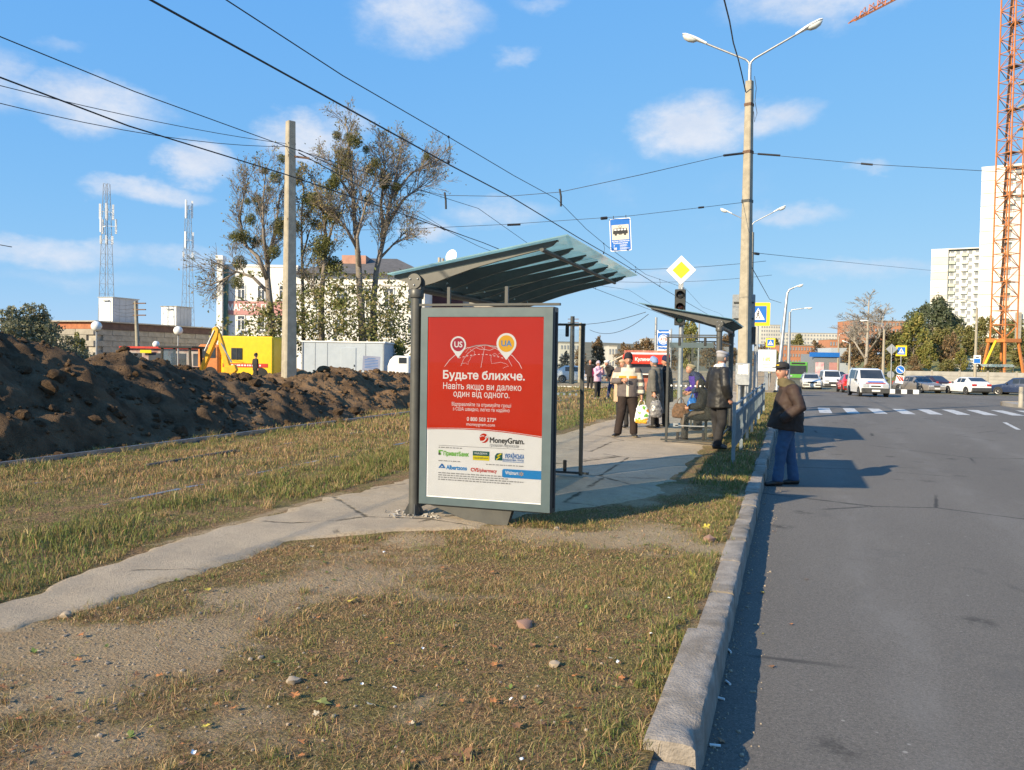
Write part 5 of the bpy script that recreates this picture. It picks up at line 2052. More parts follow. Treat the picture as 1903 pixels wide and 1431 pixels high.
M['orange_arm'] = mat('yellow_arm_paint', (.83, .42, .015), (.72, .34, .015), 5, .45, dirt=(.3, .17, .05), dscale=5, dlo=.55, dhi=.85)
arm_plate('boom', [(361, 694), (371, 694), (381, 668), (398, 628), (400, 615), (394, 608), (388, 612), (384, 640), (372, 668)], .30)
arm_plate('dipper', [(397, 626), (394, 610), (402, 622), (408, 640), (416, 668), (424, 694), (412, 694), (406, 668), (400, 646)], .26, .62)
b = MB()
b.cyl((X_(374), .45, Z_(655)), (X_(392), .45, Z_(616)), .045, n=10)
b.cyl((X_(382), .45, Z_(640)), (X_(392), .45, Z_(616)), .03, n=10)
b.build('ram', M['galv'], bh, smooth=40)
b = MB()
b.cyl((X_(404), .50, Z_(640)), (X_(424), .50, Z_(676)), .04, n=10)
b.build('ram', M['galv'], bh, smooth=40)
arm_plate('link', [(410, 684), (430, 680), (434, 690), (428, 698), (410, 696)], .34, .62)

gc = cam_thing('container', 'long pale grey cabin container standing between the trees and the heaps', 'container', 637, 48)
M['pale_grey'] = mat('pale_grey_blue_paint', (.42, .47, .52), (.38, .43, .48), 2, .5, dirt=(.3, .3, .31), dlo=.6, dhi=.9)
gb = cbox(gc, 'walls', (0, 2.45, 1.2), (4.72, 4.9, 2.45), 'pale_grey')
cbox(gb, 'roof', (0, 2.45, 2.46), (4.84, 5.0, .08), 'white')
dr = cbox(gb, 'door', (.32, -.012, 1.15), (.86, .04, 1.95), 'pale_grey', .01)
cbox(dr, 'handle', (.66, -.045, 1.1), (.05, .03, .12), 'steel_dark')
for x in (-2.33, 2.33):
    cbox(gb, 'corner_post', (x, -.01, 1.2), (.08, .06, 2.4), 'steel_grey')
for x in (-1.6, -.9, 1.3):
    cbox(gb, 'seam', (x, -.004, 1.2), (.03, .02, 2.36), 'steel_grey')
nb = cam_thing('notice_board', 'grey blue notice board leaning in the second soil heap', 'sign', 690, 32, rot=.1)
np_ = cbox(nb, 'board', (0, 0, 1.36), (.66, .03, .56), mat('notice_blue_grey', (.30, .33, .44), None, 3, .5), 0, Euler((0, R(3), 0)))
b = MB()
for k in range(7):
    b.box((0, -.018, 1.55 - k * .06), (.5 if k else .3, .004, .018), rot=Euler((0, R(3), 0)))
b.build('notice_lines', M['p_blue'], np_)
for x in (-.25, .25):
    b = MB()
    b.bar((x, .04, -.1), (x, .04, 1.6), .05)
    b.build('leg', M['wood'], nb)
wt = cam_thing('truck', 'white truck cab looking out behind the second heap beside the shelter post', 'truck', 740, 45)
k = 45 / 1550
wc = MB()
zt = lambda py: 1.6 + (664 - py) * k
wc.prism([((720 - 740) * k, 0, .4), ((760 - 740) * k, 0, .4), ((760 - 740) * k, 0, zt(661)), ((733 - 740) * k, 0, zt(660)), ((724 - 740) * k, 0, zt(668)), ((720 - 740) * k, 0, zt(680))], (0, 1.9, 0))
wo = wc.build('cab', M['white'], wt, bevel=.08, seg=2)
cbox(wo, 'side_window', ((748 - 740) * k, -.01, zt(669)), (.40, .03, .30), 'car_glass')
cbox(wo, 'windscreen', ((726 - 740) * k, .95, zt(669)), (.1, 1.6, .4), 'car_glass')
for x in (-.3, .5):
    b = MB()
    b.lathe([(0, -.12), (.4, -.12), (.4, .12), (0, .12)], (x, .1, .4), 16, axis=(0, -1, 0))
    b.build('wheel', M['tyre'], wt, smooth=40)
# ------------------------------------------------------------------ buildings
M['plaster'] = mat('white_plaster', (.78, .77, .74), (.70, .69, .66), 1.2, .85, dirt=(.48, .46, .42), dscale=.9, dlo=.6, dhi=.9)
M['pink_plaster'] = mat('dusty_pink_plaster', (.50, .26, .24), (.44, .22, .21), 2, .8)
M['teal_shadow'] = mat('shaded_pillar_green', (.05, .13, .11), (.04, .10, .09), 3, .6)  # green of the pillar's side with its shade put into the colour
M['slate'] = mat('grey_slate_roof', (.13, .12, .115), (.09, .085, .08), 2, .85, bump=.5, bscale=6, bdist=.05)
M['brick'] = mat('red_brick', (.42, .17, .08), (.33, .12, .06), 3, .9, dirt=(.2, .1, .07), dlo=.55, dhi=.85)
M['block'] = mat('grey_block', (.36, .33, .28), (.27, .25, .21), 1.5, .9, dirt=(.15, .13, .11), dscale=.8, dlo=.45, dhi=.8)
M['win'] = mat('window_glass', (.05, .06, .075), (.09, .10, .12), .7, .08, spec=.8)
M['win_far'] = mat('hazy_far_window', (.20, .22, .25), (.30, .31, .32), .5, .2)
M['terracotta'] = mat('terracotta', (.50, .28, .2), (.42, .22, .16), 2, .85)

# white market hall: its front lies along local x
mk_ = cam_thing('market_hall', 'white market hall with a pink lettered band behind the bare trees', 'building', 405, 83, z=0, py=672)
k = 83 / 1550.0
HX = lambda px: (px - 405) * k
HZ = lambda py: 1.6 + (661 - py) * k


def hbox(par, nm, x0, x1, z0, z1, y0, y1, m_, **kw):
    return cbox(par, nm, ((x0 + x1) / 2, (y0 + y1) / 2, (z0 + z1) / 2), (x1 - x0, y1 - y0, z1 - z0), m_, **kw)


wl = hbox(mk_, 'wall', HX(412), HX(552), -.3, HZ(497), 0, 14, 'plaster')
wr_ = hbox(mk_, 'wall', HX(552), HX(790), -.3, HZ(510), -1.2, 12, 'plaster')
hbox(wl, 'parapet', HX(411), HX(553), HZ(497), HZ(493), -.08, 13, 'plaster')
pil = hbox(mk_, 'pillar', HX(408), HX(418), -.3, HZ(487), -.9, .0, 'plaster')
hbox(pil, 'capital', HX(406.5), HX(419.5), HZ(487), HZ(479), -1.05, .1, 'plaster')
hbox(pil, 'shaded_green_side', HX(418) + .003, HX(424), HZ(640), HZ(495), -.55, .0, 'teal_shadow')  # strip added for the pillar's side in shade
bd_ = hbox(mk_, 'sign_band', HX(424), HX(549), HZ(586), HZ(561), -.10, -.0, 'pink_plaster')
letters('МАРКЕТ', bd_, HX(423), -.115, HZ(578), HX(477) - HX(423), M['sign_white'], .03, cap=.62)
letters('ПИ', bd_, HX(485), -.115, HZ(578), HX(508) - HX(485), M['sign_white'], .03, cap=.62)


def hwindow(par, px, py0, py1, w_px, y=-.0, mull=True):
    x0, x1, z0, z1 = HX(px - w_px / 2), HX(px + w_px / 2), HZ(py1), HZ(py0)
    f = MB()
    xc, zc, w_, h_ = (x0 + x1) / 2, (z0 + z1) / 2, x1 - x0, z1 - z0
    for (c, s_) in (((xc, y - .03, z1 - .04), (w_, .08, .08)), ((xc, y - .03, z0 + .04), (w_, .08, .08)), ((x0 + .04, y - .03, zc), (.08, .08, h_ - .16)), ((x1 - .04, y - .03, zc), (.08, .08, h_ - .16)), ((xc, y - .03, zc - .1), (.08, .07, h_ - .36)), ((xc, y - .03, z1 - h_ * .3), (w_ - .16, .07, .07))):
        f.box(c, s_)
    fo = f.build('window', M['white'], par)
    g_ = MB()
    g_.box((xc, y - .012, zc), (w_ - .1, .03, h_ - .1))
    g_.build('pane', M['win'], fo)
    s_ = MB()
    s_.box((xc, y - .09, z0 - .04), (w_ + .2, .2, .07))
    s_.build('sill', M['steel_grey'], fo)


for px in (448, 485, 525):
    hwindow(mk_, px, 531, 558, 15)
    hwindow(mk_, px, 587, 615, 15)
for px in (595, 637, 682, 725, 768):
    hwindow(mk_, px, 534, 572, 18, -1.2)
    hwindow(mk_, px, 590, 618, 18, -1.2)
hbox(wr_, 'string_course', HX(551), HX(790), HZ(530), HZ(527), -1.32, -1.2, 'plaster')
hbox(wr_, 'string_course', HX(551), HX(790), HZ(580), HZ(576), -1.30, -1.2, 'plaster')
b = MB()
xl, xr, xa, xb = HX(545), HX(800), HX(640), HX(720)
ze, zr = HZ(510), HZ(465)
b.add([(xl, -1.9, ze), (xr, -1.9, ze), (xr, 13, ze), (xl, 13, ze), (xa, 6, zr), (xb, 6, zr)], [(0, 1, 5, 4), (1, 2, 5), (2, 3, 4, 5), (3, 0, 4), (3, 2, 1, 0)])
rf = b.build('roof', M['slate'], mk_)
hbox(rf, 'dormer', HX(622), HX(668), HZ(485), HZ(466), 3, 7, 'terracotta')
# lower wing with dish and pipes
bw = cam_thing('workshop_building', 'long pale building with roof pipes and a satellite dish showing over the bus shelter roof', 'building', 790, 90, z=0, py=672)
k2 = 90 / 1550.0
hw = hbox(bw, 'wall', .2, 9.0, -.3, 1.6 + (665 - 492) * k2, 0, 8, mat('ochre_wall', (.46, .42, .34), None, 2, .9))
for i, (dx, hh) in enumerate(((1.3, .9), (1.7, .8), (3.6, .5), (4.0, .45))):
    b = MB()
    b.cyl((dx, 1, 1.6 + 173 * k2), (dx, 1, 1.6 + 173 * k2 + hh), .16, n=10)
    b.build('chimney_pipe', M['concrete'], hw)
hbox(hw, 'chimney', 11.3 - .25, 11.3 + .25, -.3, 14.6, 9, 9.6, 'concrete')
b = MB()
b.lathe([(0, .0), (.4, .05), (.75, .22), (.72, .24), (.38, .09), (0, .04)], (2.75, .6, 1.6 + 173 * k2 + .95), 22, axis=(-.55, -.8, .2))
b.build('satellite_dish', M['white'], hw, smooth=60)
hbox(bw, 'wall', -.2, 4.0, 3.4, 8.6, -.6, -.02, mat('dark_red_wall', (.10, .035, .035), (.07, .03, .03), 2, .8))

# concrete block hall with huts and masts on its roof
BX = -63.3
hall = thing('block_hall', 'long windowless hall of grey blocks with a red brick parapet, two masts on its roof', 'building', (BX, 63.3, 0), 0)
cbox(hall, 'core', (-6.2, 20, 1.9), (11.8, 39.4, 4.6), 'concrete')
b = MB()
b.box((0, 0, 0), (.22, 2.36, .53))
mx_ = b.mesh('wall_block', M['block'])
b = MB()
b.box((0, 0, 0), (2.30, .22, .53))
my_ = b.mesh('wall_block', M['block'])
r_ = random.Random(8)
for row in range(7):
    z = .0 + row * .56 + .27
    for i in range(17):
        link('wall_block', mx_, hall, (-.20 + r_.uniform(-.015, .015), 1.2 + i * 2.4 + (1.2 if row % 2 else 0) - .3, z))
    for i in range(5):
        link('wall_block', my_, hall, (-1.5 - i * 2.35 - (1.0 if row % 2 else 0), .22 + r_.uniform(-.015, .015), z))
cbox(hall, 'parapet', (-6.1, .25, 4.24), (12.2, .34, .66), 'brick')
cbox(hall, 'parapet', (-.18, 20.3, 4.24), (.34, 39.6, .66), mat('rusty_parapet', (.12, .075, .06), (.08, .05, .045), 2, .9))
cbox(hall, 'roof_slab', (-6.1, 20, 4.64), (12.6, 40.6, .12), 'concrete')
for (y0, w_, h_) in ((33, 3, .7), (24, 2.2, .6)):
    cbox(hall, 'roof_box', (-3, y0, 4.7 + h_ / 2), (2, w_, h_), 'concrete')
M['hut_white'] = mat('white_hut_panel', (.74, .75, .74), (.68, .69, .68), 2, .5)
M['hut_side'] = mat('shaded_hut_wall', (.40, .42, .45), (.34, .36, .39), 2, .5)  # shade on the white huts' side walls, put into a darker grey
for (pxl, pxc, pxr, pyt, lab, shp) in ((184, 210, 257, 553, 'larger white equipment hut on the hall roof under the left mast', 0), (300, 328, 356, 570, 'smaller pale equipment hut on the hall roof under the right mast', 1)):
    c = gx(pxc, 590, BX - 1.2)
    l, r2 = gy(pxl, 590, c.y), gx(pxr, 590, BX - 1.2)
    zt_ = gy(pxc, pyt, c.y).z
    ht = thing('equipment_hut', lab, 'hut', (c.x, c.y, 4.7), 0)
    W2, L2, H2 = c.x - l.x, r2.y - c.y, zt_ - 4.7
    wl2 = cbox(ht, 'walls', (-W2 / 2, L2 / 2, H2 / 2), (W2, L2, H2), 'hut_side')
    cbox(wl2, 'front_panel', (-W2 / 2, -.02, H2 / 2), (W2 - .04, .04, H2 - .06), 'hut_white')
    d2 = cbox(wl2, 'door', (-W2 * .40, -.06, H2 * .45), (W2 * .5, .05, H2 * .82), 'hut_white')
    cbox(wl2, 'lamp_hood', (-W2 * .4, -.15, H2 * .88), (W2 * .4, .3, .1), 'steel_grey')
    cbox(wl2, 'roof', (-W2 / 2, L2 / 2, H2 + .04), (W2 + .2, L2 + .2, .08), 'steel_grey' if shp == 0 else 'concrete')
    for j in range(3):
        cbox(wl2, 'panel_seam', (.005, L2 * (j + 1) / 4, H2 / 2), (.02, .04, H2 - .1), 'steel_grey')


M['mast'] = mat('dull_blue_grey_mast', (.16, .18, .21), (.12, .14, .17), 5, .6)


def lattice_mast(label, p, h, w0, w1, nb_, m_, ants, group=None):
    t_ = thing('telecom_mast', label, 'mast', p, R(10), group)
    cor = lambda f, i: Vector(((w0 + (w1 - w0) * f) * (1, -1, -1, 1)[i] / 2, (w0 + (w1 - w0) * f) * (1, 1, -1, -1)[i] / 2, h * f))
    for i in range(4):
        b = MB()
        b.bar(cor(0, i), cor(1, i), .042)
        b.build('leg', M[m_], t_)
    for j in range(nb_):
        b = MB()
        f0, f1 = j / nb_, (j + 1) / nb_
        for i in range(4):
            a, c = (i, (i + 1) % 4) if j % 2 else ((i + 1) % 4, i)
            b.bar(cor(f0, a), cor(f1, c), .016)
            b.bar(cor(f1, i), cor(f1, (i + 1) % 4), .016)
        o = b.build('brace_bay', M[m_], t_)
        o['kind'] = 'stuff'
    for (f, n, hh, off) in ants:
        for a in range(n):
            ang = a * 2 * math.pi / n + .5
            b = MB()
            q = Vector((math.cos(ang) * off, math.sin(ang) * off, h * f))
            b.box(q, (.21, .14, hh * .85), ang)
            b.bar(q * 1.0 + Vector((0, 0, 0)), Vector((0, 0, h * f)), .05)
            b.build('antenna', M['white_lamp'], t_)
    return t_


p1, p2 = at(198, 553, 88), at(201, 343, 88)
lattice_mast('taller lattice telecom mast with white antennas behind the larger roof hut', (p1.x, p1.y, 4.7), p2.z - 4.7, 1.15, .45, 14, 'mast', ((.80, 4, 1.9, .62), (.70, 3, 1.8, .9), (.60, 4, 1.0, .55)))
p1, p2 = at(349, 570, 100), at(347, 383, 100)
lattice_mast('slimmer lattice telecom mast with stacked antennas behind the smaller roof hut', (p1.x, p1.y, 4.7), p2.z - 4.7, 1.1, .45, 14, 'mast', ((.97, 3, 2.4, .45), (.72, 3, 2.2, .55), (.60, 2, .8, .5)))

# street furniture before it: globe lamps, wooden pole, stall with red roof
M['globe'] = mat('white_globe', (.80, .81, .79), (.75, .76, .74), 4, .25)
for i, (Y, lab) in enumerate(((33.5, 'white globe lamp leftmost in the row, before the block hall'), (39.45, 'white globe lamp in front of the tractor cab'), (45.1, 'white globe lamp in front of the yellow box truck'), (51, 'white globe lamp behind the bare concrete pole'), (56.6, 'white globe lamp over the left part of the grey container'), (62.5, 'white globe lamp over the right part of the grey container'))):
    t_ = thing('globe_lamp', lab, 'street lamp', (-33.5, Y, 0), 0, 'row of white globe lamps')
    b = MB()
    b.cyl((0, 0, 0), (0, 0, 2.75), .05, .04, 10)
    p_ = b.build('post', M['galv'], t_, smooth=40)
    b = MB()
    b.cyl((0, 0, 2.68), (0, 0, 2.76), .10, .08, 12)
    b.build('collar', M['steel_dark'], p_)
    b = MB()
    b.sphere((0, 0, 2.95), .26, 22, 14)
    b.build('globe', M['globe'], t_, smooth=179)
q = at(290, 640, 62)
t_ = thing('globe_lamp', 'small distant globe lamp over the red stall roof', 'street lamp', (q.x, q.y, 0), 0, 'row of white globe lamps')
b = MB()
b.cyl((0, 0, 0), (0, 0, q.z - .2), .05, .04, 10)
b.build('post', M['galv'], t_)
b = MB()
b.sphere((0, 0, q.z), .25, 16, 10)
b.build('globe', M['globe'], t_, smooth=179)
q0, q1 = at(258, 700, 60), at(252, 560, 60)
wp = thing('utility_pole', 'old wooden utility pole with wires before the block hall', 'utility pole', (q0.x, q0.y, 0))
b = MB()
b.tube([(0, 0, 0), (q1.x - q0.x, q1.y - q0.y, q1.z)], [.17, .11], 10)
b.build('shaft', mat('grey_timber', (.34, .31, .24), (.24, .22, .17), 4, .9), wp, smooth=60)
for dz in (.15, .6, 1.0):
    b = MB()
    b.bar((-.5, 0, q1.z - dz), (.6, 0, q1.z - dz), .08)
    b.build('crossarm', M['rust'], wp)
for k_ in range(4):
    a = q1 + Vector((0, 0, -.15 - .3 * k_))
    wire(('top', 'second', 'third', 'lowest')[k_] + ' thin wire from the wooden pole to the larger roof hut', sag(a, at(212, 566 + k_ * 6, 82), .15), .015)
st_ = cam_thing('market_stall', 'long low stall with red roof edge behind the tractor', 'stall', 300, 56)
k = 56 / 1550
sb = cbox(st_, 'wall', (.6, 1, .95), (6.6, 1.8, 2.0), mat('stall_wall', (.42, .40, .38), (.28, .14, .12), 1.3, .7))
cbox(sb, 'red_fascia', (.6, -.05, 2.02), (6.8, .12, .13), 'red')
cbox(sb, 'yellow_sign', (-1.0, -.12, 1.75), (.75, .04, .2), 'sign_yellow')
for i in range(4):
    cbox(sb, 'window', (-1.9 + i * 1.5, .09, 1.25), (1.0, .05, .8), 'win')

# red kiosk with a white tent
kk = thing('kiosk', 'red and white kiosk with lettered red fascia behind the waiting people', 'kiosk', (at(1200, 700, 45).x, at(1200, 700, 45).y, 0), R(12))
kb = cbox(kk, 'walls', (0, 1.2, 1.1), (2.3, 2.4, 2.2), mat('kiosk_wall', (.35, .06, .04), (.5, .3, .2), 2.5, .5))
fz = at(1200, 668, 45).z
fo = cbox(kb, 'fascia', (0, -.15, fz - .0), (2.5, .35, .50), mat('kiosk_red', (.72, .05, .025), None, 2, .4), .03)
cbox(fo, 'white_cap', (.1, 0, fz + .30), (2.3, .5, .12), 'white', .04)
letters('Кулиничі', fo, -.1, -.34, fz - .08, 1.0, M['sign_white'], .03, 'CENTER', cap=.18)
cbox(kb, 'counter_window', (.1, -.01, 1.35), (1.7, .05, .75), 'win')
cbox(kb, 'counter', (.1, -.15, .92), (1.9, .3, .06), 'white')
cbox(kb, 'poster_panel', (-.7, -.02, .5), (.7, .03, .7), 'yellow')
tn = thing('tent', 'cream sloping awning tent left of the red kiosk', 'tent', (at(1128, 700, 47).x, at(1128, 700, 47).y, 0), R(12))
b = MB()
zl, zh = at(1095, 690, 47).z, at(1160, 656, 47).z
b.prism([(-1.0, 0, zl - .1), (1.1, 0, zh - .05), (1.1, 0, zh), (-1.0, 0, zl)], (0, 2.2, 0))
b.build('canopy', mat('cream_canvas', (.62, .58, .48), (.55, .51, .42), 3, .8), tn)
for x in (-.9, 1.0):
    for y in (.1, 2.1):
        b = MB()
        b.cyl((x, y, -.2), (x, y, zl if x < 0 else zh - .1), .03, n=6)
        b.build('tent_pole', M['galv'], tn)

# ---- apartment towers, crane, wall on the right
M['tower'] = mat('white_tower_panel', (.74, .73, .68), (.66, .65, .61), .35, .8, dirt=(.5, .47, .42), dscale=.25, dlo=.55, dhi=.85)
M['tower_cream'] = mat('cream_tower_panel', (.66, .58, .50), (.60, .53, .46), .3, .8)
M['tower_green'] = mat('pale_green_balcony', (.52, .54, .46), (.46, .48, .40), .5, .8)


def tower(label, px0, px1, pyt, D, floors, wpanels, baypx, z0, depth, group):
    """slab with a blind gable of panels on its left part and a front of balconies and windows right of it; baypx: right end"""
    t_ = cam_thing('apartment_tower', label, 'apartment block', px0, D, group, z0, -math.atan((px0 - 951) / 1550) - R(3))
    k = D / 1550.0
    H_ = 1.6 + (680 - pyt) * k - z0
    fh = H_ / floors
    gw = (px1 - px0) * k
    fw_ = (baypx - px1) * k
    cbox(t_, 'core', (gw / 2 + .2, depth / 2 + .3, H_ / 2), (gw - .2, depth, H_), 'tower')
    cbox(t_, 'core', (gw + fw_ / 2, depth / 2 + 1.5, H_ / 2 - .2), (fw_ - .02, depth, H_ - .4), 'tower')
    pw = gw / wpanels
    b = MB()
    b.box((0, 0, 0), (pw - .10, .3, fh - .10))
    pm = b.mesh('wall_panel', M['tower'])
    pm2 = b.mesh('wall_panel', M['tower_cream'])
    bmesh_ = MB()
    nb_ = max(2, int(fw_ / 3.4))
    bw_ = fw_ / nb_
    bmesh_.box((0, 0, 0), (bw_ * .52, 1.1, fh * .38))
    bal = bmesh_.mesh('balcony', M['tower'])
    bal2 = bmesh_.mesh('balcony', M['tower_green'])
    w_ = MB()
    w_.box((0, 0, 0), (bw_ * .30, .1, fh * .52))
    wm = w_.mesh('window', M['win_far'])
    r_ = random.Random(int(D))
    for f in range(floors):
        for j in range(wpanels):
            link('wall_panel', pm2 if (D > 250 and r_.random() < .35) else pm, t_, ((j + .5) * pw, .12 + r_.uniform(-.02, .02), (f + .5) * fh))
        for j in range(nb_):
            x = gw + (j + .5) * bw_
            link('balcony', bal2 if r_.random() < .25 else bal, t_, (x - bw_ * .18, 1.2, (f + .28) * fh))
            link('window', wm, t_, (x - bw_ * .18, 1.47, (f + .68) * fh))
            link('window', wm, t_, (x + bw_ * .28, 1.47, (f + .6) * fh))
    cbox(t_, 'roof_rim', (gw / 2 + fw_ / 2, depth / 2 + .4, H_ + .2), (gw + fw_, depth + .6, .4), 'tower')
    return t_


GT = 'apartment towers behind the right bank'
tower('tall white apartment tower with a blind gable behind the orange crane', 1812, 1850, 315, 180, 16, 1, 1903, 1.0, 14, GT)
tower('apartment block with balconies seen left of the tall white tower', 1724, 1752, 466, 330, 14, 1, 1812, 6.0, 14, GT)
# concrete frame under construction at the very right edge
uc = cam_thing('unfinished_building', 'bare concrete columns and walls of an unfinished block at the right edge', 'building', 1890, 125, None, 2.0)
k = 125 / 1550
UZ = lambda py: 1.6 + (680 - py) * k - 2.0
b = MB()
b.box((.95, .4, UZ(0) / 2 + UZ(375) / 2 + 4), (.55, .6, UZ(0) - UZ(375) + 8))
b.build('column', M['concrete'], uc)
for py in range(-20, 380, 42):
    cbox(uc, 'slab_edge', (2.4, 1.5, UZ(py)), (3.6, 3, .22), 'concrete')
cbox(uc, 'wall_panel', (.9 + 2, 2.2, (UZ(375) + UZ(590)) / 2), (4.2, 3, UZ(375) - UZ(590)), 'tower')
for x_ in (3.0, 4.6):
    cbox(uc, 'column', (x_, 2.0, UZ(590) / 2 - 1), (.6, .6, UZ(590) + 2), 'concrete')
cbox(uc, 'column', (.30, .6, UZ(590) / 2 + UZ(690) / 2), (.6, .6, UZ(590) - UZ(690) + 2), 'concrete')

# tower crane
cr = cam_thing('tower_crane', 'orange lattice tower crane rising past the top of the view', 'crane', 1863, 115, None, 0)
cr.rotation_euler.z = PSI + R(20)
k = 115 / 1550
CZ = lambda py: 1.6 + (680 - py) * k
zb = CZ(628)
cr.location.z = 0
lean = Vector((.30 * (1), 0, 0)) * 0
Wc, Hc, nbay = 2.25, CZ(-160) - zb, 30
dz = Hc / nbay
cc = [Vector((sx * Wc / 2, sy * Wc / 2, 0)) for sx, sy in ((1, 1), (-1, 1), (-1, -1), (1, -1))]
for c in cc:
    b = MB()
    b.bar(c + Vector((0, 0, zb)), c + Vector((0, 0, zb + Hc)), .15)
    b.build('mast_leg', M['orange'], cr)
hm = MB()
hm.bar((-Wc / 2 + .1, 0, 0), (Wc / 2 - .1, 0, 0), .085)
hme = hm.mesh('crossbar', M['orange'])
dm_ = [MB(), MB()]
dm_[0].bar((-Wc / 2 + .1, 0, .1), (Wc / 2 - .1, 0, dz - .1), .07)
dm_[1].bar((Wc / 2 - .1, 0, .1), (-Wc / 2 + .1, 0, dz - .1), .07)
dme = [d.mesh('brace', M['orange']) for d in dm_]
for j in range(nbay + 1):
    for i in range(4):
        a = i * math.pi / 2
        off = Vector((math.sin(a), -math.cos(a), 0)) * Wc / 2
        link('crossbar', hme, cr, (off.x, off.y, zb + j * dz), (0, 0, a))
        if j < nbay:
            link('brace', dme[(i + j) % 2], cr, (off.x, off.y, zb + j * dz), (0, 0, a))
    if j % 3 == 1:
        cbox(cr, 'ladder_platform', (.25, .1, zb + j * dz + .1), (1.3, 1.5, .06), 'rust')
    if j % 2 == 0 and j < nbay:
        cbox(cr, 'ladder', (-.3, .3, zb + (j + 1) * dz), (.40, .06, dz * 1.9), 'rust', rot=Euler((0, R(5), 0)))
cbox(cr, 'base_frame', (0, 0, zb - .2), (3.0, 3.0, .5), 'orange')
for c in cc:
    b = MB()
    b.bar(c * 1.1 + Vector((0, 0, zb - .4)), c * 1.7 + Vector((0, 0, -.5)), .26)
    b.build('base_leg', M['orange'], cr)
b = MB()
b.bar((-1.4, 0, zb - .3), (-7.2, -2.2, -.5), .28)
b.build('strut', M['yellow'], cr)
# jib end coming in at the top
j0, j1 = at(1583, 41, 95), at(1720, -30, 103)
jb = MB()
ax_ = (j1 - j0)
jb2 = ax_.normalized()
u_, v_ = frame(ax_)
nj = 9
P_ = lambda f, i: j0 + ax_ * f + (u_ * .42 * (1, -1, 0)[i] + Vector((0, 0, 1)) * (0, 0, .95)[i] * min(1, f * 6 + .1))
jo = thing('crane_jib', 'tip of the orange lattice crane jib entering at the top edge', 'crane jib', j0, 0)
for i in range(3):
    b = MB()
    b.bar(P_(0, i) - j0, P_(1, i) - j0, .12)
    b.build('chord', M['orange'], jo)
for j in range(nj * 2):
    f0, f1 = j / (nj * 2), (j + 1) / (nj * 2)
    b = MB()
    for i in range(3):
        a, c = (i, (i + 1) % 3) if j % 2 else ((i + 1) % 3, i)
        b.bar(P_(f0, a) - j0, P_(f1, c) - j0, .07)
    o = b.build('lacing', M['orange'], jo)
    o['kind'] = 'stuff'

# concrete fence panels, far shelter, stacked slabs
fn_ = thing('concrete_fence', 'weathered pale concrete panel fence at the foot of the right bank', 'fence', (13, 111, -.8), R(2))
b = MB()
b.box((0, 0, .9), (2.9, .14, 1.75))
for zz in (.25, .62, 1.0, 1.38):
    b.box((0, -.08, zz), (2.6, .05, .22))
fm = b.mesh('fence_panel', mat('fence_concrete', (.42, .40, .36), (.30, .29, .27), .6, .9, dirt=(.16, .15, .14), dscale=.5, dlo=.5, dhi=.8))
b = MB()
b.box((0, 0, .95), (.18, .22, 1.95))
fp = b.mesh('fence_post', M['concrete'])
for i in range(15):
    link('fence_panel', fm, fn_, (i * 3 + 1.5, 0, 0))
    link('fence_post', fp, fn_, (i * 3, 0, 0))
q = at(1815, 716, 104)
make_shelter('bus_shelter', 'distant bus shelter with dark roof across the junction before the concrete fence', q.x + .6, q.y, -1, False, 'bus shelters along the street', rz=R(-90)).location.z = -.8
sl_ = cam_thing('slab_stack', 'stack of pale concrete slabs on the bank left of the crane strut', 'slabs', 1795, 118, None, 1.2)
for i in range(4):
    cbox(sl_, 'slab', (.1 * i, .6, .15 + i * .42), (3.2, 1.2, .26), 'white')

# brick blocks and panel blocks on the far hills
def far_block(label, px0, px1, pyt, pyb, D, m_, floors, cols, roof='concrete'):
    t_ = cam_thing('apartment_block', label, 'apartment block', px0, D, 'blocks on the far hills', 0)
    k = D / 1550.0
    z1, z0 = 1.6 + (676 - pyt) * k, 1.6 + (676 - pyb) * k
    w_ = (px1 - px0) * k
    cbox(t_, 'walls', (w_ / 2, 6, (z1 + z0) / 2), (w_, 12, z1 - z0), m_)
    cbox(t_, 'roof', (w_ / 2, 6, z1 + k * .5), (w_ + k, 12.4, k), roof)
    fh, cw = (z1 - z0) / floors, w_ / cols
    b = MB()
    b.box((0, 0, 0), (cw * .5, .2, fh * .45))
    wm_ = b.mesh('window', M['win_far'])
    for f in range(floors):
        for c in range(cols):
            link('window', wm_, t_, ((c + .5) * cw, -.05, z0 + (f + .5) * fh))


M['brick_far'] = mat('orange_brick', (.44, .20, .11), (.36, .16, .09), .12, .9)
M['panel_far'] = mat('far_panel_wall', (.56, .54, .48), (.44, .43, .39), .06, .9)
far_block('long pale panel block on the hill crest above the road', 1412, 1448, 605, 640, 560, 'panel_far', 5, 8)
far_block('very long low pale block on the crest behind the leaning lamp post', 1452, 1600, 619, 640, 640, 'panel_far', 3, 26)
far_block('orange brick block among trees left of the oncoming traffic', 1450, 1513, 642, 690, 300, 'brick_far', 4, 12)
far_block('small orange brick tower block on the slope', 1540, 1562, 630, 690, 330, 'brick_far', 4, 4)
far_block('orange brick block behind the bare white birch', 1582, 1688, 594, 650, 260, 'brick_far', 5, 16)
far_block('small pale block among brown trees left of the kiosk', 1130, 1146, 648, 690, 240, 'panel_far', 2, 3)
far_block('pale high block over the brown trees behind the kiosk', 1196, 1214, 634, 690, 330, 'panel_far', 5, 3)
far_block('pale block behind the first glass pane', 1040, 1075, 644, 690, 280, 'panel_far', 3, 6)
sh = cam_thing('shop', 'blue and grey shop front with posters beside the far traffic', 'shop', 1512, 130, None, -.8)
cbox(sh, 'walls', (2.0, 3, 2.0), (4, 6, 4.0), 'steel_grey')
cbox(sh, 'fascia', (1.6, -.1, 3.9), (4.6, .3, .7), 'blue')
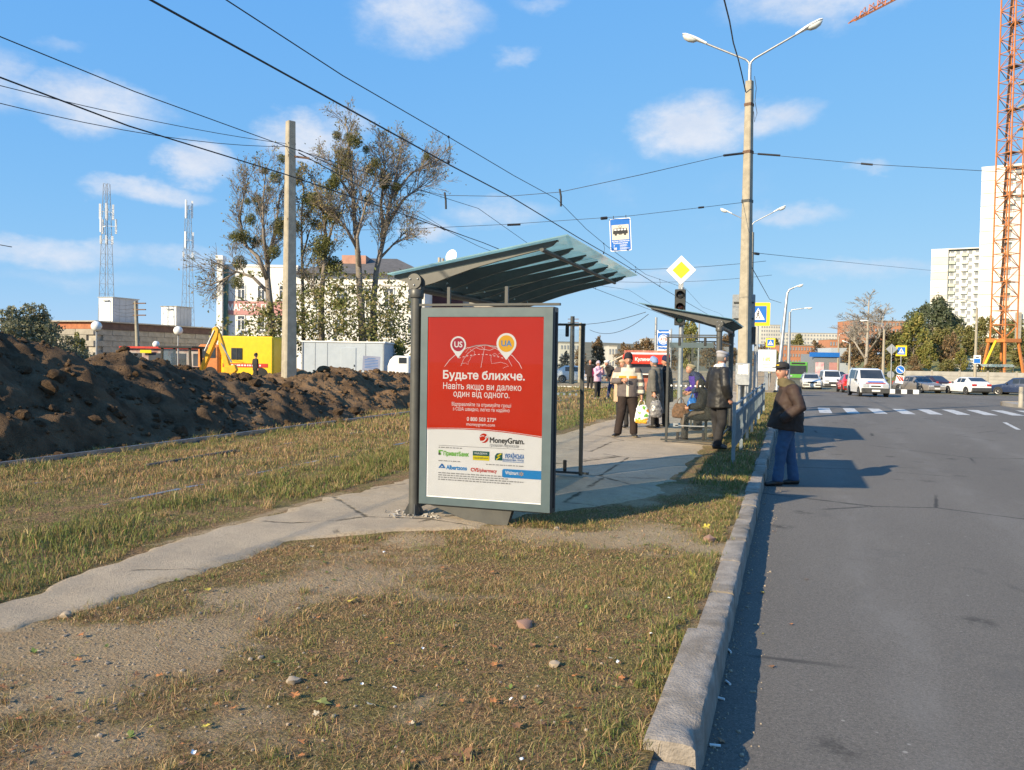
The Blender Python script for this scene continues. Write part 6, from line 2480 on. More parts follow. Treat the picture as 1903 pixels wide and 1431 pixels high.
cbox(sh, 'poster', (.9, -.05, 1.5), (1.3, .06, 2.4), mat('pink_poster', (.6, .25, .3), (.7, .6, .6), 1.4, .5))
cbox(sh, 'poster', (3.0, -.05, 1.5), (1.2, .06, 2.4), 'pink_plaster')
sh2 = cam_thing('shop', 'small grey building with a dark window right of the posters', 'shop', 1545, 140, None, -.8)
cbox(sh2, 'walls', (1.6, 3, 2.6), (3.6, 6, 5.2), 'pale_grey')
cbox(sh2, 'window', (2.2, -.02, 3.2), (1.6, .06, 1.0), 'win')
# ------------------------------------------------------------------ soil heaps
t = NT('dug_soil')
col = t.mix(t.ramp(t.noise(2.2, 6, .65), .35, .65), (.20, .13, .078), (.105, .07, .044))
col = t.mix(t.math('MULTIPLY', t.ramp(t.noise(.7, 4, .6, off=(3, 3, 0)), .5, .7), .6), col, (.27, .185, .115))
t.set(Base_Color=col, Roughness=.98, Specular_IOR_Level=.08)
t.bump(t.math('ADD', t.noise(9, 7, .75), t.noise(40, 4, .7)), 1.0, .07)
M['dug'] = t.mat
M['dug_tan'] = M['dug'].copy()  # copy of the dug soil in paler tones, for the second heap
M['dug_tan'].name = 'pale_tan_soil'
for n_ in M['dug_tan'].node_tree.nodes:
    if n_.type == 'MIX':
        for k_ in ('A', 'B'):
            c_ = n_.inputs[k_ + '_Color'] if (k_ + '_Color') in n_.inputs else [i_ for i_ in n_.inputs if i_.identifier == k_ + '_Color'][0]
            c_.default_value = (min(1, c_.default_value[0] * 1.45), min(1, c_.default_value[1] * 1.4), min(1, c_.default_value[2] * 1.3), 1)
CR = [(2, 2.4), (8, 2.3), (10.9, 2.15), (11.6, 1.98), (12.1, 1.75), (12.9, 1.5), (13.9, 1.74), (15.1, 1.36), (17, 1.42), (18.6, 1.12), (19.6, .8), (20.3, .3), (21, -.3)]
CR2 = [(18.6, -.3), (19.6, .85), (20.4, 1.12), (21.4, 1.36), (22.6, 1.26), (24, 1.38), (25.4, 1.18), (27, 1.22), (29, .8), (31, -.3)]


def lump(X, Y, s, sd):
    return np.abs(2 * vnoise(X, Y, s, sd, 2) - 1)


def make_heap(label, tab, y0, y1, xf, xc, xb, seed, front=None):
    nx, ny = int((xf - xb) / .065), int((y1 - y0) / .065)
    X, Y = np.meshgrid(np.linspace(xf + .35, xb, nx), np.linspace(y0, y1, ny))
    Hc = np.interp(Y, [a for a, c in tab], [c for a, c in tab])
    wob = (vnoise(X * 0, Y, .5, seed, 2) - .5) * 1.1
    u = np.where(X > xc + wob, (xf + wob * .5 - X) / (xf - xc), (X - xb) / (xc - xb))
    u = np.clip(u, -.25, 1)
    z = Hc * np.sign(u) * np.abs(u) ** .85 * np.where(u > .8, 1 - .12 * ((u - .8) / .2) ** 2, 1)
    if front:
        for (fx, fy, r, h) in front:
            z = np.maximum(z, h * (1 - ((X - fx) / r[0]) ** 2 - ((Y - fy) / r[1]) ** 2))
    k = np.clip((z + .05) * 3, 0, 1)
    z = z + k * (.34 * (vnoise(X, Y, .9, seed + 3, 3) - .5) + .20 * (lump(X, Y, 1.3, seed + 5) - .3) * (.3 + 1.4 * vnoise(X, Y, .6, seed + 50, 2)) + .07 * (lump(X, Y, 3.1, seed + 8) - .3) * 2 * vnoise(X, Y, 1.1, seed + 51, 2) + .09 * (lump(X, Y, 7, seed + 9) - .3) * 1.6 * vnoise(X, Y, 1.7, seed + 52, 2) + .05 * (vnoise(X, Y, 9, seed + 60, 3) - .5))
    jx = (vnoise(X, Y, 4, seed + 20, 2) - .5) * .18 * k
    V = np.stack([X + jx, Y + (vnoise(X, Y, 4, seed + 30, 2) - .5) * .18 * k, z], -1).reshape(-1, 3)
    i = np.arange(nx - 1)
    j = np.arange(ny - 1)
    a = (j[:, None] * nx + i[None, :]).ravel()
    F = np.stack([a, a + nx, a + nx + 1, a + 1], -1)
    t_ = thing('soil_heap', label, 'soil heap', (0, 0, 0), 0, 'heaps of dug soil along the tracks')
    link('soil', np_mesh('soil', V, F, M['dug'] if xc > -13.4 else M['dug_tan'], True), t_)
    return t_, lambda x, y: float(z[int(np.clip((y - y0) / (y1 - y0) * (ny - 1), 0, ny - 1)), int(np.clip((xf + .35 - x) / (xf + .35 - xb) * (nx - 1), 0, nx - 1))])


h1, hz1 = make_heap('long high heap of dark dug soil left of the concrete pole', CR, 3, 21, -10.55, -13.2, -17.5, 1)
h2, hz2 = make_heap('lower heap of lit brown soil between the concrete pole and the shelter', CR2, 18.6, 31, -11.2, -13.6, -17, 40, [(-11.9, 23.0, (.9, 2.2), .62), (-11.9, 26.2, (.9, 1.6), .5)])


def rock_mesh(name, seed, m_, sub=2, sq=.7):
    bm = bmesh.new()
    bmesh.ops.create_icosphere(bm, subdivisions=sub, radius=1)
    for v in bm.verts:
        n_ = v.co.copy()
        v.co *= 1 + .38 * mnoise.noise(n_ * 1.3 + Vector((seed * 5.1, 0, 0))) + .22 * mnoise.noise(n_ * 3.1 + Vector((0, seed * 3.3, 0)))
        v.co.z *= sq
    me = bpy.data.meshes.new(name)
    bm.to_mesh(me)
    bm.free()
    me.materials.append(m_)
    me.polygons.foreach_set('use_smooth', [True] * len(me.polygons))
    me.set_sharp_from_angle(angle=R(35))
    return me


r_ = random.Random(21)
CL = [rock_mesh('clod', i, M['dug']) for i in range(6)]
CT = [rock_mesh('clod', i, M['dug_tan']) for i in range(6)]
for (hp, hz, n, ya, yb, xa, xb) in ((h1, hz1, 150, 7.5, 20.5, -10.2, -13.4), (h2, hz2, 90, 19, 30, -10.7, -13.6)):
    for k in range(n):
        y = r_.uniform(ya, yb)
        x = xa + (xb - xa) * r_.random() ** (2.2 if k % 2 else .6)
        s_ = r_.uniform(.04, .10) if k % 5 else r_.uniform(.10, .19)
        link('clod', (CL if hp is h1 else CT)[r_.randrange(6)], hp, (x, y, max(hz(x, y), .02) + s_ * .25), (r_.uniform(-.4, .4), r_.uniform(-.4, .4), r_.uniform(0, 6)), (s_, s_ * r_.uniform(.7, 1.2), s_))
    tiny = rock_mesh('clod', 9, M['dug'], 1)
    V0 = np.array([v.co[:] for v in tiny.vertices], np.float32)
    F0 = np.array([p.vertices[:] for p in tiny.polygons], np.int32)
    Vs, Fs = [], []
    for k in range(2600):
        y = r_.uniform(ya, yb)
        x = xa + .25 + (xb - xa - .25) * r_.random() ** 1.7
        s_ = r_.uniform(.012, .03) if k % 4 else r_.uniform(.03, .06)
        c_, s2 = math.cos(k), math.sin(k)
        q = V0 * s_
        q = np.stack([q[:, 0] * c_ - q[:, 1] * s2, q[:, 0] * s2 + q[:, 1] * c_, q[:, 2]], -1) + (x, y, max(hz(x, y), .0) + s_ * .4)
        Fs.append(F0 + len(V0) * k)
        Vs.append(q)
    o = link('crumbs', np_mesh('crumbs', np.concatenate(Vs), np.concatenate(Fs), M['dug' if hp is h1 else 'dug_tan'], True), hp)
    o['kind'] = 'stuff'

# ------------------------------------------------------------------ tram rails
M['rail'] = mat('worn_rail_steel', (.36, .38, .42), (.24, .24, .26), 7, .35, .7, dirt=(.16, .10, .07), dlo=.55, dhi=.8)
tr = tag(bpy.data.objects.new('tram_track', None), kind='structure')
COL.objects.link(tr)
for (X, zt) in ((-10.17, .095), (-8.62, .02), (-6.81, .015), (-5.30, -.02)):
    b = MB()
    for i in range(40):
        ya, yb = -2 + i * 2, i * 2
        b.add([(X + xx, yy, zz) for yy in (ya, yb) for xx, zz in ((-.035, -.05), (-.035, zt), (.035, zt), (.035, -.05))], [(0, 1, 5, 4), (1, 2, 6, 5), (2, 3, 7, 6)])
    b.build('rail', M['rail'], tr)
# concrete edge showing between the tracks
b = MB()
p0, p1 = gz(272, 872), gz(437, 842)
b.bar((p0.x, p0.y, .035), (p1.x, p1.y, .025), .09, .07)
tag(b.build('track_edge', mat('rotten_concrete', (.10, .085, .07), (.06, .05, .045), 9, .9), bevel=.02), 'dark rotten concrete edge piece showing in the grass between the rails', 'concrete edge')


# ------------------------------------------------------------------ grass
def in_view(X, Y, Z=0.0, mg=60):
    dx, dy, dz = X, Y, Z - EYE
    zc = dx * _fw.x + dy * _fw.y + dz * _fw.z
    px = CXP + FPX * (dx * _rt.x + dy * _rt.y + dz * _rt.z) / np.maximum(zc, .05)
    py = CYP - FPX * (dx * _up.x + dy * _up.y + dz * _up.z) / np.maximum(zc, .05)
    return (zc > .2) & (px > -mg) & (px < 1903 + mg) & (py < 1431 + mg * 2)


PAL = np.array([(.49, .35, .18), (.38, .24, .125), (.26, .205, .08), (.135, .18, .045), (.34, .19, .105), (.185, .19, .06)], np.float32)


def vz(X, Y):
    return .0 * X


def blades(X, Y, h, w, lean, pal, seed):
    g = np.random.default_rng(seed)
    n = len(X)
    a = g.uniform(0, 2 * np.pi, n)
    fa = g.uniform(0, 2 * np.pi, n)
    dx, dy = np.cos(a), np.sin(a)
    wx, wy = np.cos(fa) * w / 2, np.sin(fa) * w / 2
    lz = np.sqrt(np.maximum(1 - np.minimum(lean, .98) ** 2, .02))
    B = np.stack([X, Y, np.full(n, -.01)], -1)
    mid = B + np.stack([dx * lean * h * .45, dy * lean * h * .45, lz * h * .62 + .01], -1)
    tip = B + np.stack([dx * lean * h * 1.15, dy * lean * h * 1.15, lz * h * .9 + .01], -1)
    S_ = np.stack([wx, wy, 0 * wx], -1)
    V = np.stack([B - S_, B + S_, mid - S_ * .75, mid + S_ * .75, tip], 1).reshape(-1, 3)
    k = np.arange(n)[:, None] * 5
    F = np.concatenate([k + np.array([0, 1, 3]), k + np.array([0, 3, 2]), k + np.array([2, 3, 4])], 0)
    c = PAL[pal] * g.uniform(.75, 1.3, (n, 1)) * (1 + g.uniform(-.08, .08, (n, 3)))
    return V, F, np.repeat(c, 5, 0)


M['grass'] = leaf_mat('grass_blades', .25, .7)


def grass(name, label, zones, seed):
    Vs, Fs, Cs, off = [], [], [], 0
    for zi_, (x0, x1, y0, y1, dens, hr, wr_, lr, palfn, keep) in enumerate(zones):
        g = np.random.default_rng(seed + zi_)
        n = int((x1 - x0) * (y1 - y0) * dens)
        X, Y = g.uniform(x0, x1, n), g.uniform(y0, y1, n)
        k = in_view(X, Y) & keep(X, Y, g)
        X, Y = X[k], Y[k]
        n = len(X)
        h = g.uniform(hr[0], hr[1], n) * np.clip(2.4 * vnoise(X, Y, 1.7, 5, 3) - .2, .25, 2.2)
        lean = g.uniform(lr[0], lr[1], n)
        V, F, C = blades(X, Y, h, g.uniform(wr_[0], wr_[1], n), lean, palfn(X, Y, g), seed * 3 + zi_)
        Z = ZI(V[:, 0], V[:, 1])
        V[:, 2] += Z
        Vs.append(V)
        Fs.append(F + off)
        Cs.append(C)
        off += len(V)
    o = link(name, np_mesh(name, np.concatenate(Vs), np.concatenate(Fs), M['grass'], True, np.concatenate(Cs)))
    return tag(o, label, 'grass', kind='stuff')


_gx, _gy = np.linspace(-13, -.5, 100), np.linspace(0, 47, 240)
_gz = np.array([[verge_z(x, y) for x in _gx] for y in _gy])


def ZI(X, Y):
    i = np.clip((X + 13) / 12.5 * 99, 0, 98.99)
    j = np.clip(Y / 47 * 239, 0, 238.99)
    a, c = i.astype(int), j.astype(int)
    u, v = i - a, j - c
    return (_gz[c, a] * (1 - u) + _gz[c, a + 1] * u) * (1 - v) + (_gz[c + 1, a] * (1 - u) + _gz[c + 1, a + 1] * u) * v


def pick(g, n, w):
    w = np.array(w, float)
    return g.choice(len(w), n, p=w / w.sum())


def off_path(X, Y, m=.0):
    nz = (vnoise(X, Y, 2.2, 3, 2) - .5) * .35
    return (X < edge_np(PL, Y) + nz * .5 + m) | (X > edge_np(PR, Y) + nz - m)


def verge_keep(X, Y, g):
    return off_path(X, Y) & (X < KX - .21) & (g.random(len(X)) < .10 + .90 * bare(X, Y)) & (X > np.where(Y < 9.5, -9, edge_np(PR, Y) - .1))


def verge_pal(X, Y, g):
    n = len(X)
    gr = vnoise(X, Y, 1.1, 31, 3) + .35 * np.exp(-((X + .75) / .3) ** 2)
    a, c = pick(g, n, (3.4, 4, 1.8, .4, 3.4, 1.0)), pick(g, n, (1.2, 1.2, 2.5, 1.8, 1.0, 3.2))
    return np.where(gr + g.uniform(-.12, .12, n) > .57, c, a)


def track_pal(X, Y, g):
    n = len(X)
    d = X - edge_np(PL, Y)
    strip_ = 1.15 * np.exp(-((d + .6) / .75) ** 2) + .8 * np.exp(-((X + 9.75) / .35) ** 2) + (vnoise(X, Y, .8, 77, 3) - .5) * 1.6
    a, c = pick(g, n, (1.8, 2.6, 2.2, .8, 2.4, 2.2)), pick(g, n, (.4, .6, 2.2, 3.2, .6, 3.8))
    return np.where(strip_ + g.uniform(-.25, .25, n) > .26, c, a)


tk = lambda X, Y, g: (X < edge_np(PL, Y) + (vnoise(X, Y, 2.2, 3, 2) - .5) * .3) & (np.abs(X + 10.17) > .06) & (np.abs(X + 6.81) > .05) & (g.random(len(X)) < .35 + .65 * np.clip((vnoise(X, Y, 1.3, 61, 3) - .3) / .2, 0, 1))
grass('verge_grass', 'short trampled dry and green grass on the verge in the foreground', [
    (-5.2, -.55, 1.7, 3.6, 7500, (.010, .034), (.0016, .0034), (.7, .985), verge_pal, verge_keep),
    (-5.2, -.55, 3.6, 6.5, 5000, (.012, .038), (.0024, .005), (.7, .985), verge_pal, verge_keep),
    (-5.2, -.55, 6.5, 11, 2600, (.014, .045), (.004, .008), (.6, .98), verge_pal, verge_keep),
    (-5.2, -.55, 1.7, 8.5, 900, (.04, .10), (.0015, .0035), (.93, .985), lambda X, Y, g: pick(g, len(X), (6, 3, .6, .3, 1.5, .6)), verge_keep),
    (-5.2, -.55, 1.7, 9, 1500, (.025, .075), (.0018, .0045), (.3, .9), lambda X, Y, g: pick(g, len(X), (1.6, .8, 2.5, 2.6, .4, 3.2)), lambda X, Y, g: verge_keep(X, Y, g) & (vnoise(X, Y, 1.9, 45, 3) + .25 * np.exp(-((X + .8) / .3) ** 2) > .60)),
    (-1.8, -.52, 11, 47, 700, (.03, .09), (.008, .016), (.2, .8), lambda X, Y, g: pick(g, len(X), (1, .8, 2.5, 2.5, .5, 3)), lambda X, Y, g: off_path(X, Y) & (X < KX - .2))], 5)
grass('track_grass', 'uncut dry and green grass growing over the tram tracks', [
    (-10.6, -4.6, 2.5, 8, 2000, (.025, .075), (.004, .008), (.2, .8), track_pal, tk),
    (-10.9, -4.6, 8, 15, 1200, (.03, .085), (.006, .011), (.2, .8), track_pal, tk),
    (-11.2, -4.5, 15, 28, 450, (.05, .12), (.010, .018), (.2, .75), track_pal, tk),
    (-24, -4.6, 26, 47.5, 70, (.07, .17), (.02, .04), (.2, .75), track_pal, lambda X, Y, g: off_path(X, Y)),
    (-6.4, -4.9, 3, 16, 900, (.06, .16), (.004, .009), (.2, .7), lambda X, Y, g: pick(g, len(X), (.6, .5, 2, 3.2, .3, 3.6)), lambda X, Y, g: (X < edge_np(PL, Y) - .12) & (np.abs(X - edge_np(PL, Y) + .65) < .45) & (vnoise(X, Y, 1.1, 8, 2) > .42))], 9)


# ------------------------------------------------------------------ leaves, stones and litter on the ground
def leaf_mesh(name, seed, m_, lobes=5):
    r2 = random.Random(seed)
    pts = []
    n = lobes * 4
    for i in range(n):
        a = 2 * math.pi * i / n
        rr = .55 + .45 * abs(math.cos(a * lobes / 2)) ** 1.5 + r2.uniform(-.08, .08)
        if i == n // 2:
            rr *= .6
        x, y = rr * math.cos(a), rr * math.sin(a) * .9
        pts.append((x, y, .28 * (x * x) * r2.choice((1, .6, 1.4)) + .12 * y * r2.uniform(-1, 1) + .06))
    b_ = MB()
    b_.add([(0, 0, .02)] + pts, [(0, i + 1, (i + 1) % n + 1) for i in range(n)])
    b_.tube([(-.55, 0, .08), (-1.0, .05, .12), (-1.35, .02, .05)], .035, 4)
    return b_.mesh(name, m_, fix=False)


LM = {}
for nm, c in (('brown', (.24, .12, .05)), ('orange', (.42, .17, .05)), ('pale', (.60, .50, .34)), ('yellow', (.52, .42, .06)), ('green', (.30, .30, .07))):
    mm = mat('leaf_' + nm, c, tuple(x * .7 for x in c), 4, .6)
    LM[nm] = [leaf_mesh('fallen_leaf', i + ord(nm[0]) % 7, mm) for i in range(3)]


def ground_z(x, y):
    return float(ZI(np.array([x]), np.array([y]))[0])


def put_leaf(px, py, kind, s_, label, tilt=.28, grp='fallen leaves on the verge'):
    p = gz(px, py)
    o = link('fallen_leaf', LM[kind][r_.randrange(3)], None, (p.x, p.y, ground_z(p.x, p.y) + .018), (r_.uniform(-tilt, tilt), r_.uniform(-tilt, tilt), r_.uniform(0, 6.28)), s_)
    tag(o, label, 'leaf', grp)


put_leaf(596, 1312, 'green', .055, 'large yellow green fallen leaf, the biggest on the grass in front', .25)
put_leaf(655, 1121, 'yellow', .04, 'upright yellow fallen leaf left of the shelter foot in the grass', .9)
put_leaf(1288, 1072, 'yellow', .05, 'yellow green fallen leaf in the tuft beside the kerb', .6)
put_leaf(1312, 983, 'yellow', .05, 'pale yellow fallen leaf near the kerb, level with the shelter', .7)
put_leaf(1075, 1323, 'orange', .03, 'curled orange fallen leaf in the middle of the near grass', .8)
put_leaf(860, 1412, 'brown', .045, 'big crumpled brown fallen leaf at the bottom edge', .6)
LB = {'brown': 'dry brown fallen leaf lying in the verge grass', 'orange': 'orange brown fallen leaf lying in the verge grass', 'pale': 'bleached pale fallen leaf lying in the verge grass', 'yellow': 'small yellow fallen leaf lying in the verge grass'}
n_ = 0
while n_ < 120:
    px, py = r_.uniform(0, 1330), 985 + 440 * r_.random() ** .8
    p = gz(px, py)
    if not (p.x < KX - .25 and (p.x > edge(PR, p.y) + .05 or p.x < edge(PL, p.y) - .3)):
        continue
    kd = r_.choices(('brown', 'orange', 'pale', 'yellow'), (6, 3, .6, .8))[0]
    put_leaf(px, py, kd, r_.uniform(.011, .028), LB[kd])
    n_ += 1
M['stone'] = mat('grey_stone', (.36, .29, .21), (.27, .215, .16), 9, .9)
M['brickbit'] = mat('broken_brick', (.30, .17, .12), (.22, .14, .11), 9, .9)
SM = [rock_mesh('stone', 30 + i, M['stone']) for i in range(4)]
BM_ = [rock_mesh('stone', 50 + i, M['brickbit'], 1) for i in range(2)]
for (px, py, s_, me_, lab) in ((976, 1166, .05, BM_[0], 'reddish broken brick half sunk in the grass in front of the shelter'), (1318, 1006, .06, BM_[1], 'brown stone lying in the grass near the kerb'), (1030, 1238, .03, SM[0], 'dark stone sunk in the grass in front'),
                               (124, 1145, .035, SM[1], 'dark stone at the lower edge of the footpath on the left'), (463, 985, .02, SM[2], 'small dark stone lying on the footpath'), (545, 1268, .035, SM[3], 'grey stone half hidden in the near grass'), (1035, 985, .03, SM[0], 'pale stone by the shadow edge near the panel')):
    p = gz(px, py)
    o = link('stone', me_, None, (p.x, p.y, ground_z(p.x, p.y) + s_ * .3), (0, 0, px), s_)
    tag(o, lab, 'stone')
V0 = np.array([v.co[:] for v in BM_[0].vertices], np.float32)
F0 = np.array([p.vertices[:] for p in BM_[0].polygons], np.int32)
Vs, Fs, k = [], [], 0
while k < 420:
    px, py = r_.uniform(-20, 1330), 965 + 480 * r_.random()
    p = gz(px, py)
    w_ = math.exp(-((p.x + 3.4) / 1.0) ** 2 - ((p.y - 3.4) / 1.3) ** 2) + .12
    if p.x > KX - .25 or r_.random() > w_ or (edge(PL, p.y) < p.x < edge(PR, p.y) and r_.random() < .9):
        continue
    s_ = r_.uniform(.003, .010) if k % 14 else r_.uniform(.010, .018)
    Vs.append(V0 * s_ * np.array([1, r_.uniform(.6, 1.3), 1]) + (p.x, p.y, ground_z(p.x, p.y) + s_ * .3 + (.012 if edge(PL, p.y) < p.x < edge(PR, p.y) else 0)))
    Fs.append(F0 + len(V0) * k)
    k += 1
o = link('gravel', np_mesh('gravel', np.concatenate(Vs), np.concatenate(Fs), M['stone'], False))
tag(o, 'loose grey gravel and crumbs on the trodden soil beside the footpath', 'gravel', kind='stuff')
b = MB()
b.grid(lambda u, v: (u - .5, (v - .5) * .7, .12 * math.sin(u * 5) + .1 * math.cos(v * 6)), 4, 3)
sc = b.mesh('paper_scrap', M['sign_white'], fix=False)
for (px, py, s_) in ((714, 1028, .035), (851, 1110, .025), (848, 1170, .02), (786, 1212, .03), (672, 1277, .035), (732, 1284, .035), (1148, 1237, .03), (1210, 1184, .025), (950, 1306, .03), (1243, 1118, .025), (605, 1275, .02), (360, 1405, .04), (970, 1422, .03)):
    p = gz(px, py)
    o = link('paper_scrap', sc, None, (p.x, p.y, ground_z(p.x, p.y) + .022), (r_.uniform(-.3, .3), r_.uniform(-.3, .3), r_.uniform(0, 6)), s_ * .65)
    tag(o, 'small white scrap of litter lying in the verge grass', 'litter', 'white scraps on the verge')
b = MB()
b.cyl((-.5, 0, 0), (.5, 0, 0), .13, n=8)
cb_ = b.mesh('cigarette_butt', M['sign_white'])
for (px, py) in ((1353, 1271), (1338, 1300), (1329, 1388), (1356, 1212)):
    p = gz(px, py, ROAD_Z)
    tag(link('cigarette_butt', cb_, None, (p.x, p.y, ROAD_Z + .008), (0, 0, px), .05), 'white cigarette butt lying in the shaded gutter', 'litter', 'cigarette butts in the gutter')

# tufts, broad leaved weeds and the grit of the gutter
def tufts(n, x0, x1, y0, y1, keep, hr, seed, pal):
    g = np.random.default_rng(seed)
    cx, cy = g.uniform(x0, x1, n), g.uniform(y0, y1, n)
    k = in_view(cx, cy) & keep(cx, cy, g)
    cx, cy = cx[k], cy[k]
    m_ = g.integers(25, 70, len(cx))
    X = np.repeat(cx, m_) + g.normal(size=m_.sum()) * np.repeat(g.uniform(.01, .05, len(cx)), m_)
    Y = np.repeat(cy, m_) + g.normal(size=m_.sum()) * np.repeat(g.uniform(.01, .05, len(cx)), m_)
    h = np.repeat(g.uniform(hr[0], hr[1], len(cx)), m_) * g.uniform(.4, 1.1, m_.sum())
    V, F, C = blades(X, Y, h, g.uniform(.002, .004, len(X)) * (1 + Y * .06), g.uniform(.2, .85, len(X)), pick(g, len(X), pal), seed)
    V[:, 2] += ZI(V[:, 0], V[:, 1])
    return V, F, C


parts_ = [tufts(300, -5.2, -.55, 1.8, 9.5, verge_keep, (.03, .075), 71, (3, 2, 2.4, 1.6, .8, 2.4)), tufts(300, -10.6, -4.6, 3, 22, tk, (.09, .22), 72, (3.4, 2, 2, 2, .8, 2.4)),
          tufts(150, -.72, -.54, 1.8, 14, lambda X, Y, g: X < KX - .18, (.04, .10), 73, (1, .6, 2.4, 3, .3, 3))]
off, Vs, Fs, Cs = 0, [], [], []
for V, F, C in parts_:
    Vs.append(V)
    Fs.append(F + off)
    Cs.append(C)
    off += len(V)
tag(link('grass_tufts', np_mesh('grass_tufts', np.concatenate(Vs), np.concatenate(Fs), M['grass'], True, np.concatenate(Cs))), 'scattered longer tufts standing out of the trampled grass', 'grass', kind='stuff')
g = np.random.default_rng(91)
P, D_, S_ = [], [], []
while len(P) < 700:
    x, y = g.uniform(-4.6, -.56), g.uniform(2.2, 11)
    if g.random() > math.exp(-((x + .7) / .35) ** 2) + .18 or not off_path(np.array([x]), np.array([y]))[0]:
        continue
    for k in range(int(g.integers(4, 9))):
        a = g.uniform(0, 6.28)
        P.append((x, y, ground_z(x, y) + .004))
        D_.append((math.cos(a), math.sin(a), g.uniform(.15, .8)))
        S_.append(g.uniform(.014, .034))
P, D_, S_ = np.array(P), np.array(D_), np.array(S_)[:, None]
sd = np.stack([-D_[:, 1], D_[:, 0], 0 * D_[:, 0]], -1)
V = np.stack([P, P + D_ * S_ * .55 + sd * S_ * .33, P + D_ * S_ + (0, 0, -.003), P + D_ * S_ * .55 - sd * S_ * .33], 1).reshape(-1, 3)
C = np.repeat(np.array([(.16, .22, .055), (.20, .24, .07), (.26, .25, .09)])[g.integers(0, 3, len(P))] * g.uniform(.75, 1.2, (len(P), 1)), 4, 0)
tag(link('weeds', np_mesh('weeds', V, np.arange(len(V)).reshape(-1, 4), M['grass'], True, C)), 'small broad leaved weeds growing along the kerb and in the grass', 'weeds', kind='stuff')
Vs, Fs = [], []
for k in range(900):
    y = 2.6 + 22 * r_.random() ** 1.6
    x = KX + .03 + .22 * r_.random() ** 2.2
    s_ = r_.uniform(.002, .007) if k % 12 else r_.uniform(.007, .014)
    Vs.append(V0 * s_ + (x, y, ROAD_Z + s_ * .3))
    Fs.append(F0 + len(V0) * k)
tag(link('gutter_grit', np_mesh('gutter_grit', np.concatenate(Vs), np.concatenate(Fs), M['stone'], False)), 'fine grit collected in the gutter along the kerb', 'grit', kind='stuff')
for k in range(16):
    y = 3.2 + 14 * r_.random() ** 1.5
    x = KX + .06 + r_.random() ** 2 * .5
    o = link('fallen_leaf', LM[('brown', 'orange', 'yellow')[k % 3]][k % 3], None, (x, y, ROAD_Z + .008), (r_.uniform(-.3, .3), r_.uniform(-.3, .3), k), r_.uniform(.014, .028))
    tag(o, 'dry fallen leaf lying in the shaded gutter by the kerb', 'leaf', 'fallen leaves in the gutter')

# ------------------------------------------------------------------ trees
M['bark'] = mat('grey_brown_bark', (.25, .21, .175), (.17, .145, .12), 6, .95, bump=.5, bscale=14, bdist=.04)
M['bark_pale'] = mat('pale_birch_bark', (.36, .33, .29), (.26, .235, .2), 3, .9)
M['leaves'] = leaf_mat('tree_leaves', .35, .5)


def leafs(g, P, size, cols, flat=.5):
    n = len(P)
    d = g.normal(size=(n, 3))
    d /= np.linalg.norm(d, axis=1)[:, None]
    e = np.cross(d, g.normal(size=(n, 3)))
    e /= np.linalg.norm(e, axis=1)[:, None]
    s_ = (size * g.uniform(.6, 1.4, n))[:, None]
    V = np.stack([P - d * s_, P + e * s_ * flat, P + d * s_, P - e * s_ * flat], 1).reshape(-1, 3)
    F = np.arange(n * 4).reshape(-1, 4)
    ci = g.integers(0, len(cols), n)
    C = np.array(cols, np.float32)[ci] * g.uniform(.7, 1.3, (n, 1))
    return V, F, np.repeat(C, 4, 0)


def twig_tree(r2, paths, levels, spread, length, ratio=.62, up=.25, start=.35, per=7, tip=.012, side=4, droop=0.0):
    """tubes growing from given limb paths; returns MB and tip points"""
    b_ = MB()
    tips = []

    def shoot(p, d, L_, r0, lev):
        n = 3 if lev else 4
        pts, rad = [p], [r0]
        for i in range(n):
            d = (d + Vector((r2.uniform(-1, 1), r2.uniform(-1, 1), r2.uniform(-.6, 1) * up * 2 - droop)) * .22).normalized()
            p = p + d * L_ / n
            pts.append(p)
            rad.append(max(tip, r0 * (1 - .8 * (i + 1) / n)))
        b_.tube(pts, rad, 3 if lev < levels - 1 else 4, caps=False)
        if lev == 0:
            tips.append(p)
            return
        for k in range(per):
            f = .25 + .75 * (k + r2.random()) / per
            i = min(n - 1, int(f * n))
            q = pts[i].lerp(pts[i + 1], f * n - i)
            a = r2.uniform(0, 6.28)
            u, w = frame(pts[i + 1] - pts[i])
            nd_ = ((pts[i + 1] - pts[i]).normalized() * r2.uniform(.55, 1.0) + (u * math.cos(a) + w * math.sin(a)) * spread).normalized()
            shoot(q, nd_, L_ * ratio * r2.uniform(.6, 1.1) * (1.15 - .5 * f), max(tip, rad[i] * .55), lev - 1)
    for pts, r0, r1 in paths:
        P = [Vector(p) for p in pts]
        n = len(P)
        rad = [r0 + (r1 - r0) * (i / (n - 1)) ** .8 for i in range(n)]
        b_.tube(P, rad, 7)
        tot = n - 1
        nb_ = int(per * tot * .75)
        for k in range(nb_):
            f = start + (1 - start) * (k + r2.random()) / nb_
            i = min(n - 2, int(f * tot))
            q = P[i].lerp(P[i + 1], f * tot - i)
            a = r2.uniform(0, 6.28)
            u, w = frame(P[i + 1] - P[i])
            nd_ = ((P[i + 1] - P[i]).normalized() * r2.uniform(.5, 1.1) + (u * math.cos(a) + w * math.sin(a)) * spread + Vector((0, 0, up))).normalized()
            shoot(q, nd_, length * r2.uniform(.5, 1.1) * (1.25 - .75 * f), max(tip, min(.045, rad[i] * .42)), levels - 1)
    return b_, tips


g0 = np.random.default_rng(3)
MI = []
for i in range(3):
    P = g0.normal(size=(900, 3))
    P /= np.linalg.norm(P, axis=1)[:, None]
    P *= (g0.random(900) ** .4)[:, None] * np.array([1, 1, .9])
    V, F, C = leafs(g0, P, .13, [(.15, .16, .05), (.19, .19, .065), (.11, .125, .04), (.21, .195, .08)], .35)
    MI.append(np_mesh('mistletoe', V, F, M['leaves'], False, C))


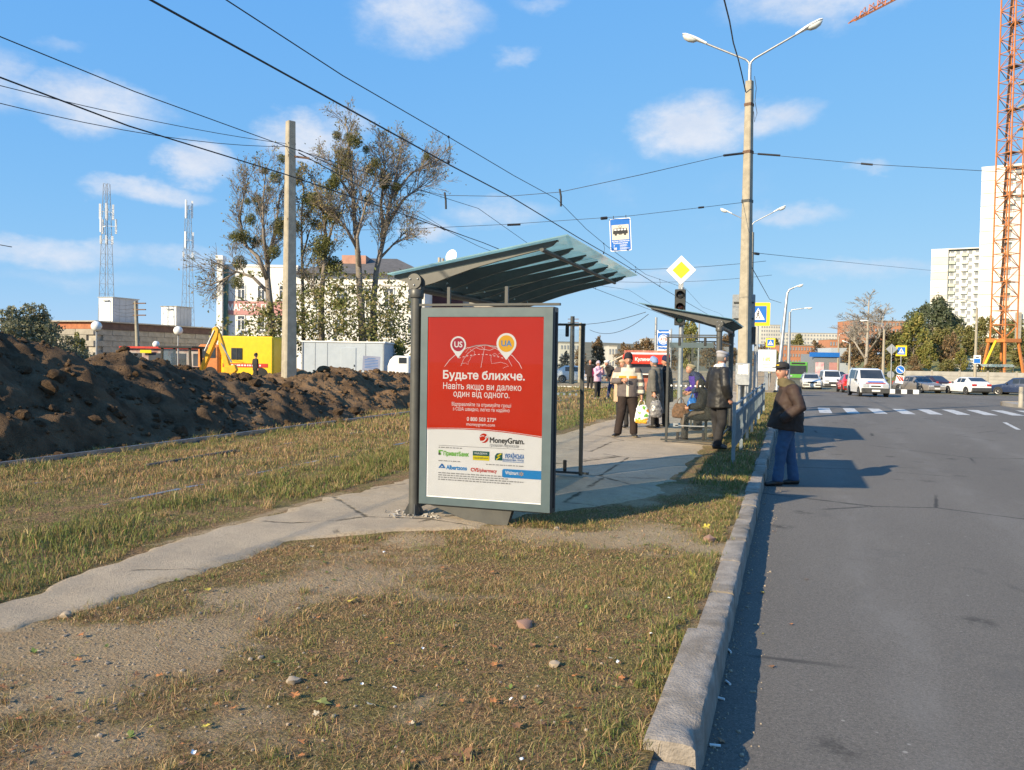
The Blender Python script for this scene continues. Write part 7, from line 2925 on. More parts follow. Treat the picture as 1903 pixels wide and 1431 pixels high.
def old_tree(label, D, limbs, mist, foliage, seed, per=7, length=3.0):
    """limbs are pixel paths at depth D"""
    r2 = random.Random(seed)
    g = np.random.default_rng(seed)
    base = at(*limbs[0][0][0], D)
    base.z = 0
    t_ = thing('old_tree', label, 'tree', base, 0, 'old trees with mistletoe before the market hall')
    paths = []
    for k, (pl, r0, r1) in enumerate(limbs):
        P = []
        for j, (px, py) in enumerate(pl):
            q = at(px, py, D + (0 if j == 0 or k == 0 else r2.uniform(-1.2, 1.2)))
            P.append(q - base)
        if k == 0:
            P[0].z = -.2
        paths.append((P, r0, r1))
    b_, tips = twig_tree(r2, paths, 3, .5, length, per=per - 1, tip=.010, up=.4)
    b_.build('branches', M['bark'], t_, smooth=179, fix=False)
    if len(tips) > 50:                           # the last leaves of the season
        tp = np.array([p[:] for p in tips])
        q = tp[g.integers(0, len(tp), 1700)] + g.normal(size=(1700, 3)) * .14
        V, F, C = leafs(g, q, .07, [(.24, .21, .08), (.30, .22, .09), (.20, .20, .07)], .6)
        tag(link('leaves', np_mesh('leaves', V, F, M['leaves'], False, C), t_), kind='stuff')
    for (px, py, rr) in mist:
        p = at(px, py, D + r2.uniform(-.8, .8)) - base
        link('mistletoe', MI[r2.randrange(3)], t_, p, (r2.uniform(0, 6), r2.uniform(0, 6), 0), rr * r2.uniform(.72, .95))
    Ps = []
    for (px, py, rx, ry, n) in foliage:
        c = np.array(at(px, py, D - .3) - base)
        n = int(n * .75)
        nc = n // 26
        q = g.normal(size=(nc, 3)) * .55
        q = np.repeat(q, 26, 0) + g.normal(size=(nc * 26, 3)) * np.repeat(g.uniform(.06, .26, (nc, 1)), 26, 0)
        sc_ = D / 1550.0
        Ps.append(c + (q[:, :1] * np.array(_rt) * rx + q[:, 1:2] * np.array(_fw) * rx * .7) * sc_ + np.array([0, 0, 1]) * q[:, 2:] * ry * sc_)
    P = np.concatenate(Ps)
    P = P[P[:, 2] > .1]
    V, F, C = leafs(g, P, .105, [(.22, .23, .075), (.28, .27, .10), (.16, .19, .055), (.32, .26, .12), (.20, .19, .09)], .55)
    link('foliage', np_mesh('foliage', V, F, M['leaves'], False, C), t_)
    return t_


old_tree('leftmost old tree, wide low crown full of mistletoe, one limb reaching left', 54, [([(508, 640), (503, 580), (497, 514), (498, 480), (512, 430), (520, 360)], .30, .05), ([(497, 520), (480, 478), (455, 455), (445, 400), (462, 330)], .17, .03), ([(500, 545), (470, 515), (440, 505), (410, 522), (390, 530)], .13, .03), ([(498, 490), (490, 440), (488, 380), (495, 310)], .15, .03)],
         [(478, 372, .5), (460, 374, .34), (486, 390, .55), (466, 408, .5), (440, 438, .45), (455, 440, .5), (493, 318, .3), (512, 330, .5), (518, 430, .5), (520, 415, .5), (445, 488, .6), (440, 525, .5), (475, 450, .45), (500, 352, .25), (430, 440, .3), (524, 295, .35), (509, 468, .6)],
         [(495, 615, 62, 46, 2400), (505, 585, 40, 40, 700), (470, 510, 34, 22, 200)], 1)
old_tree('thin upright old tree right behind the concrete pole', 56, [([(566, 640), (563, 560), (561, 460), (560, 400), (566, 330)], .16, .03), ([(561, 480), (575, 430), (590, 400)], .08, .02)],
         [(552, 335, .5), (555, 318, .3), (572, 372, .6), (553, 420, .35), (587, 418, .45)], [(565, 560, 40, 50, 700), (570, 625, 30, 40, 800)], 2, 6, 2.2)
old_tree('middle old tree with mistletoe thick along its dark stem', 55, [([(600, 640), (597, 560), (602, 500), (606, 440), (598, 380), (580, 330)], .24, .04), ([(598, 560), (582, 545), (572, 520)], .10, .03), ([(604, 470), (618, 420), (640, 385)], .12, .03)],
         [(600, 455, .75), (596, 470, .6), (612, 395, .6), (618, 402, .7), (604, 490, .6), (620, 495, .8), (612, 365, .35), (585, 372, .6)], [(598, 600, 66, 70, 2600), (600, 540, 50, 46, 900)], 3, 6, 2.6)
old_tree('tallest old tree with a double stem and high mistletoe balls', 55, [([(680, 640), (670, 560), (666, 480), (660, 420), (655, 350), (648, 280), (645, 235)], .30, .04), ([(668, 500), (664, 440), (680, 380), (698, 330)], .16, .03), ([(668, 470), (640, 420), (622, 400)], .12, .03), ([(657, 370), (630, 330), (615, 300)], .12, .02)],
         [(661, 263, .6), (648, 255, .4), (622, 336, .6), (617, 345, .7), (635, 318, .8), (640, 292, .8), (688, 316, .5), (699, 303, .5), (680, 278, .3), (626, 252, .4), (646, 305, .5)], [(680, 600, 62, 76, 3000), (660, 560, 40, 44, 900)], 4, 7, 3.0)
old_tree('rightmost old tree with a wide pale bare crown', 56, [([(696, 640), (694, 560), (700, 500), (714, 440), (722, 390), (735, 330), (745, 280)], .28, .04), ([(714, 440), (708, 380), (715, 320), (712, 270)], .15, .03), ([(718, 420), (750, 370), (790, 340)], .15, .03), ([(706, 480), (735, 450), (770, 440)], .10, .02), ([(726, 370), (765, 320), (800, 310)], .10, .02)],
         [(714, 330, .5), (714, 342, .5), (737, 347, .4), (685, 372, .5), (793, 291, .35), (712, 318, .3)], [(718, 610, 60, 70, 2600), (735, 560, 36, 50, 700)], 5, 8, 3.4)


def crown_tree(name, seed, palette, lobes, n, size, trunk_h, m_='bark', spread=.5):
    """a leafy tree 1 unit per metre, used for several copies"""
    g = np.random.default_rng(seed)
    r2 = random.Random(seed)
    t_ = thing(name, None, 'tree')
    b_, tips = twig_tree(r2, [([(0, 0, -.6), (.1, 0, trunk_h * .5), (.0, .1, trunk_h), (.15, 0, trunk_h * 1.55)], .17, .05)], 2, .7, trunk_h * .6, per=5, tip=.02)
    b_.build('trunk', M[m_], t_, fix=False)
    P = []
    for (x, y, z, rx, rz, w) in lobes:
        k = int(n * w / 10)
        d = g.normal(size=(k, 3))
        d /= np.linalg.norm(d, axis=1)[:, None]
        d *= (g.random(k) ** .33)[:, None]
        q = np.repeat(d, 10, 0) + g.normal(size=(k * 10, 3)) * .13
        P.append(q * (rx, rx, rz) + (x, y, z))
    P = np.concatenate(P)
    V, F, C = leafs(g, P, size, palette, spread)
    link('crown', np_mesh('crown', V, F, M['leaves'], False, C), t_)
    return t_


def lob(seed, h, w, n, z0=.35):
    r2 = random.Random(seed)
    out = []
    for k in range(n):
        f = k / max(1, n - 1)
        z = h * (z0 + (.92 - z0) * f)
        rw = w * (1 - .55 * abs(f - .35) / .65)
        a = r2.uniform(0, 6.28)
        out.append((math.cos(a) * rw * .55, math.sin(a) * rw * .55, z, rw * r2.uniform(.45, .7), h * .13 * r2.uniform(.8, 1.3), 1.0 / n))
    return out


OL = [(.21, .205, .075), (.27, .25, .10), (.165, .18, .06), (.31, .26, .115)]
YE = [(.28, .26, .08), (.22, .24, .07), (.34, .28, .09), (.18, .20, .06)]
BR = [(.27, .18, .10), (.21, .15, .085), (.32, .20, .10), (.18, .155, .085)]
PI = [(.11, .14, .08), (.14, .17, .095), (.17, .185, .12), (.115, .135, .08)]
GY = [(.20, .20, .12), (.16, .17, .09), (.24, .23, .15)]
KIND = {}
for nm, pal, h, w, n, cnt, sz in (('o', OL, 9, 3.4, 12, 4200, .24), ('y', YE, 9, 2.6, 11, 3800, .22), ('b', BR, 8, 3.2, 12, 3600, .20), ('p', PI, 10, 3.6, 14, 5200, .22), ('g', GY, 4, 2.8, 11, 7000, .085), ('c', BR, 9, 2.0, 12, 3600, .2)):
    KIND[nm] = (crown_tree('leafy_tree', ord(nm), pal, lob(ord(nm) + 3, h, w, n, .22 if nm in 'gb' else .30), cnt, sz, h * .45), h, w)
r2 = random.Random(77)
b_, _ = twig_tree(r2, [([(0, 0, -.5), (.2, 0, 3), (-.1, .2, 6), (.3, 0, 9.5)], .2, .05), ([(.1, 0, 2.6), (1.4, .4, 5), (2.2, .2, 7.6)], .11, .03), ([(.1, 0, 2.0), (-1.3, -.3, 4.4), (-2.2, .1, 7)], .11, .03)], 3, .6, 3.0, per=7, tip=.016)
bt = thing('birch', None, 'tree')
b_.build('branches', M['bark_pale'], bt, smooth=179, fix=False)
KIND['w'] = (bt, 11, 3)
used = set()


def plant(kind, px, pyt, D, z, lab, grp='trees on the far slopes', wf=1.0):
    src, h, w = KIND[kind]
    p = at(px, pyt, D)
    s_ = max(.15, (p.z - z) / h)
    o = src if kind not in used else copy_tree(src)
    used.add(kind)
    o.location = (p.x, p.y, z)
    o.rotation_euler = (0, 0, (px * 7.3) % 6.28)
    o.scale = (s_ * wf, s_ * wf, s_)
    tag(o, lab, 'tree' if kind != 'g' else 'bush', grp)


GB = 'trees on the bank right of the street'
LBK = {'o': 'olive green leafy tree', 'y': 'yellow green leafy tree', 'b': 'brown autumn tree', 'p': 'dark green pine', 'g': 'grey green bush', 'c': 'narrow rusty brown tree', 'w': 'bare white stemmed birch'}
for (kd, px, pyt, D, z, wf, where) in (
        ('w', 1612, 536, 122, .0, 1.5, 'in front of the orange brick block'), ('w', 1590, 580, 140, 1, 1.0, 'smaller, left of the big birch'), ('b', 1588, 622, 140, .5, 1.0, 'at the left foot of the bank'), ('b', 1640, 610, 128, .5, 1.1, 'behind the island signs'), ('o', 1662, 618, 122, .3, 1.0, 'above the crossing sign'),
        ('y', 1700, 588, 118, .5, 1.0, 'tall, right of the crossing sign'), ('b', 1681, 610, 130, 1, .9, 'behind the tall yellow green one'), ('p', 1738, 552, 140, 3, .95, 'highest on the bank before the balcony block'), ('p', 1712, 566, 146, 3, 1.0, 'lower, left of the highest pine'), ('p', 1770, 580, 142, 3, .9, 'between the balcony block and the tower'),
        ('o', 1752, 610, 124, 1, 1.1, 'below the highest pine'), ('b', 1768, 622, 120, .8, .9, 'reddish, before the slab stack'), ('o', 1792, 606, 128, 1.5, 1.0, 'behind the bus stop post'), ('y', 1728, 640, 116, .3, 1.0, 'low, behind the silver car'), ('y', 1786, 650, 117, .3, 1.0, 'low, just over the concrete fence'),
        ('o', 1832, 590, 150, 4, 1.0, 'at the foot of the white tower'), ('y', 1855, 640, 130, 1, 1.1, 'inside the crane legs'), ('o', 1884, 596, 140, 2, 1.0, 'right of the crane'), ('o', 1903, 632, 124, 1, 1.2, 'at the right edge of the view'), ('b', 1826, 642, 121, .5, 1.0, 'left of the crane base'),
        ('o', 1848, 664, 117, .0, 1.3, 'lowest, over the far shelter'), ('b', 1700, 662, 116, .0, 1.2, 'low, over the left end of the fence'), ('y', 1660, 668, 117, .0, 1.2, 'low, behind the marker board'), ('o', 1762, 668, 116, .0, 1.4, 'lowest, above the white hatchback'), ('b', 1625, 655, 122, -.2, 1.3, 'low, under the birch')):
    plant(kd, px, pyt, D, z, LBK[kd] + ' ' + where, GB, wf)
for (kd, px, pyt, D, z, wf, where) in (
        ('c', 1111, 627, 110, -.3, 1.0, 'over the pink girl'), ('b', 1078, 648, 120, -.3, 1.0, 'behind the first glass pane'), ('b', 1162, 640, 150, -.3, 1.1, 'behind the cream tent'), ('b', 1190, 634, 160, -.3, 1.2, 'behind the red kiosk'), ('c', 1206, 630, 150, -.3, 1.1, 'behind the slim galvanised pole'),
        ('y', 1283, 598, 85, -.3, .8, 'seen through the glass shelter'), ('b', 1240, 640, 140, -.3, 1.1, 'left of the glass shelter'), ('c', 1350, 620, 110, -.3, 1.1, 'between the shelter post and the concrete pole'), ('b', 1320, 640, 150, -.3, 1.2, 'low, through the shelter panes'),
        ('b', 1418, 640, 170, -.5, 1.0, 'behind the billboard'), ('y', 1446, 655, 160, -.5, .9, 'right of the billboard'), ('o', 1483, 622, 420, 3, 1.2, 'on the crest before the long block'), ('b', 1520, 636, 300, 0, 1.3, 'right of the orange brick block'), ('b', 1545, 652, 210, -.5, 1.2, 'above the blue shop'), ('b', 1568, 640, 230, 0, 1.2, 'left of the bare birches'),
        ('b', 1462, 668, 190, -.6, 1.2, 'low, behind the green bus'), ('b', 1500, 662, 200, -.6, 1.2, 'low, over the white traffic'), ('o', 1535, 668, 170, -.6, 1.0, 'low, beside the shop posters'), ('b', 1050, 655, 100, -.3, .9, 'at the edge of the advertising panel'), ('b', 1590, 640, 260, 1, 1.5, 'in front of the left end of the brick block'), ('o', 1440, 630, 400, 4, 1.3, 'high behind the leaning lamp post')):
    plant(kd, px, pyt, D, z, LBK[kd] + ' ' + where, None or 'trees on the far slopes', wf)
for (kd, px, pyt, D, z, wf, where) in (('g', 35, 570, 46, 0, 1.0, 'at the left edge over the soil heap'), ('g', 75, 592, 48, 0, 1.1, 'second from the left edge, behind the heap'), ('g', 105, 622, 50, 0, 1.2, 'at the foot of the block hall corner'), ('y', 146, 622, 58, 0, .8, 'bright, before the block hall'), ('g', 5, 600, 44, 0, 1.2, 'cut off by the left edge'), ('y', 742, 632, 52, 0, .7, 'behind the white truck cab')):
    plant(kd, px, pyt, D, z, LBK[kd] + ' ' + where, 'bushes behind the soil heaps', wf)
# ------------------------------------------------------------------ people
M['skin'] = mat('skin', (.52, .27, .18), (.45, .21, .14), 14, .5)
M['lips'] = mat('lips', (.36, .12, .10), None, 10, .45)
M['eye'] = mat('eye', (.03, .025, .02), None, 10, .2)


def cloth(name, c, c2=None, rough=.85, bump=.25, bscale=55, scale=7, **k):
    return mat(name, c, c2, scale, rough, bump=bump, bscale=bscale, bdist=.01, **k)


def etube(b, path, rad, side=(1, 0, 0), n=14, mi=0):
    """closed tube of elliptical rings; rad = [(across, front-back)]"""
    P = [Vector(p) for p in path]
    side = Vector(side)
    vs = []
    for i, p in enumerate(P):
        d = (P[min(i + 1, len(P) - 1)] - P[max(i - 1, 0)]).normalized()
        u = (side - d * side.dot(d)).normalized()
        w = d.cross(u)
        rx, ry = rad[i] if hasattr(rad[i], '__len__') else (rad[i], rad[i])
        for k in range(n):
            a = 2 * math.pi * k / n
            vs.append(p + u * math.cos(a) * rx + w * math.sin(a) * ry)
    fs = [(i * n + k, i * n + (k + 1) % n, (i + 1) * n + (k + 1) % n, (i + 1) * n + k) for i in range(len(P) - 1) for k in range(n)]
    fs += [tuple(range(n - 1, -1, -1)), tuple((len(P) - 1) * n + k for k in range(n))]
    b.add(vs, fs, mi)


def fuse(b, voxel, smooth=3):
    """one continuous surface out of overlapping pieces"""
    me = bpy.data.meshes.new('fuse')
    me.from_pydata(b.v, [], b.f)
    o = bpy.data.objects.new('fuse', me)
    COL.objects.link(o)
    r = o.modifiers.new('r', 'REMESH')
    r.mode = 'VOXEL'
    r.voxel_size = voxel
    if smooth:
        s_ = o.modifiers.new('s', 'SMOOTH')
        s_.iterations = smooth
        s_.factor = .5
    out = bpy.data.meshes.new_from_object(o.evaluated_get(bpy.context.evaluated_depsgraph_get()))
    bpy.data.objects.remove(o)
    bpy.data.meshes.remove(me)
    return out


def wrinkle(me, amp, fn=None, sc=9, seed=0):
    n = len(me.vertices)
    co = np.empty(n * 3, np.float32)
    no = np.empty(n * 3, np.float32)
    me.vertices.foreach_get('co', co)
    me.vertices.foreach_get('normal', no)
    co, no = co.reshape(-1, 3), no.reshape(-1, 3)
    d = np.array([mnoise.noise((p[0] * sc + seed, p[1] * sc, p[2] * sc * .8)) + .6 * mnoise.noise((p[0] * sc * 2.3, p[1] * sc * 2.3 + seed, p[2] * sc * 2.6)) for p in co.tolist()], np.float32)
    co = co + no * (d * amp)[:, None]
    me.vertices.foreach_set('co', co.ravel())
    me.update()


def paint_faces(me, mats, fn):
    me.materials.clear()
    for m_ in mats:
        me.materials.append(m_)
    if fn:
        me.polygons.foreach_set('material_index', [fn(p.center) for p in me.polygons])
    me.polygons.foreach_set('use_smooth', [True] * len(me.polygons))
    me.update()


def add_head(b, c, Rm, k=1.0):
    nu, nv = 30, 24
    vs, fs, mi = [], [], []
    ex = math.exp
    for j in range(nv + 1):
        t_ = math.pi * j / nv
        for i in range(nu):
            a = 2 * math.pi * i / nu
            nx, ny, nz = math.sin(t_) * math.cos(a), math.sin(t_) * math.sin(a), -math.cos(t_)
            p = [nx * .075, ny * .096, nz * .120]
            if nz < 0:
                p[0] *= 1 - .26 * (-nz) ** 1.6
                if ny > 0:
                    p[1] *= 1 - .25 * (-nz)
            if ny < 0:
                p[1] -= .024 * ex(-(nx / .15) ** 2 - ((nz + .10) / .17) ** 2) + .012 * ex(-(nx / .2) ** 2 - ((nz + .20) / .07) ** 2)
                p[1] -= .006 * ex(-((nz - .2) / .09) ** 2 - (nx / .6) ** 2)
                p[1] += .011 * ex(-((abs(nx) - .36) / .17) ** 2 - ((nz - .06) / .10) ** 2)
                p[1] -= .012 * ex(-(nx / .28) ** 2 - ((nz + .85) / .16) ** 2)
                p[1] -= .006 * ex(-(nx / .30) ** 2 - ((nz + .46) / .07) ** 2)
            vs.append(Rm @ Vector(p) * k + Vector(c))
    for j in range(nv):
        for i in range(nu):
            i2 = (i + 1) % nu
            f = (j * nu + i, j * nu + i2, (j + 1) * nu + i2, (j + 1) * nu + i)
            t_ = math.pi * (j + .5) / nv
            a = 2 * math.pi * (i + .5) / nu
            nx, ny, nz = math.sin(t_) * math.cos(a), math.sin(t_) * math.sin(a), -math.cos(t_)
            fs.append(f)
            mi.append(1 if (ny < 0 and abs(nx) < .3 and abs(nz + .46) < .05) else 0)
    base = len(b.v)
    b.v += [tuple(v) for v in vs]
    b.f += [tuple(q + base for q in f) for f in fs]
    b.m += mi
    for s_ in (-1, 1):
        q = MB()
        q.sphere((s_ * .029, -.086, .008), (.013, .008, .008), 8, 6)
        b.add([Rm @ Vector(p) * k + Vector(c) for p in q.v], q.f, 2)
        q = MB()
        q.sphere((s_ * .078, .008, -.008), (.012, .022, .032), 8, 6)
        b.add([Rm @ Vector(p) * k + Vector(c) for p in q.v], q.f, 0)


def add_hand(b, wr, el, palm=(0, -1, 0), k=1.0, curl=.6):
    """palm and five bent fingers continuing from the forearm"""
    d = (Vector(wr) - Vector(el)).normalized()
    pn = Vector(palm)
    pn = (pn - d * pn.dot(d)).normalized()
    u = d.cross(pn)
    W_ = Vector(wr)
    etube(b, [W_ - d * .03, W_ + d * .02, W_ + d * .06, W_ + d * .09], [(.026 * k, .02 * k), (.034 * k, .018 * k), (.042 * k, .016 * k), (.040 * k, .013 * k)], u, 10)
    for i, (off, ln) in enumerate(((-.030, .062), (-.010, .078), (.010, .074), (.029, .058))):
        p0 = W_ + d * .075 + u * off * k
        a1, a2 = curl * .8, curl * 1.9
        p1 = p0 + (d * math.cos(a1) + pn * math.sin(a1)) * ln * .5 * k
        p2 = p1 + (d * math.cos(a2) + pn * math.sin(a2)) * ln * .5 * k
        etube(b, [p0, p1, p2], [.0095 * k, .009 * k, .007 * k], u, 7)
    p0 = W_ + d * .03 - u * .03 * k
    p1 = p0 + (d * .6 - u * .8 + pn * .2).normalized() * .04 * k
    p2 = p1 + (d * .9 - u * .1 + pn * .5).normalized() * .035 * k
    etube(b, [p0, p1, p2], [.013 * k, .011 * k, .008 * k], u, 7)


J0 = dict(pelvis=(0, 0, .93), waist=(0, 0, 1.06), chest=(0, 0, 1.30), neck=(0, .01, 1.47), head=(0, -.015, 1.63),
          shL=(.185, .01, 1.41), shR=(-.185, .01, 1.41), elL=(.25, .03, 1.13), elR=(-.25, .03, 1.13), wrL=(.26, -.03, .88), wrR=(-.26, -.03, .88),
          hipL=(.09, 0, .92), hipR=(-.09, 0, .92), knL=(.10, -.01, .50), knR=(-.10, -.01, .50), anL=(.105, .02, .09), anR=(-.105, .02, .09))


def figure(label, loc, rz, height, pose, top, legs, shoes, hat=None, hair=None, yaw=0, pitch=0, hands=('L', 'R'), voxel=.017, extra=None, group=None, skirt=None, fat=1.0):
    J = {k: Vector(v) for k, v in J0.items()}
    for k, v in pose.items():
        J[k] = Vector(v)
    t_ = thing('person', label, 'person', loc, rz, group)
    ks = height / 1.76
    t_.scale = (ks, ks, ks)
    Rm = Euler((R(-pitch), 0, R(yaw)), 'XYZ').to_matrix()
    Hc = J['head']
    # body: head, neck, core, limbs and hands as one mesh
    b = MB()
    etube(b, [J['pelvis'], J['waist'], J['chest'], J['neck']], [(.13, .09), (.12, .085), (.14, .09), (.05, .05)])
    etube(b, [J['neck'] - Vector((0, 0, .05)), J['neck'] * .5 + Hc * .5, Hc], [.056, .052, .05], n=12)
    for s_ in 'LR':
        etube(b, [J['sh' + s_], J['el' + s_], J['wr' + s_]], [.045, .038, .027], (0, 1, 0), 10)
        etube(b, [J['hip' + s_], J['kn' + s_], J['an' + s_]], [.07, .05, .035], (1, 0, 0), 10)
    me = fuse(b, voxel * 1.3, 1)
    full = MB()
    full.v = [tuple(v.co) for v in me.vertices]
    full.f = [tuple(p.vertices) for p in me.polygons]
    full.m = [0] * len(full.f)
    bpy.data.meshes.remove(me)
    add_head(full, Hc, Rm)
    for s_ in hands:
        pl = (1 if s_ == 'R' else -1, -.3, 0)
        add_hand(full, J['wr' + s_], J['el' + s_], pl)
    full.build('body', [M['skin'], M['lips'], M['eye']], t_, smooth=179, fix=False)
    # upper garment
    b = MB()
    T = dict(hem=.86, r=[(.205, .15), (.20, .15), (.205, .15), (.20, .135), (.075, .075)], sleeve=(.085, .068, .052), off=(0, 0), collar=.0, amp=.008, cuff=.03)
    T.update(top)
    ax = (J['chest'] - J['pelvis']).normalized()
    hemc = J['pelvis'] + (Vector((T['off'][0], T['off'][1], 0))) + Vector((0, 0, T['hem'] - J['pelvis'].z))
    rr = [(x * fat, y * fat) for x, y in T['r']]
    path = [hemc, J['pelvis'] * .4 + J['waist'] * .6 if T['hem'] < .93 else J['waist'], J['waist'] * .4 + J['chest'] * .6, J['chest'] + ax * .09, J['neck'] + Vector((0, 0, -.005))]
    etube(b, path, rr, (1, 0, 0), 20)
    sl = T['sleeve']
    for s_ in 'LR':
        sh, el, wr = J['sh' + s_], J['el' + s_], J['wr' + s_]
        e = wr + (el - wr).normalized() * T['cuff']
        etube(b, [sh * .8 + J['chest'] * .2 + Vector((0, 0, .0)), sh, sh * .5 + el * .5, el, el * .5 + e * .5, e], [sl[0] * .9, sl[0], sl[0] * .95, sl[1], sl[1] * .95, sl[2]], (0, 1, 0), 12)
    if T['collar']:
        c = T['collar']
        etube(b, [J['neck'] - Vector((0, 0, .05)), J['neck'] + Vector((0, .0, .03)), J['neck'] + Vector((0, .01, .055))], [(.10 * c, .10 * c), (.088 * c, .095 * c), (.08 * c, .085 * c)], n=14)
    me = fuse(b, voxel, 3)
    wrinkle(me, T['amp'], sc=8, seed=len(label))
    paint_faces(me, T['mats'], T.get('paint'))
    me.name = T.get('name', 'jacket')
    link(T.get('name', 'jacket'), me, t_)
    # trousers or skirt
    b = MB()
    Lg = dict(r=(.115, .085, .075, .07), amp=.006)
    Lg.update(legs)
    q = Lg['r']
    etube(b, [J['pelvis'] + Vector((0, 0, .10)), J['pelvis'] + Vector((0, 0, .02)), J['pelvis'] - Vector((0, 0, .08))], [(.165, .12), (.175, .13), (.15, .12)], n=16)
    for s_ in 'LR':
        hp, kn, an = J['hip' + s_], J['kn' + s_], J['an' + s_]
        etube(b, [hp, hp * .5 + kn * .5, kn, kn * .5 + an * .5, an + Vector((0, -.005, -.03))], [q[0], (q[0] + q[1]) / 2, q[1], q[2], q[3]], (1, 0, 0), 14)
    me = fuse(b, voxel, 2)
    wrinkle(me, Lg['amp'], sc=7, seed=3 + len(label))
    paint_faces(me, Lg['mats'], Lg.get('paint'))
    link('trousers', me, t_)
    if skirt:
        b = MB()
        etube(b, [Vector(p) for p in skirt['path']], skirt['r'], (1, 0, 0), 20)
        me = fuse(b, voxel, 2)
        wrinkle(me, .012, sc=6)
        paint_faces(me, skirt['mats'], None)
        link(skirt.get('name', 'skirt'), me, t_)
    # shoes
    for s_ in 'LR':
        an, kn = J['an' + s_], J['kn' + s_]
        yw = shoes.get('yaw' + s_, 0)
        f = Vector((math.sin(R(yw)), -math.cos(R(yw)), 0))
        z0 = an.z - .09
        b = MB()
        a = Vector((an.x, an.y, z0))
        etube(b, [a - f * .075 + Vector((0, 0, .045)), a - f * .03 + Vector((0, 0, .055)), a + f * .08 + Vector((0, 0, .042)), a + f * .165 + Vector((0, 0, .030)), a + f * .195 + Vector((0, 0, .024))],
              [(.036, .040), (.042, .05), (.048, .04), (.044, .028), (.028, .018)], f.cross(Vector((0, 0, 1))), 12)
        etube(b, [a + Vector((0, 0, .03)), a + Vector((0, 0, .12))], [.05, .048], (1, 0, 0), 10)
        me = fuse(b, .014, 1)
        zc = z0 + .018
        paint_faces(me, [shoes['mat'], shoes.get('sole', M['black'])], lambda c: 1 if c.z < zc else 0)
        link('shoe', me, t_)
    # hair and hat
    loc_ = lambda p: Rm @ Vector(p) + Hc
    if hair:
        b = MB()
        q = MB()
        q.sphere((0, .012, .01), (.082, .094, .115), 18, 12)
        keep = [f for f in q.f if all(not (q.v[i][1] < -.03 and q.v[i][2] < .07) for i in f) and all(q.v[i][2] > hair.get('low', -.06) for i in f)]
        b.add([loc_(p) for p in q.v], keep)
        b.build('hair', hair['mat'], t_, smooth=179, fix=False)
    if hat:
        kind = hat['kind']
        b = MB()
        if kind == 'beanie':
            prof = [(.086, .03), (.090, .05), (.088, .075), (.084, .10), (.066, .13), (.035, .148), (0, .152)]
            q = MB()
            q.lathe(prof, (0, .006, 0), 22)
            b.add([loc_((p[0], p[1] * 1.18, p[2] + (.02 if p[1] < 0 else -.015 * min(1, p[1] / .08)))) for p in q.v], q.f)
            q = MB()
            q.lathe([(.088, .015), (.095, .022), (.096, .055), (.090, .062)], (0, .006, 0), 22)
            b.add([loc_((p[0], p[1] * 1.16, p[2] + (.02 if p[1] < 0 else -.02))) for p in q.v], q.f)
        elif kind == 'cap':
            q = MB()
            q.lathe([(.084, .045), (.090, .06), (.090, .09), (.078, .122), (.045, .142), (0, .148)], (0, .006, 0), 22)
            b.add([loc_((p[0], p[1] * 1.18, p[2])) for p in q.v], q.f)
            n = 12
            top_ = [(.082 * math.sin(a), -.085 - .085 * math.cos(a) ** .8, .062 - .012 * math.cos(a)) for a in np.linspace(-math.pi / 2, math.pi / 2, n)]
            inn = [(.082 * math.sin(a), -.075 * math.cos(a) - .02, .066) for a in np.linspace(-math.pi / 2, math.pi / 2, n)]
            P4 = top_ + inn
            b.add([loc_(p) for p in P4] + [loc_((p[0], p[1], p[2] - .006)) for p in P4],
                  [(i, i + 1, n + i + 1, n + i) for i in range(n - 1)] + [(2 * n + n + i, 2 * n + n + i + 1, 2 * n + i + 1, 2 * n + i) for i in range(n - 1)] + [(i, 2 * n + i, 2 * n + i + 1, i + 1) for i in range(n - 1)])
        elif kind == 'flat':
            q = MB()
            q.sphere((0, .0, .085), (.105, .125, .05), 20, 10)
            b.add([loc_((p[0], p[1], p[2] + .25 * (p[1] if p[1] > 0 else p[1] * .5))) for p in q.v], q.f)
            q = MB()
            q.lathe([(.084, .03), (.09, .05), (.09, .09)], (0, .006, 0), 20)
            b.add([loc_((p[0], p[1] * 1.16, p[2])) for p in q.v], q.f)
        elif kind == 'scarf':
            q = MB()
            q.sphere((0, .014, .004), (.094, .112, .138), 20, 14)
            keep = [f for f in q.f if all(not (q.v[i][1] < -.055 and -.12 < q.v[i][2] < .085 and abs(q.v[i][0]) < .066) for i in f)]
            b.add([loc_(p) for p in q.v], keep)
            q = MB()
            etube(q, [(0, -.01, -.16), (0, .0, -.12), (0, .01, -.09)], [(.10, .09), (.085, .085), (.07, .075)])
            b.add([loc_(p) for p in q.v], q.f)
        hm = b.build('hat' if kind != 'scarf' else 'headscarf', hat['mat'], t_, smooth=60, fix=False)
        if hat.get('mark'):
            m2 = MB()
            m2.add([loc_(p) for p in ((-.022, -.104, .083), (.022, -.104, .083), (.022, -.1035, .095), (-.022, -.1035, .095))], [(0, 1, 2, 3)])
            m2.build('emblem', hat['mark'], hm, fix=False)
    if extra:
        extra(t_, J)
    return t_


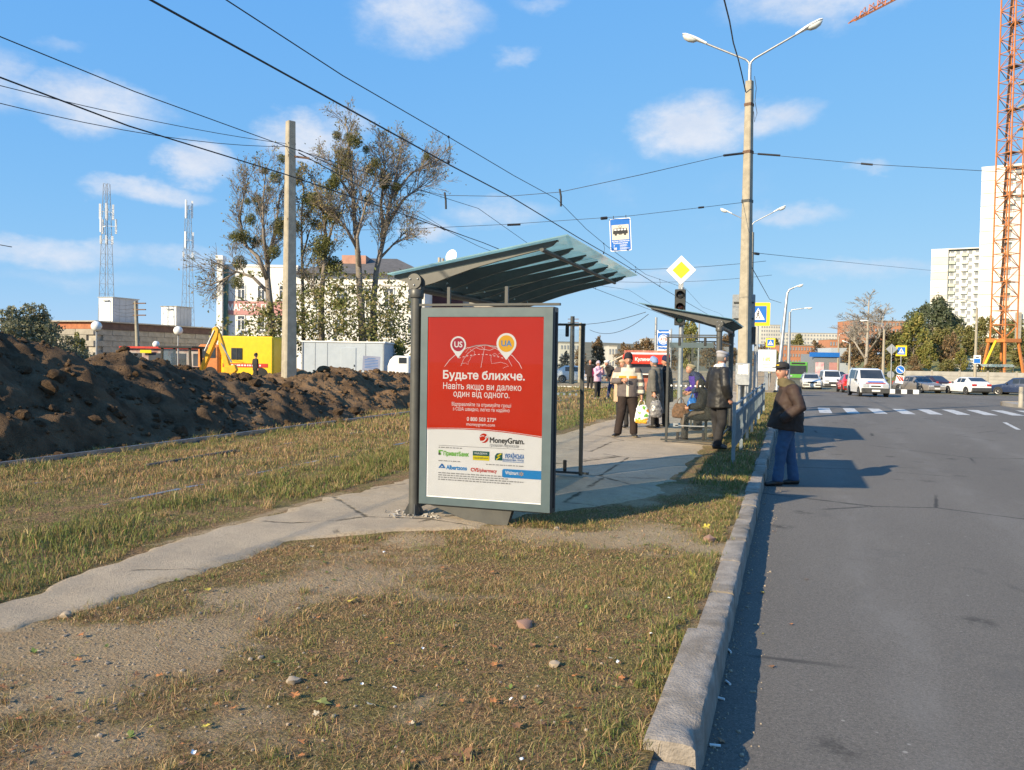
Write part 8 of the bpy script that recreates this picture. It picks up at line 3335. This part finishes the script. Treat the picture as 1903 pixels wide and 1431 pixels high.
C_black = cloth('black_cloth', (.016, .015, .016), (.026, .024, .025))
C_dkbrown = cloth('dark_brown_cloth', (.030, .017, .013), (.020, .012, .010))
C_brown = cloth('brown_jacket', (.046, .025, .018), (.030, .016, .012), rough=.75)
C_dark = cloth('dark_jacket_cloth', (.022, .014, .011), (.032, .020, .015))
C_olive = cloth('olive_hood_lining', (.12, .095, .045), (.08, .065, .03))
C_jeans = cloth('blue_jeans', (.036, .092, .185), (.025, .064, .14), dirt=(.07, .13, .22), dscale=4)
C_cream = cloth('cream_panel', (.58, .54, .44), (.50, .46, .37))
C_taupe = cloth('taupe_panel', (.14, .115, .11), (.11, .09, .088))
C_orange = cloth('orange_band', (.85, .28, .02), (.75, .24, .02))
C_grey = cloth('grey_wool', (.13, .125, .115), (.09, .088, .08))
C_beige = cloth('beige_coat', (.52, .36, .24), (.44, .30, .2))
C_leather = mat('black_leather', (.014, .013, .013), (.02, .019, .018), 9, .5, bump=.15, bscale=22, bdist=.02, spec=.4)
C_blue = cloth('light_blue_knit', (.24, .34, .58), (.18, .27, .48))
C_navy = cloth('navy_padded', (.02, .035, .10), (.014, .024, .07))
C_purple = cloth('violet_vest', (.085, .04, .36), (.06, .03, .27))
C_pink = cloth('pink_jacket', (.66, .42, .55), (.58, .36, .48))
C_white = cloth('white_knit', (.75, .74, .73), (.66, .65, .64))
C_ltgrey = cloth('light_grey_knit', (.36, .35, .37), (.28, .27, .29))
C_blond = cloth('pale_beret', (.52, .43, .28), (.42, .33, .2))
C_plaid = cloth('plaid_brown', (.20, .10, .05), (.09, .05, .03), scale=30)
C_hair = cloth('grey_hair', (.22, .20, .18), (.13, .12, .11))
C_shoe = mat('black_shoe', (.016, .015, .014), (.03, .027, .024), 9, .4)
C_sole = mat('pale_sole', (.5, .42, .25), (.4, .34, .2), 9, .7)
C_yell = cloth('yellow_jacket', (.55, .50, .22), (.45, .4, .18))

# man on the road beside the kerb
def road_top(c):
    if c.z > 1.40 and abs(c.x) < .13:
        return 2
    return 1 if (c.x < .215 and c.z < 1.36 and not (c.x > .12 and c.z > 1.0)) else 0  # lower body darker brown than the near sleeve and shoulders


pose = dict(pelvis=(0, .0, .93), waist=(0, .0, 1.06), chest=(0, .015, 1.28), neck=(0, -.03, 1.46), head=(0, -.09, 1.605), shL=(.19, .02, 1.38), shR=(-.19, .0, 1.38),
            elL=(.30, .11, 1.12), elR=(-.25, .08, 1.12), wrL=(.27, -.10, .97), wrR=(-.22, -.10, .95), anL=(.09, -.13, .09), knL=(.09, -.09, .5), anR=(-.09, .13, .09), knR=(-.09, .06, .5))
p_ = gz(1460, 902, ROAD_Z)
figure('man in black cap, brown jacket and blue jeans standing on the road by the kerb', (p_.x + .0, p_.y, ROAD_Z), R(-78), 1.81, pose,
       dict(hem=.79, r=[(.22, .255), (.215, .225), (.21, .19), (.205, .155), (.085, .085)], off=(0, -.03), sleeve=(.095, .083, .068), mats=[C_brown, C_dark, C_olive], paint=road_top, collar=1.25, amp=.012, cuff=-.04),
       dict(mats=[C_jeans], r=(.118, .082, .074, .080), amp=.012), dict(mat=C_shoe, yawL=8, yawR=-5), dict(kind='cap', mat=C_black, mark=M['sign_yellow']), dict(mat=C_hair), yaw=42, pitch=4, hands=())


# man in the striped jacket, facing the camera
def striped(c):
    ax = abs(c.x)
    if ax < .027 and c.y < 0:
        return 0
    if 1.235 < c.z < 1.285 and ax < .19 and c.y < .02:
        return 2
    if c.z > 1.235:
        return 1 if (ax > .145 and c.z > 1.35) or c.z > 1.455 else 0
    if ax > .19 and c.x > .19:
        return 0 if int(c.z * 14) % 2 else 1
    return 1


pose = dict(knL=(.13, -.02, .50), anL=(.14, .0, .09), knR=(-.13, -.03, .5), anR=(-.20, -.02, .09), elR=(-.30, .02, 1.14), wrR=(-.10, -.20, 1.19), elL=(.275, .02, 1.12), wrL=(.29, -.04, .86), head=(0, -.03, 1.61), neck=(0, 0, 1.46))
p_ = gz(1165, 814)
hatman = figure('man in dark beanie and striped cream and taupe jacket holding a bag on the path', (p_.x, p_.y, .03), R(8), 1.74, pose,
                dict(hem=.84, r=[(.225, .165), (.225, .17), (.225, .165), (.215, .14), (.08, .08)], sleeve=(.09, .075, .06), mats=[C_cream, C_taupe, C_orange], paint=striped, collar=1.1, amp=.008),
                dict(mats=[C_dkbrown], r=(.12, .095, .085, .085)), dict(mat=C_shoe, sole=C_sole, yawL=20, yawR=-25), dict(kind='beanie', mat=cloth('dark_navy_knit', (.014, .014, .022))), dict(mat=C_hair), yaw=6, pitch=0)

# woman in the beige coat behind him, hand at her face
p_ = gz(1164, 797)
figure('woman in beige coat and cap with raised hand, half hidden behind the striped jacket', (p_.x - .10, p_.y, .03), R(-12), 1.62,
       dict(elR=(-.27, -.06, 1.16), wrR=(-.14, -.17, 1.46)),
       dict(hem=.66, r=[(.25, .18), (.24, .18), (.22, .165), (.205, .14), (.08, .08)], sleeve=(.09, .075, .06), mats=[C_beige], name='coat', collar=1.1),
       dict(mats=[C_black], r=(.11, .075, .065, .06)), dict(mat=C_shoe), dict(kind='flat', mat=C_beige), dict(mat=C_hair), yaw=-15, voxel=.02)

# woman in long grey coat, seen from the side
p_ = gz(1216, 797)
greyw = figure('woman in long grey wool coat and light blue knitted hat carrying a grey bag', (p_.x, p_.y, .03), R(-108), 1.68,
               dict(head=(0, -.05, 1.62), elL=(.24, .06, 1.12), wrL=(.25, .10, .87), elR=(-.24, .0, 1.12), wrR=(-.24, -.05, .86)),
               dict(hem=.36, r=[(.27, .23), (.25, .20), (.225, .175), (.205, .15), (.08, .085)], sleeve=(.095, .08, .065), mats=[C_grey], name='coat', collar=1.3, amp=.010),
               dict(mats=[C_black], r=(.10, .07, .06, .055)), dict(mat=C_shoe), dict(kind='beanie', mat=C_blue), dict(mat=C_hair), yaw=0, voxel=.019)
p_ = gz(1233, 796)
figure('person in black coat and navy hat waiting close behind the grey coat', (p_.x, p_.y + .25, .03), R(-95), 1.70, {},
       dict(hem=.62, r=[(.25, .19), (.23, .18), (.22, .165), (.205, .14), (.08, .08)], sleeve=(.09, .078, .06), mats=[C_black], name='coat', collar=1.1),
       dict(mats=[C_black]), dict(mat=C_shoe), dict(kind='beanie', mat=cloth('navy_knit', (.015, .02, .07))), dict(mat=C_hair), yaw=10, voxel=.02)

# man in black leather jacket, back turned
p_ = gz(1330, 837)
figure('man in black leather jacket and grey cap standing at the shelter with his back turned', (p_.x + .04, p_.y, .03), R(126), 1.79,
       dict(elR=(-.30, .06, 1.14), wrR=(-.26, -.06, .90), elL=(.29, .04, 1.13), wrL=(.22, -.16, .95), head=(0, -.05, 1.62), anL=(.09, -.05, .09), anR=(-.08, .08, .09)),
       dict(hem=.74, r=[(.255, .21), (.24, .185), (.235, .175), (.215, .15), (.085, .085)], sleeve=(.10, .085, .065), mats=[C_leather, C_white], paint=lambda c: 1 if c.z > 1.475 else 0, collar=1.15, amp=.009),
       dict(mats=[C_black], r=(.115, .085, .075, .075)), dict(mat=C_shoe, yawL=5, yawR=-5), dict(kind='flat', mat=C_ltgrey), dict(mat=C_hair), yaw=12, pitch=0)

# stooping woman in blue and violet inside the glass shelter
p_ = gz(1284, 803)
purple = figure('stooping woman in navy padded jacket, violet vest and pale beret inside the glass shelter', (p_.x + .10, p_.y + .35, .03), R(-62), 1.62,
                dict(pelvis=(0, .10, .92), waist=(0, .08, 1.05), chest=(0, -.03, 1.27), neck=(0, -.13, 1.42), head=(0, -.22, 1.53), shL=(.185, -.09, 1.37), shR=(-.185, -.09, 1.37),
                     elL=(.25, -.06, 1.08), elR=(-.25, -.06, 1.08), wrL=(.16, -.26, .95), wrR=(-.16, -.26, .95), hipL=(.09, .08, .91), hipR=(-.09, .08, .91)),
                dict(hem=.82, r=[(.23, .19), (.225, .185), (.225, .175), (.205, .145), (.08, .08)], sleeve=(.092, .08, .06), mats=[C_navy, C_purple], paint=lambda c: 1 if abs(c.x) < .19 and c.z < 1.36 else 0, collar=1.1, amp=.012),
                dict(mats=[C_black]), dict(mat=C_shoe), dict(kind='flat', mat=C_blond), dict(mat=C_hair), yaw=0, pitch=28, voxel=.02)

# old woman on the bench
p_ = gz(1312, 812)
seat = figure('old woman in dark headscarf and coat seated on the shelter bench', (-1.66, 17.3, .0), R(-80), 1.60,
              dict(pelvis=(0, .12, .58), waist=(0, .10, .72), chest=(0, .02, .95), neck=(0, -.05, 1.12), head=(0, -.11, 1.26), shL=(.18, -.02, 1.07), shR=(-.18, -.02, 1.07),
                   elL=(.24, -.10, .80), elR=(-.24, -.10, .80), wrL=(.10, -.36, .74), wrR=(-.10, -.36, .74), hipL=(.10, .08, .56), hipR=(-.10, .08, .56), knL=(.12, -.40, .55), knR=(-.12, -.40, .55), anL=(.11, -.42, .09), anR=(-.11, -.42, .09)),
              dict(hem=.50, r=[(.25, .22), (.24, .20), (.23, .18), (.20, .15), (.08, .08)], sleeve=(.095, .08, .06), mats=[C_black], name='coat', collar=1.1),
              dict(mats=[C_black]), dict(mat=C_shoe), dict(kind='scarf', mat=C_black), None, yaw=0, pitch=5, voxel=.02,
              skirt=dict(name='lap_blanket', path=[(0, .0, .66), (0, -.22, .62), (0, -.42, .55), (0, -.47, .40), (0, -.46, .28)], r=[(.22, .06), (.25, .07), (.25, .08), (.25, .05), (.25, .02)], mats=[cloth('grey_brown_blanket', (.16, .12, .095), (.11, .085, .07))]))

# girls beyond the bus stop
p_ = gz(1110, 742)
figure('girl in pale pink jacket and knitted hat standing on the grass beyond the path', (p_.x, p_.y, .0), R(60), 1.58,
       dict(elL=(.24, -.14, 1.16), wrL=(.08, -.24, 1.42), elR=(-.24, -.12, 1.14), wrR=(-.06, -.25, 1.36)),
       dict(hem=.82, r=[(.20, .15), (.20, .15), (.20, .15), (.19, .13), (.08, .08)], mats=[C_pink], collar=1.3), dict(mats=[C_black], r=(.10, .075, .065, .06)), dict(mat=C_ltgrey), dict(kind='beanie', mat=cloth('pale_knit', (.6, .5, .55))), dict(mat=C_hair), voxel=.025)
p_ = gz(1135, 740)
figure('walking person in black clothes and white hat leaning forward on the grass', (p_.x + .1, p_.y - .3, .0), R(-38), 1.72,
       dict(chest=(0, -.12, 1.27), neck=(0, -.22, 1.41), head=(0, -.31, 1.53), shL=(.185, -.16, 1.36), shR=(-.185, -.16, 1.36), elL=(.24, -.2, 1.08), elR=(-.24, .0, 1.1), wrL=(.2, -.4, .95), wrR=(-.22, -.1, .86),
            knL=(.1, -.22, .5), anL=(.1, -.30, .09), knR=(-.1, .18, .5), anR=(-.1, .52, .14)),
       dict(hem=.74, r=[(.22, .17), (.215, .165), (.21, .16), (.195, .135), (.08, .08)], mats=[C_black], name='coat', collar=1.2), dict(mats=[C_navy], r=(.11, .08, .07, .065)), dict(mat=C_ltgrey), dict(kind='flat', mat=C_white), dict(mat=C_hair), voxel=.025)
p_ = gz(1096, 724)
figure('person in dark jacket with a bright pink bag by the white kerb', (p_.x, p_.y, .0), R(20), 1.65, {}, dict(hem=.74, mats=[C_black, cloth('bright_pink', (.6, .05, .2))], paint=lambda c: 1 if c.x > .12 and c.z < 1.25 else 0), dict(mats=[C_black]), dict(mat=C_shoe), None, dict(mat=cloth('red_hair', (.2, .06, .02))), voxel=.03)
# worker beyond the soil heap
p_ = at(475, 690, 46)
figure('worker in dark jacket and cap beyond the soil heap beside the yellow truck', (p_.x, p_.y, .0), R(150), 1.72, {}, dict(hem=.8, mats=[C_black]), dict(mats=[C_black]), dict(mat=C_shoe), dict(kind='beanie', mat=C_black), dict(mat=C_hair), voxel=.03)
p_ = gz(1428, 711)
figure('pedestrian in yellowish jacket and dark trousers walking past the billboard', (p_.x, p_.y, .0), R(170), 1.7, {}, dict(hem=.8, mats=[C_yell]), dict(mats=[C_black]), dict(mat=C_shoe), None, dict(mat=C_hair), voxel=.03)


# ------------------------------------------------------------------ bags in their hands
def bag(name, label, p, w, h, d, mats, paint=None, rz=0, handle=True):
    t_ = thing(name, label, 'bag', p, rz)
    b = MB()
    etube(b, [(0, 0, -h), (0, 0, -h * .9), (0, 0, -h * .55), (0, 0, -h * .2), (0, 0, 0)], [(w * .40, d * .45), (w * .5, d * .5), (w * .52, d * .52), (w * .42, d * .34), (w * .30, d * .12)], (1, 0, 0), 22)
    me = fuse(b, .014, 2)
    wrinkle(me, .014, sc=14)
    paint_faces(me, mats, paint)
    link('sack', me, t_)
    if handle:
        for s_ in (-1, 1):
            b = MB()
            b.tube([(-w * .22, s_ * .015, -.02), (-w * .14, s_ * .01, .07), (0, 0, .12), (w * .14, s_ * .01, .07), (w * .22, s_ * .015, -.02)], .008, 6)
            b.build('handle', mats[0], t_, smooth=179)
    return t_


def in_hand(fig, p):
    return fig.matrix_basis @ Vector(p)


bpy.context.view_layer.update()
M['bag_white'] = mat('white_plastic_bag', (.78, .78, .75), (.7, .7, .68), 6, .35)
M['bag_orange'] = mat('orange_print', (.85, .26, .02), (.7, .45, .05), 14, .35)
M['bag_green'] = mat('green_print', (.15, .42, .05), (.1, .3, .03), 14, .35)
M['bag_grey'] = mat('striped_grey_bag', (.10, .10, .11), (.32, .31, .31), 16, .3)
M['bag_blue'] = mat('blue_bag_plastic', (.02, .16, .55), (.015, .12, .42), 8, .35)


def fruit(c):
    a = mnoise.noise((c.x * 13 + 3, c.z * 11, 4.2))
    if c.z < -.30 and abs(c.x) < .12:
        return 1
    return 1 if a > .33 else 2 if a < -.30 else 0


bag('carrier_bag', 'white carrier bag with orange and green fruit print in the hand of the striped jacket', in_hand(hatman, (.30, -.05, .68)), .33, .38, .20, [M['bag_white'], M['bag_orange'], M['bag_green']], fruit)
bag('carrier_bag', 'grey striped plastic bag carried by the woman in the grey coat', in_hand(greyw, (.28, .17, .70)), .30, .40, .22, [M['bag_grey']], None, .3)
bag('carrier_bag', 'bright blue bag hanging beside the stooping woman in the shelter', in_hand(purple, (.20, -.22, .82)), .26, .42, .2, [M['bag_blue']], None, .6)
bag('hand_bag', 'brown plaid bag held on the lap of the seated old woman', in_hand(seat, (.02, -.52, .84)), .34, .30, .18, [C_plaid], None, .2)
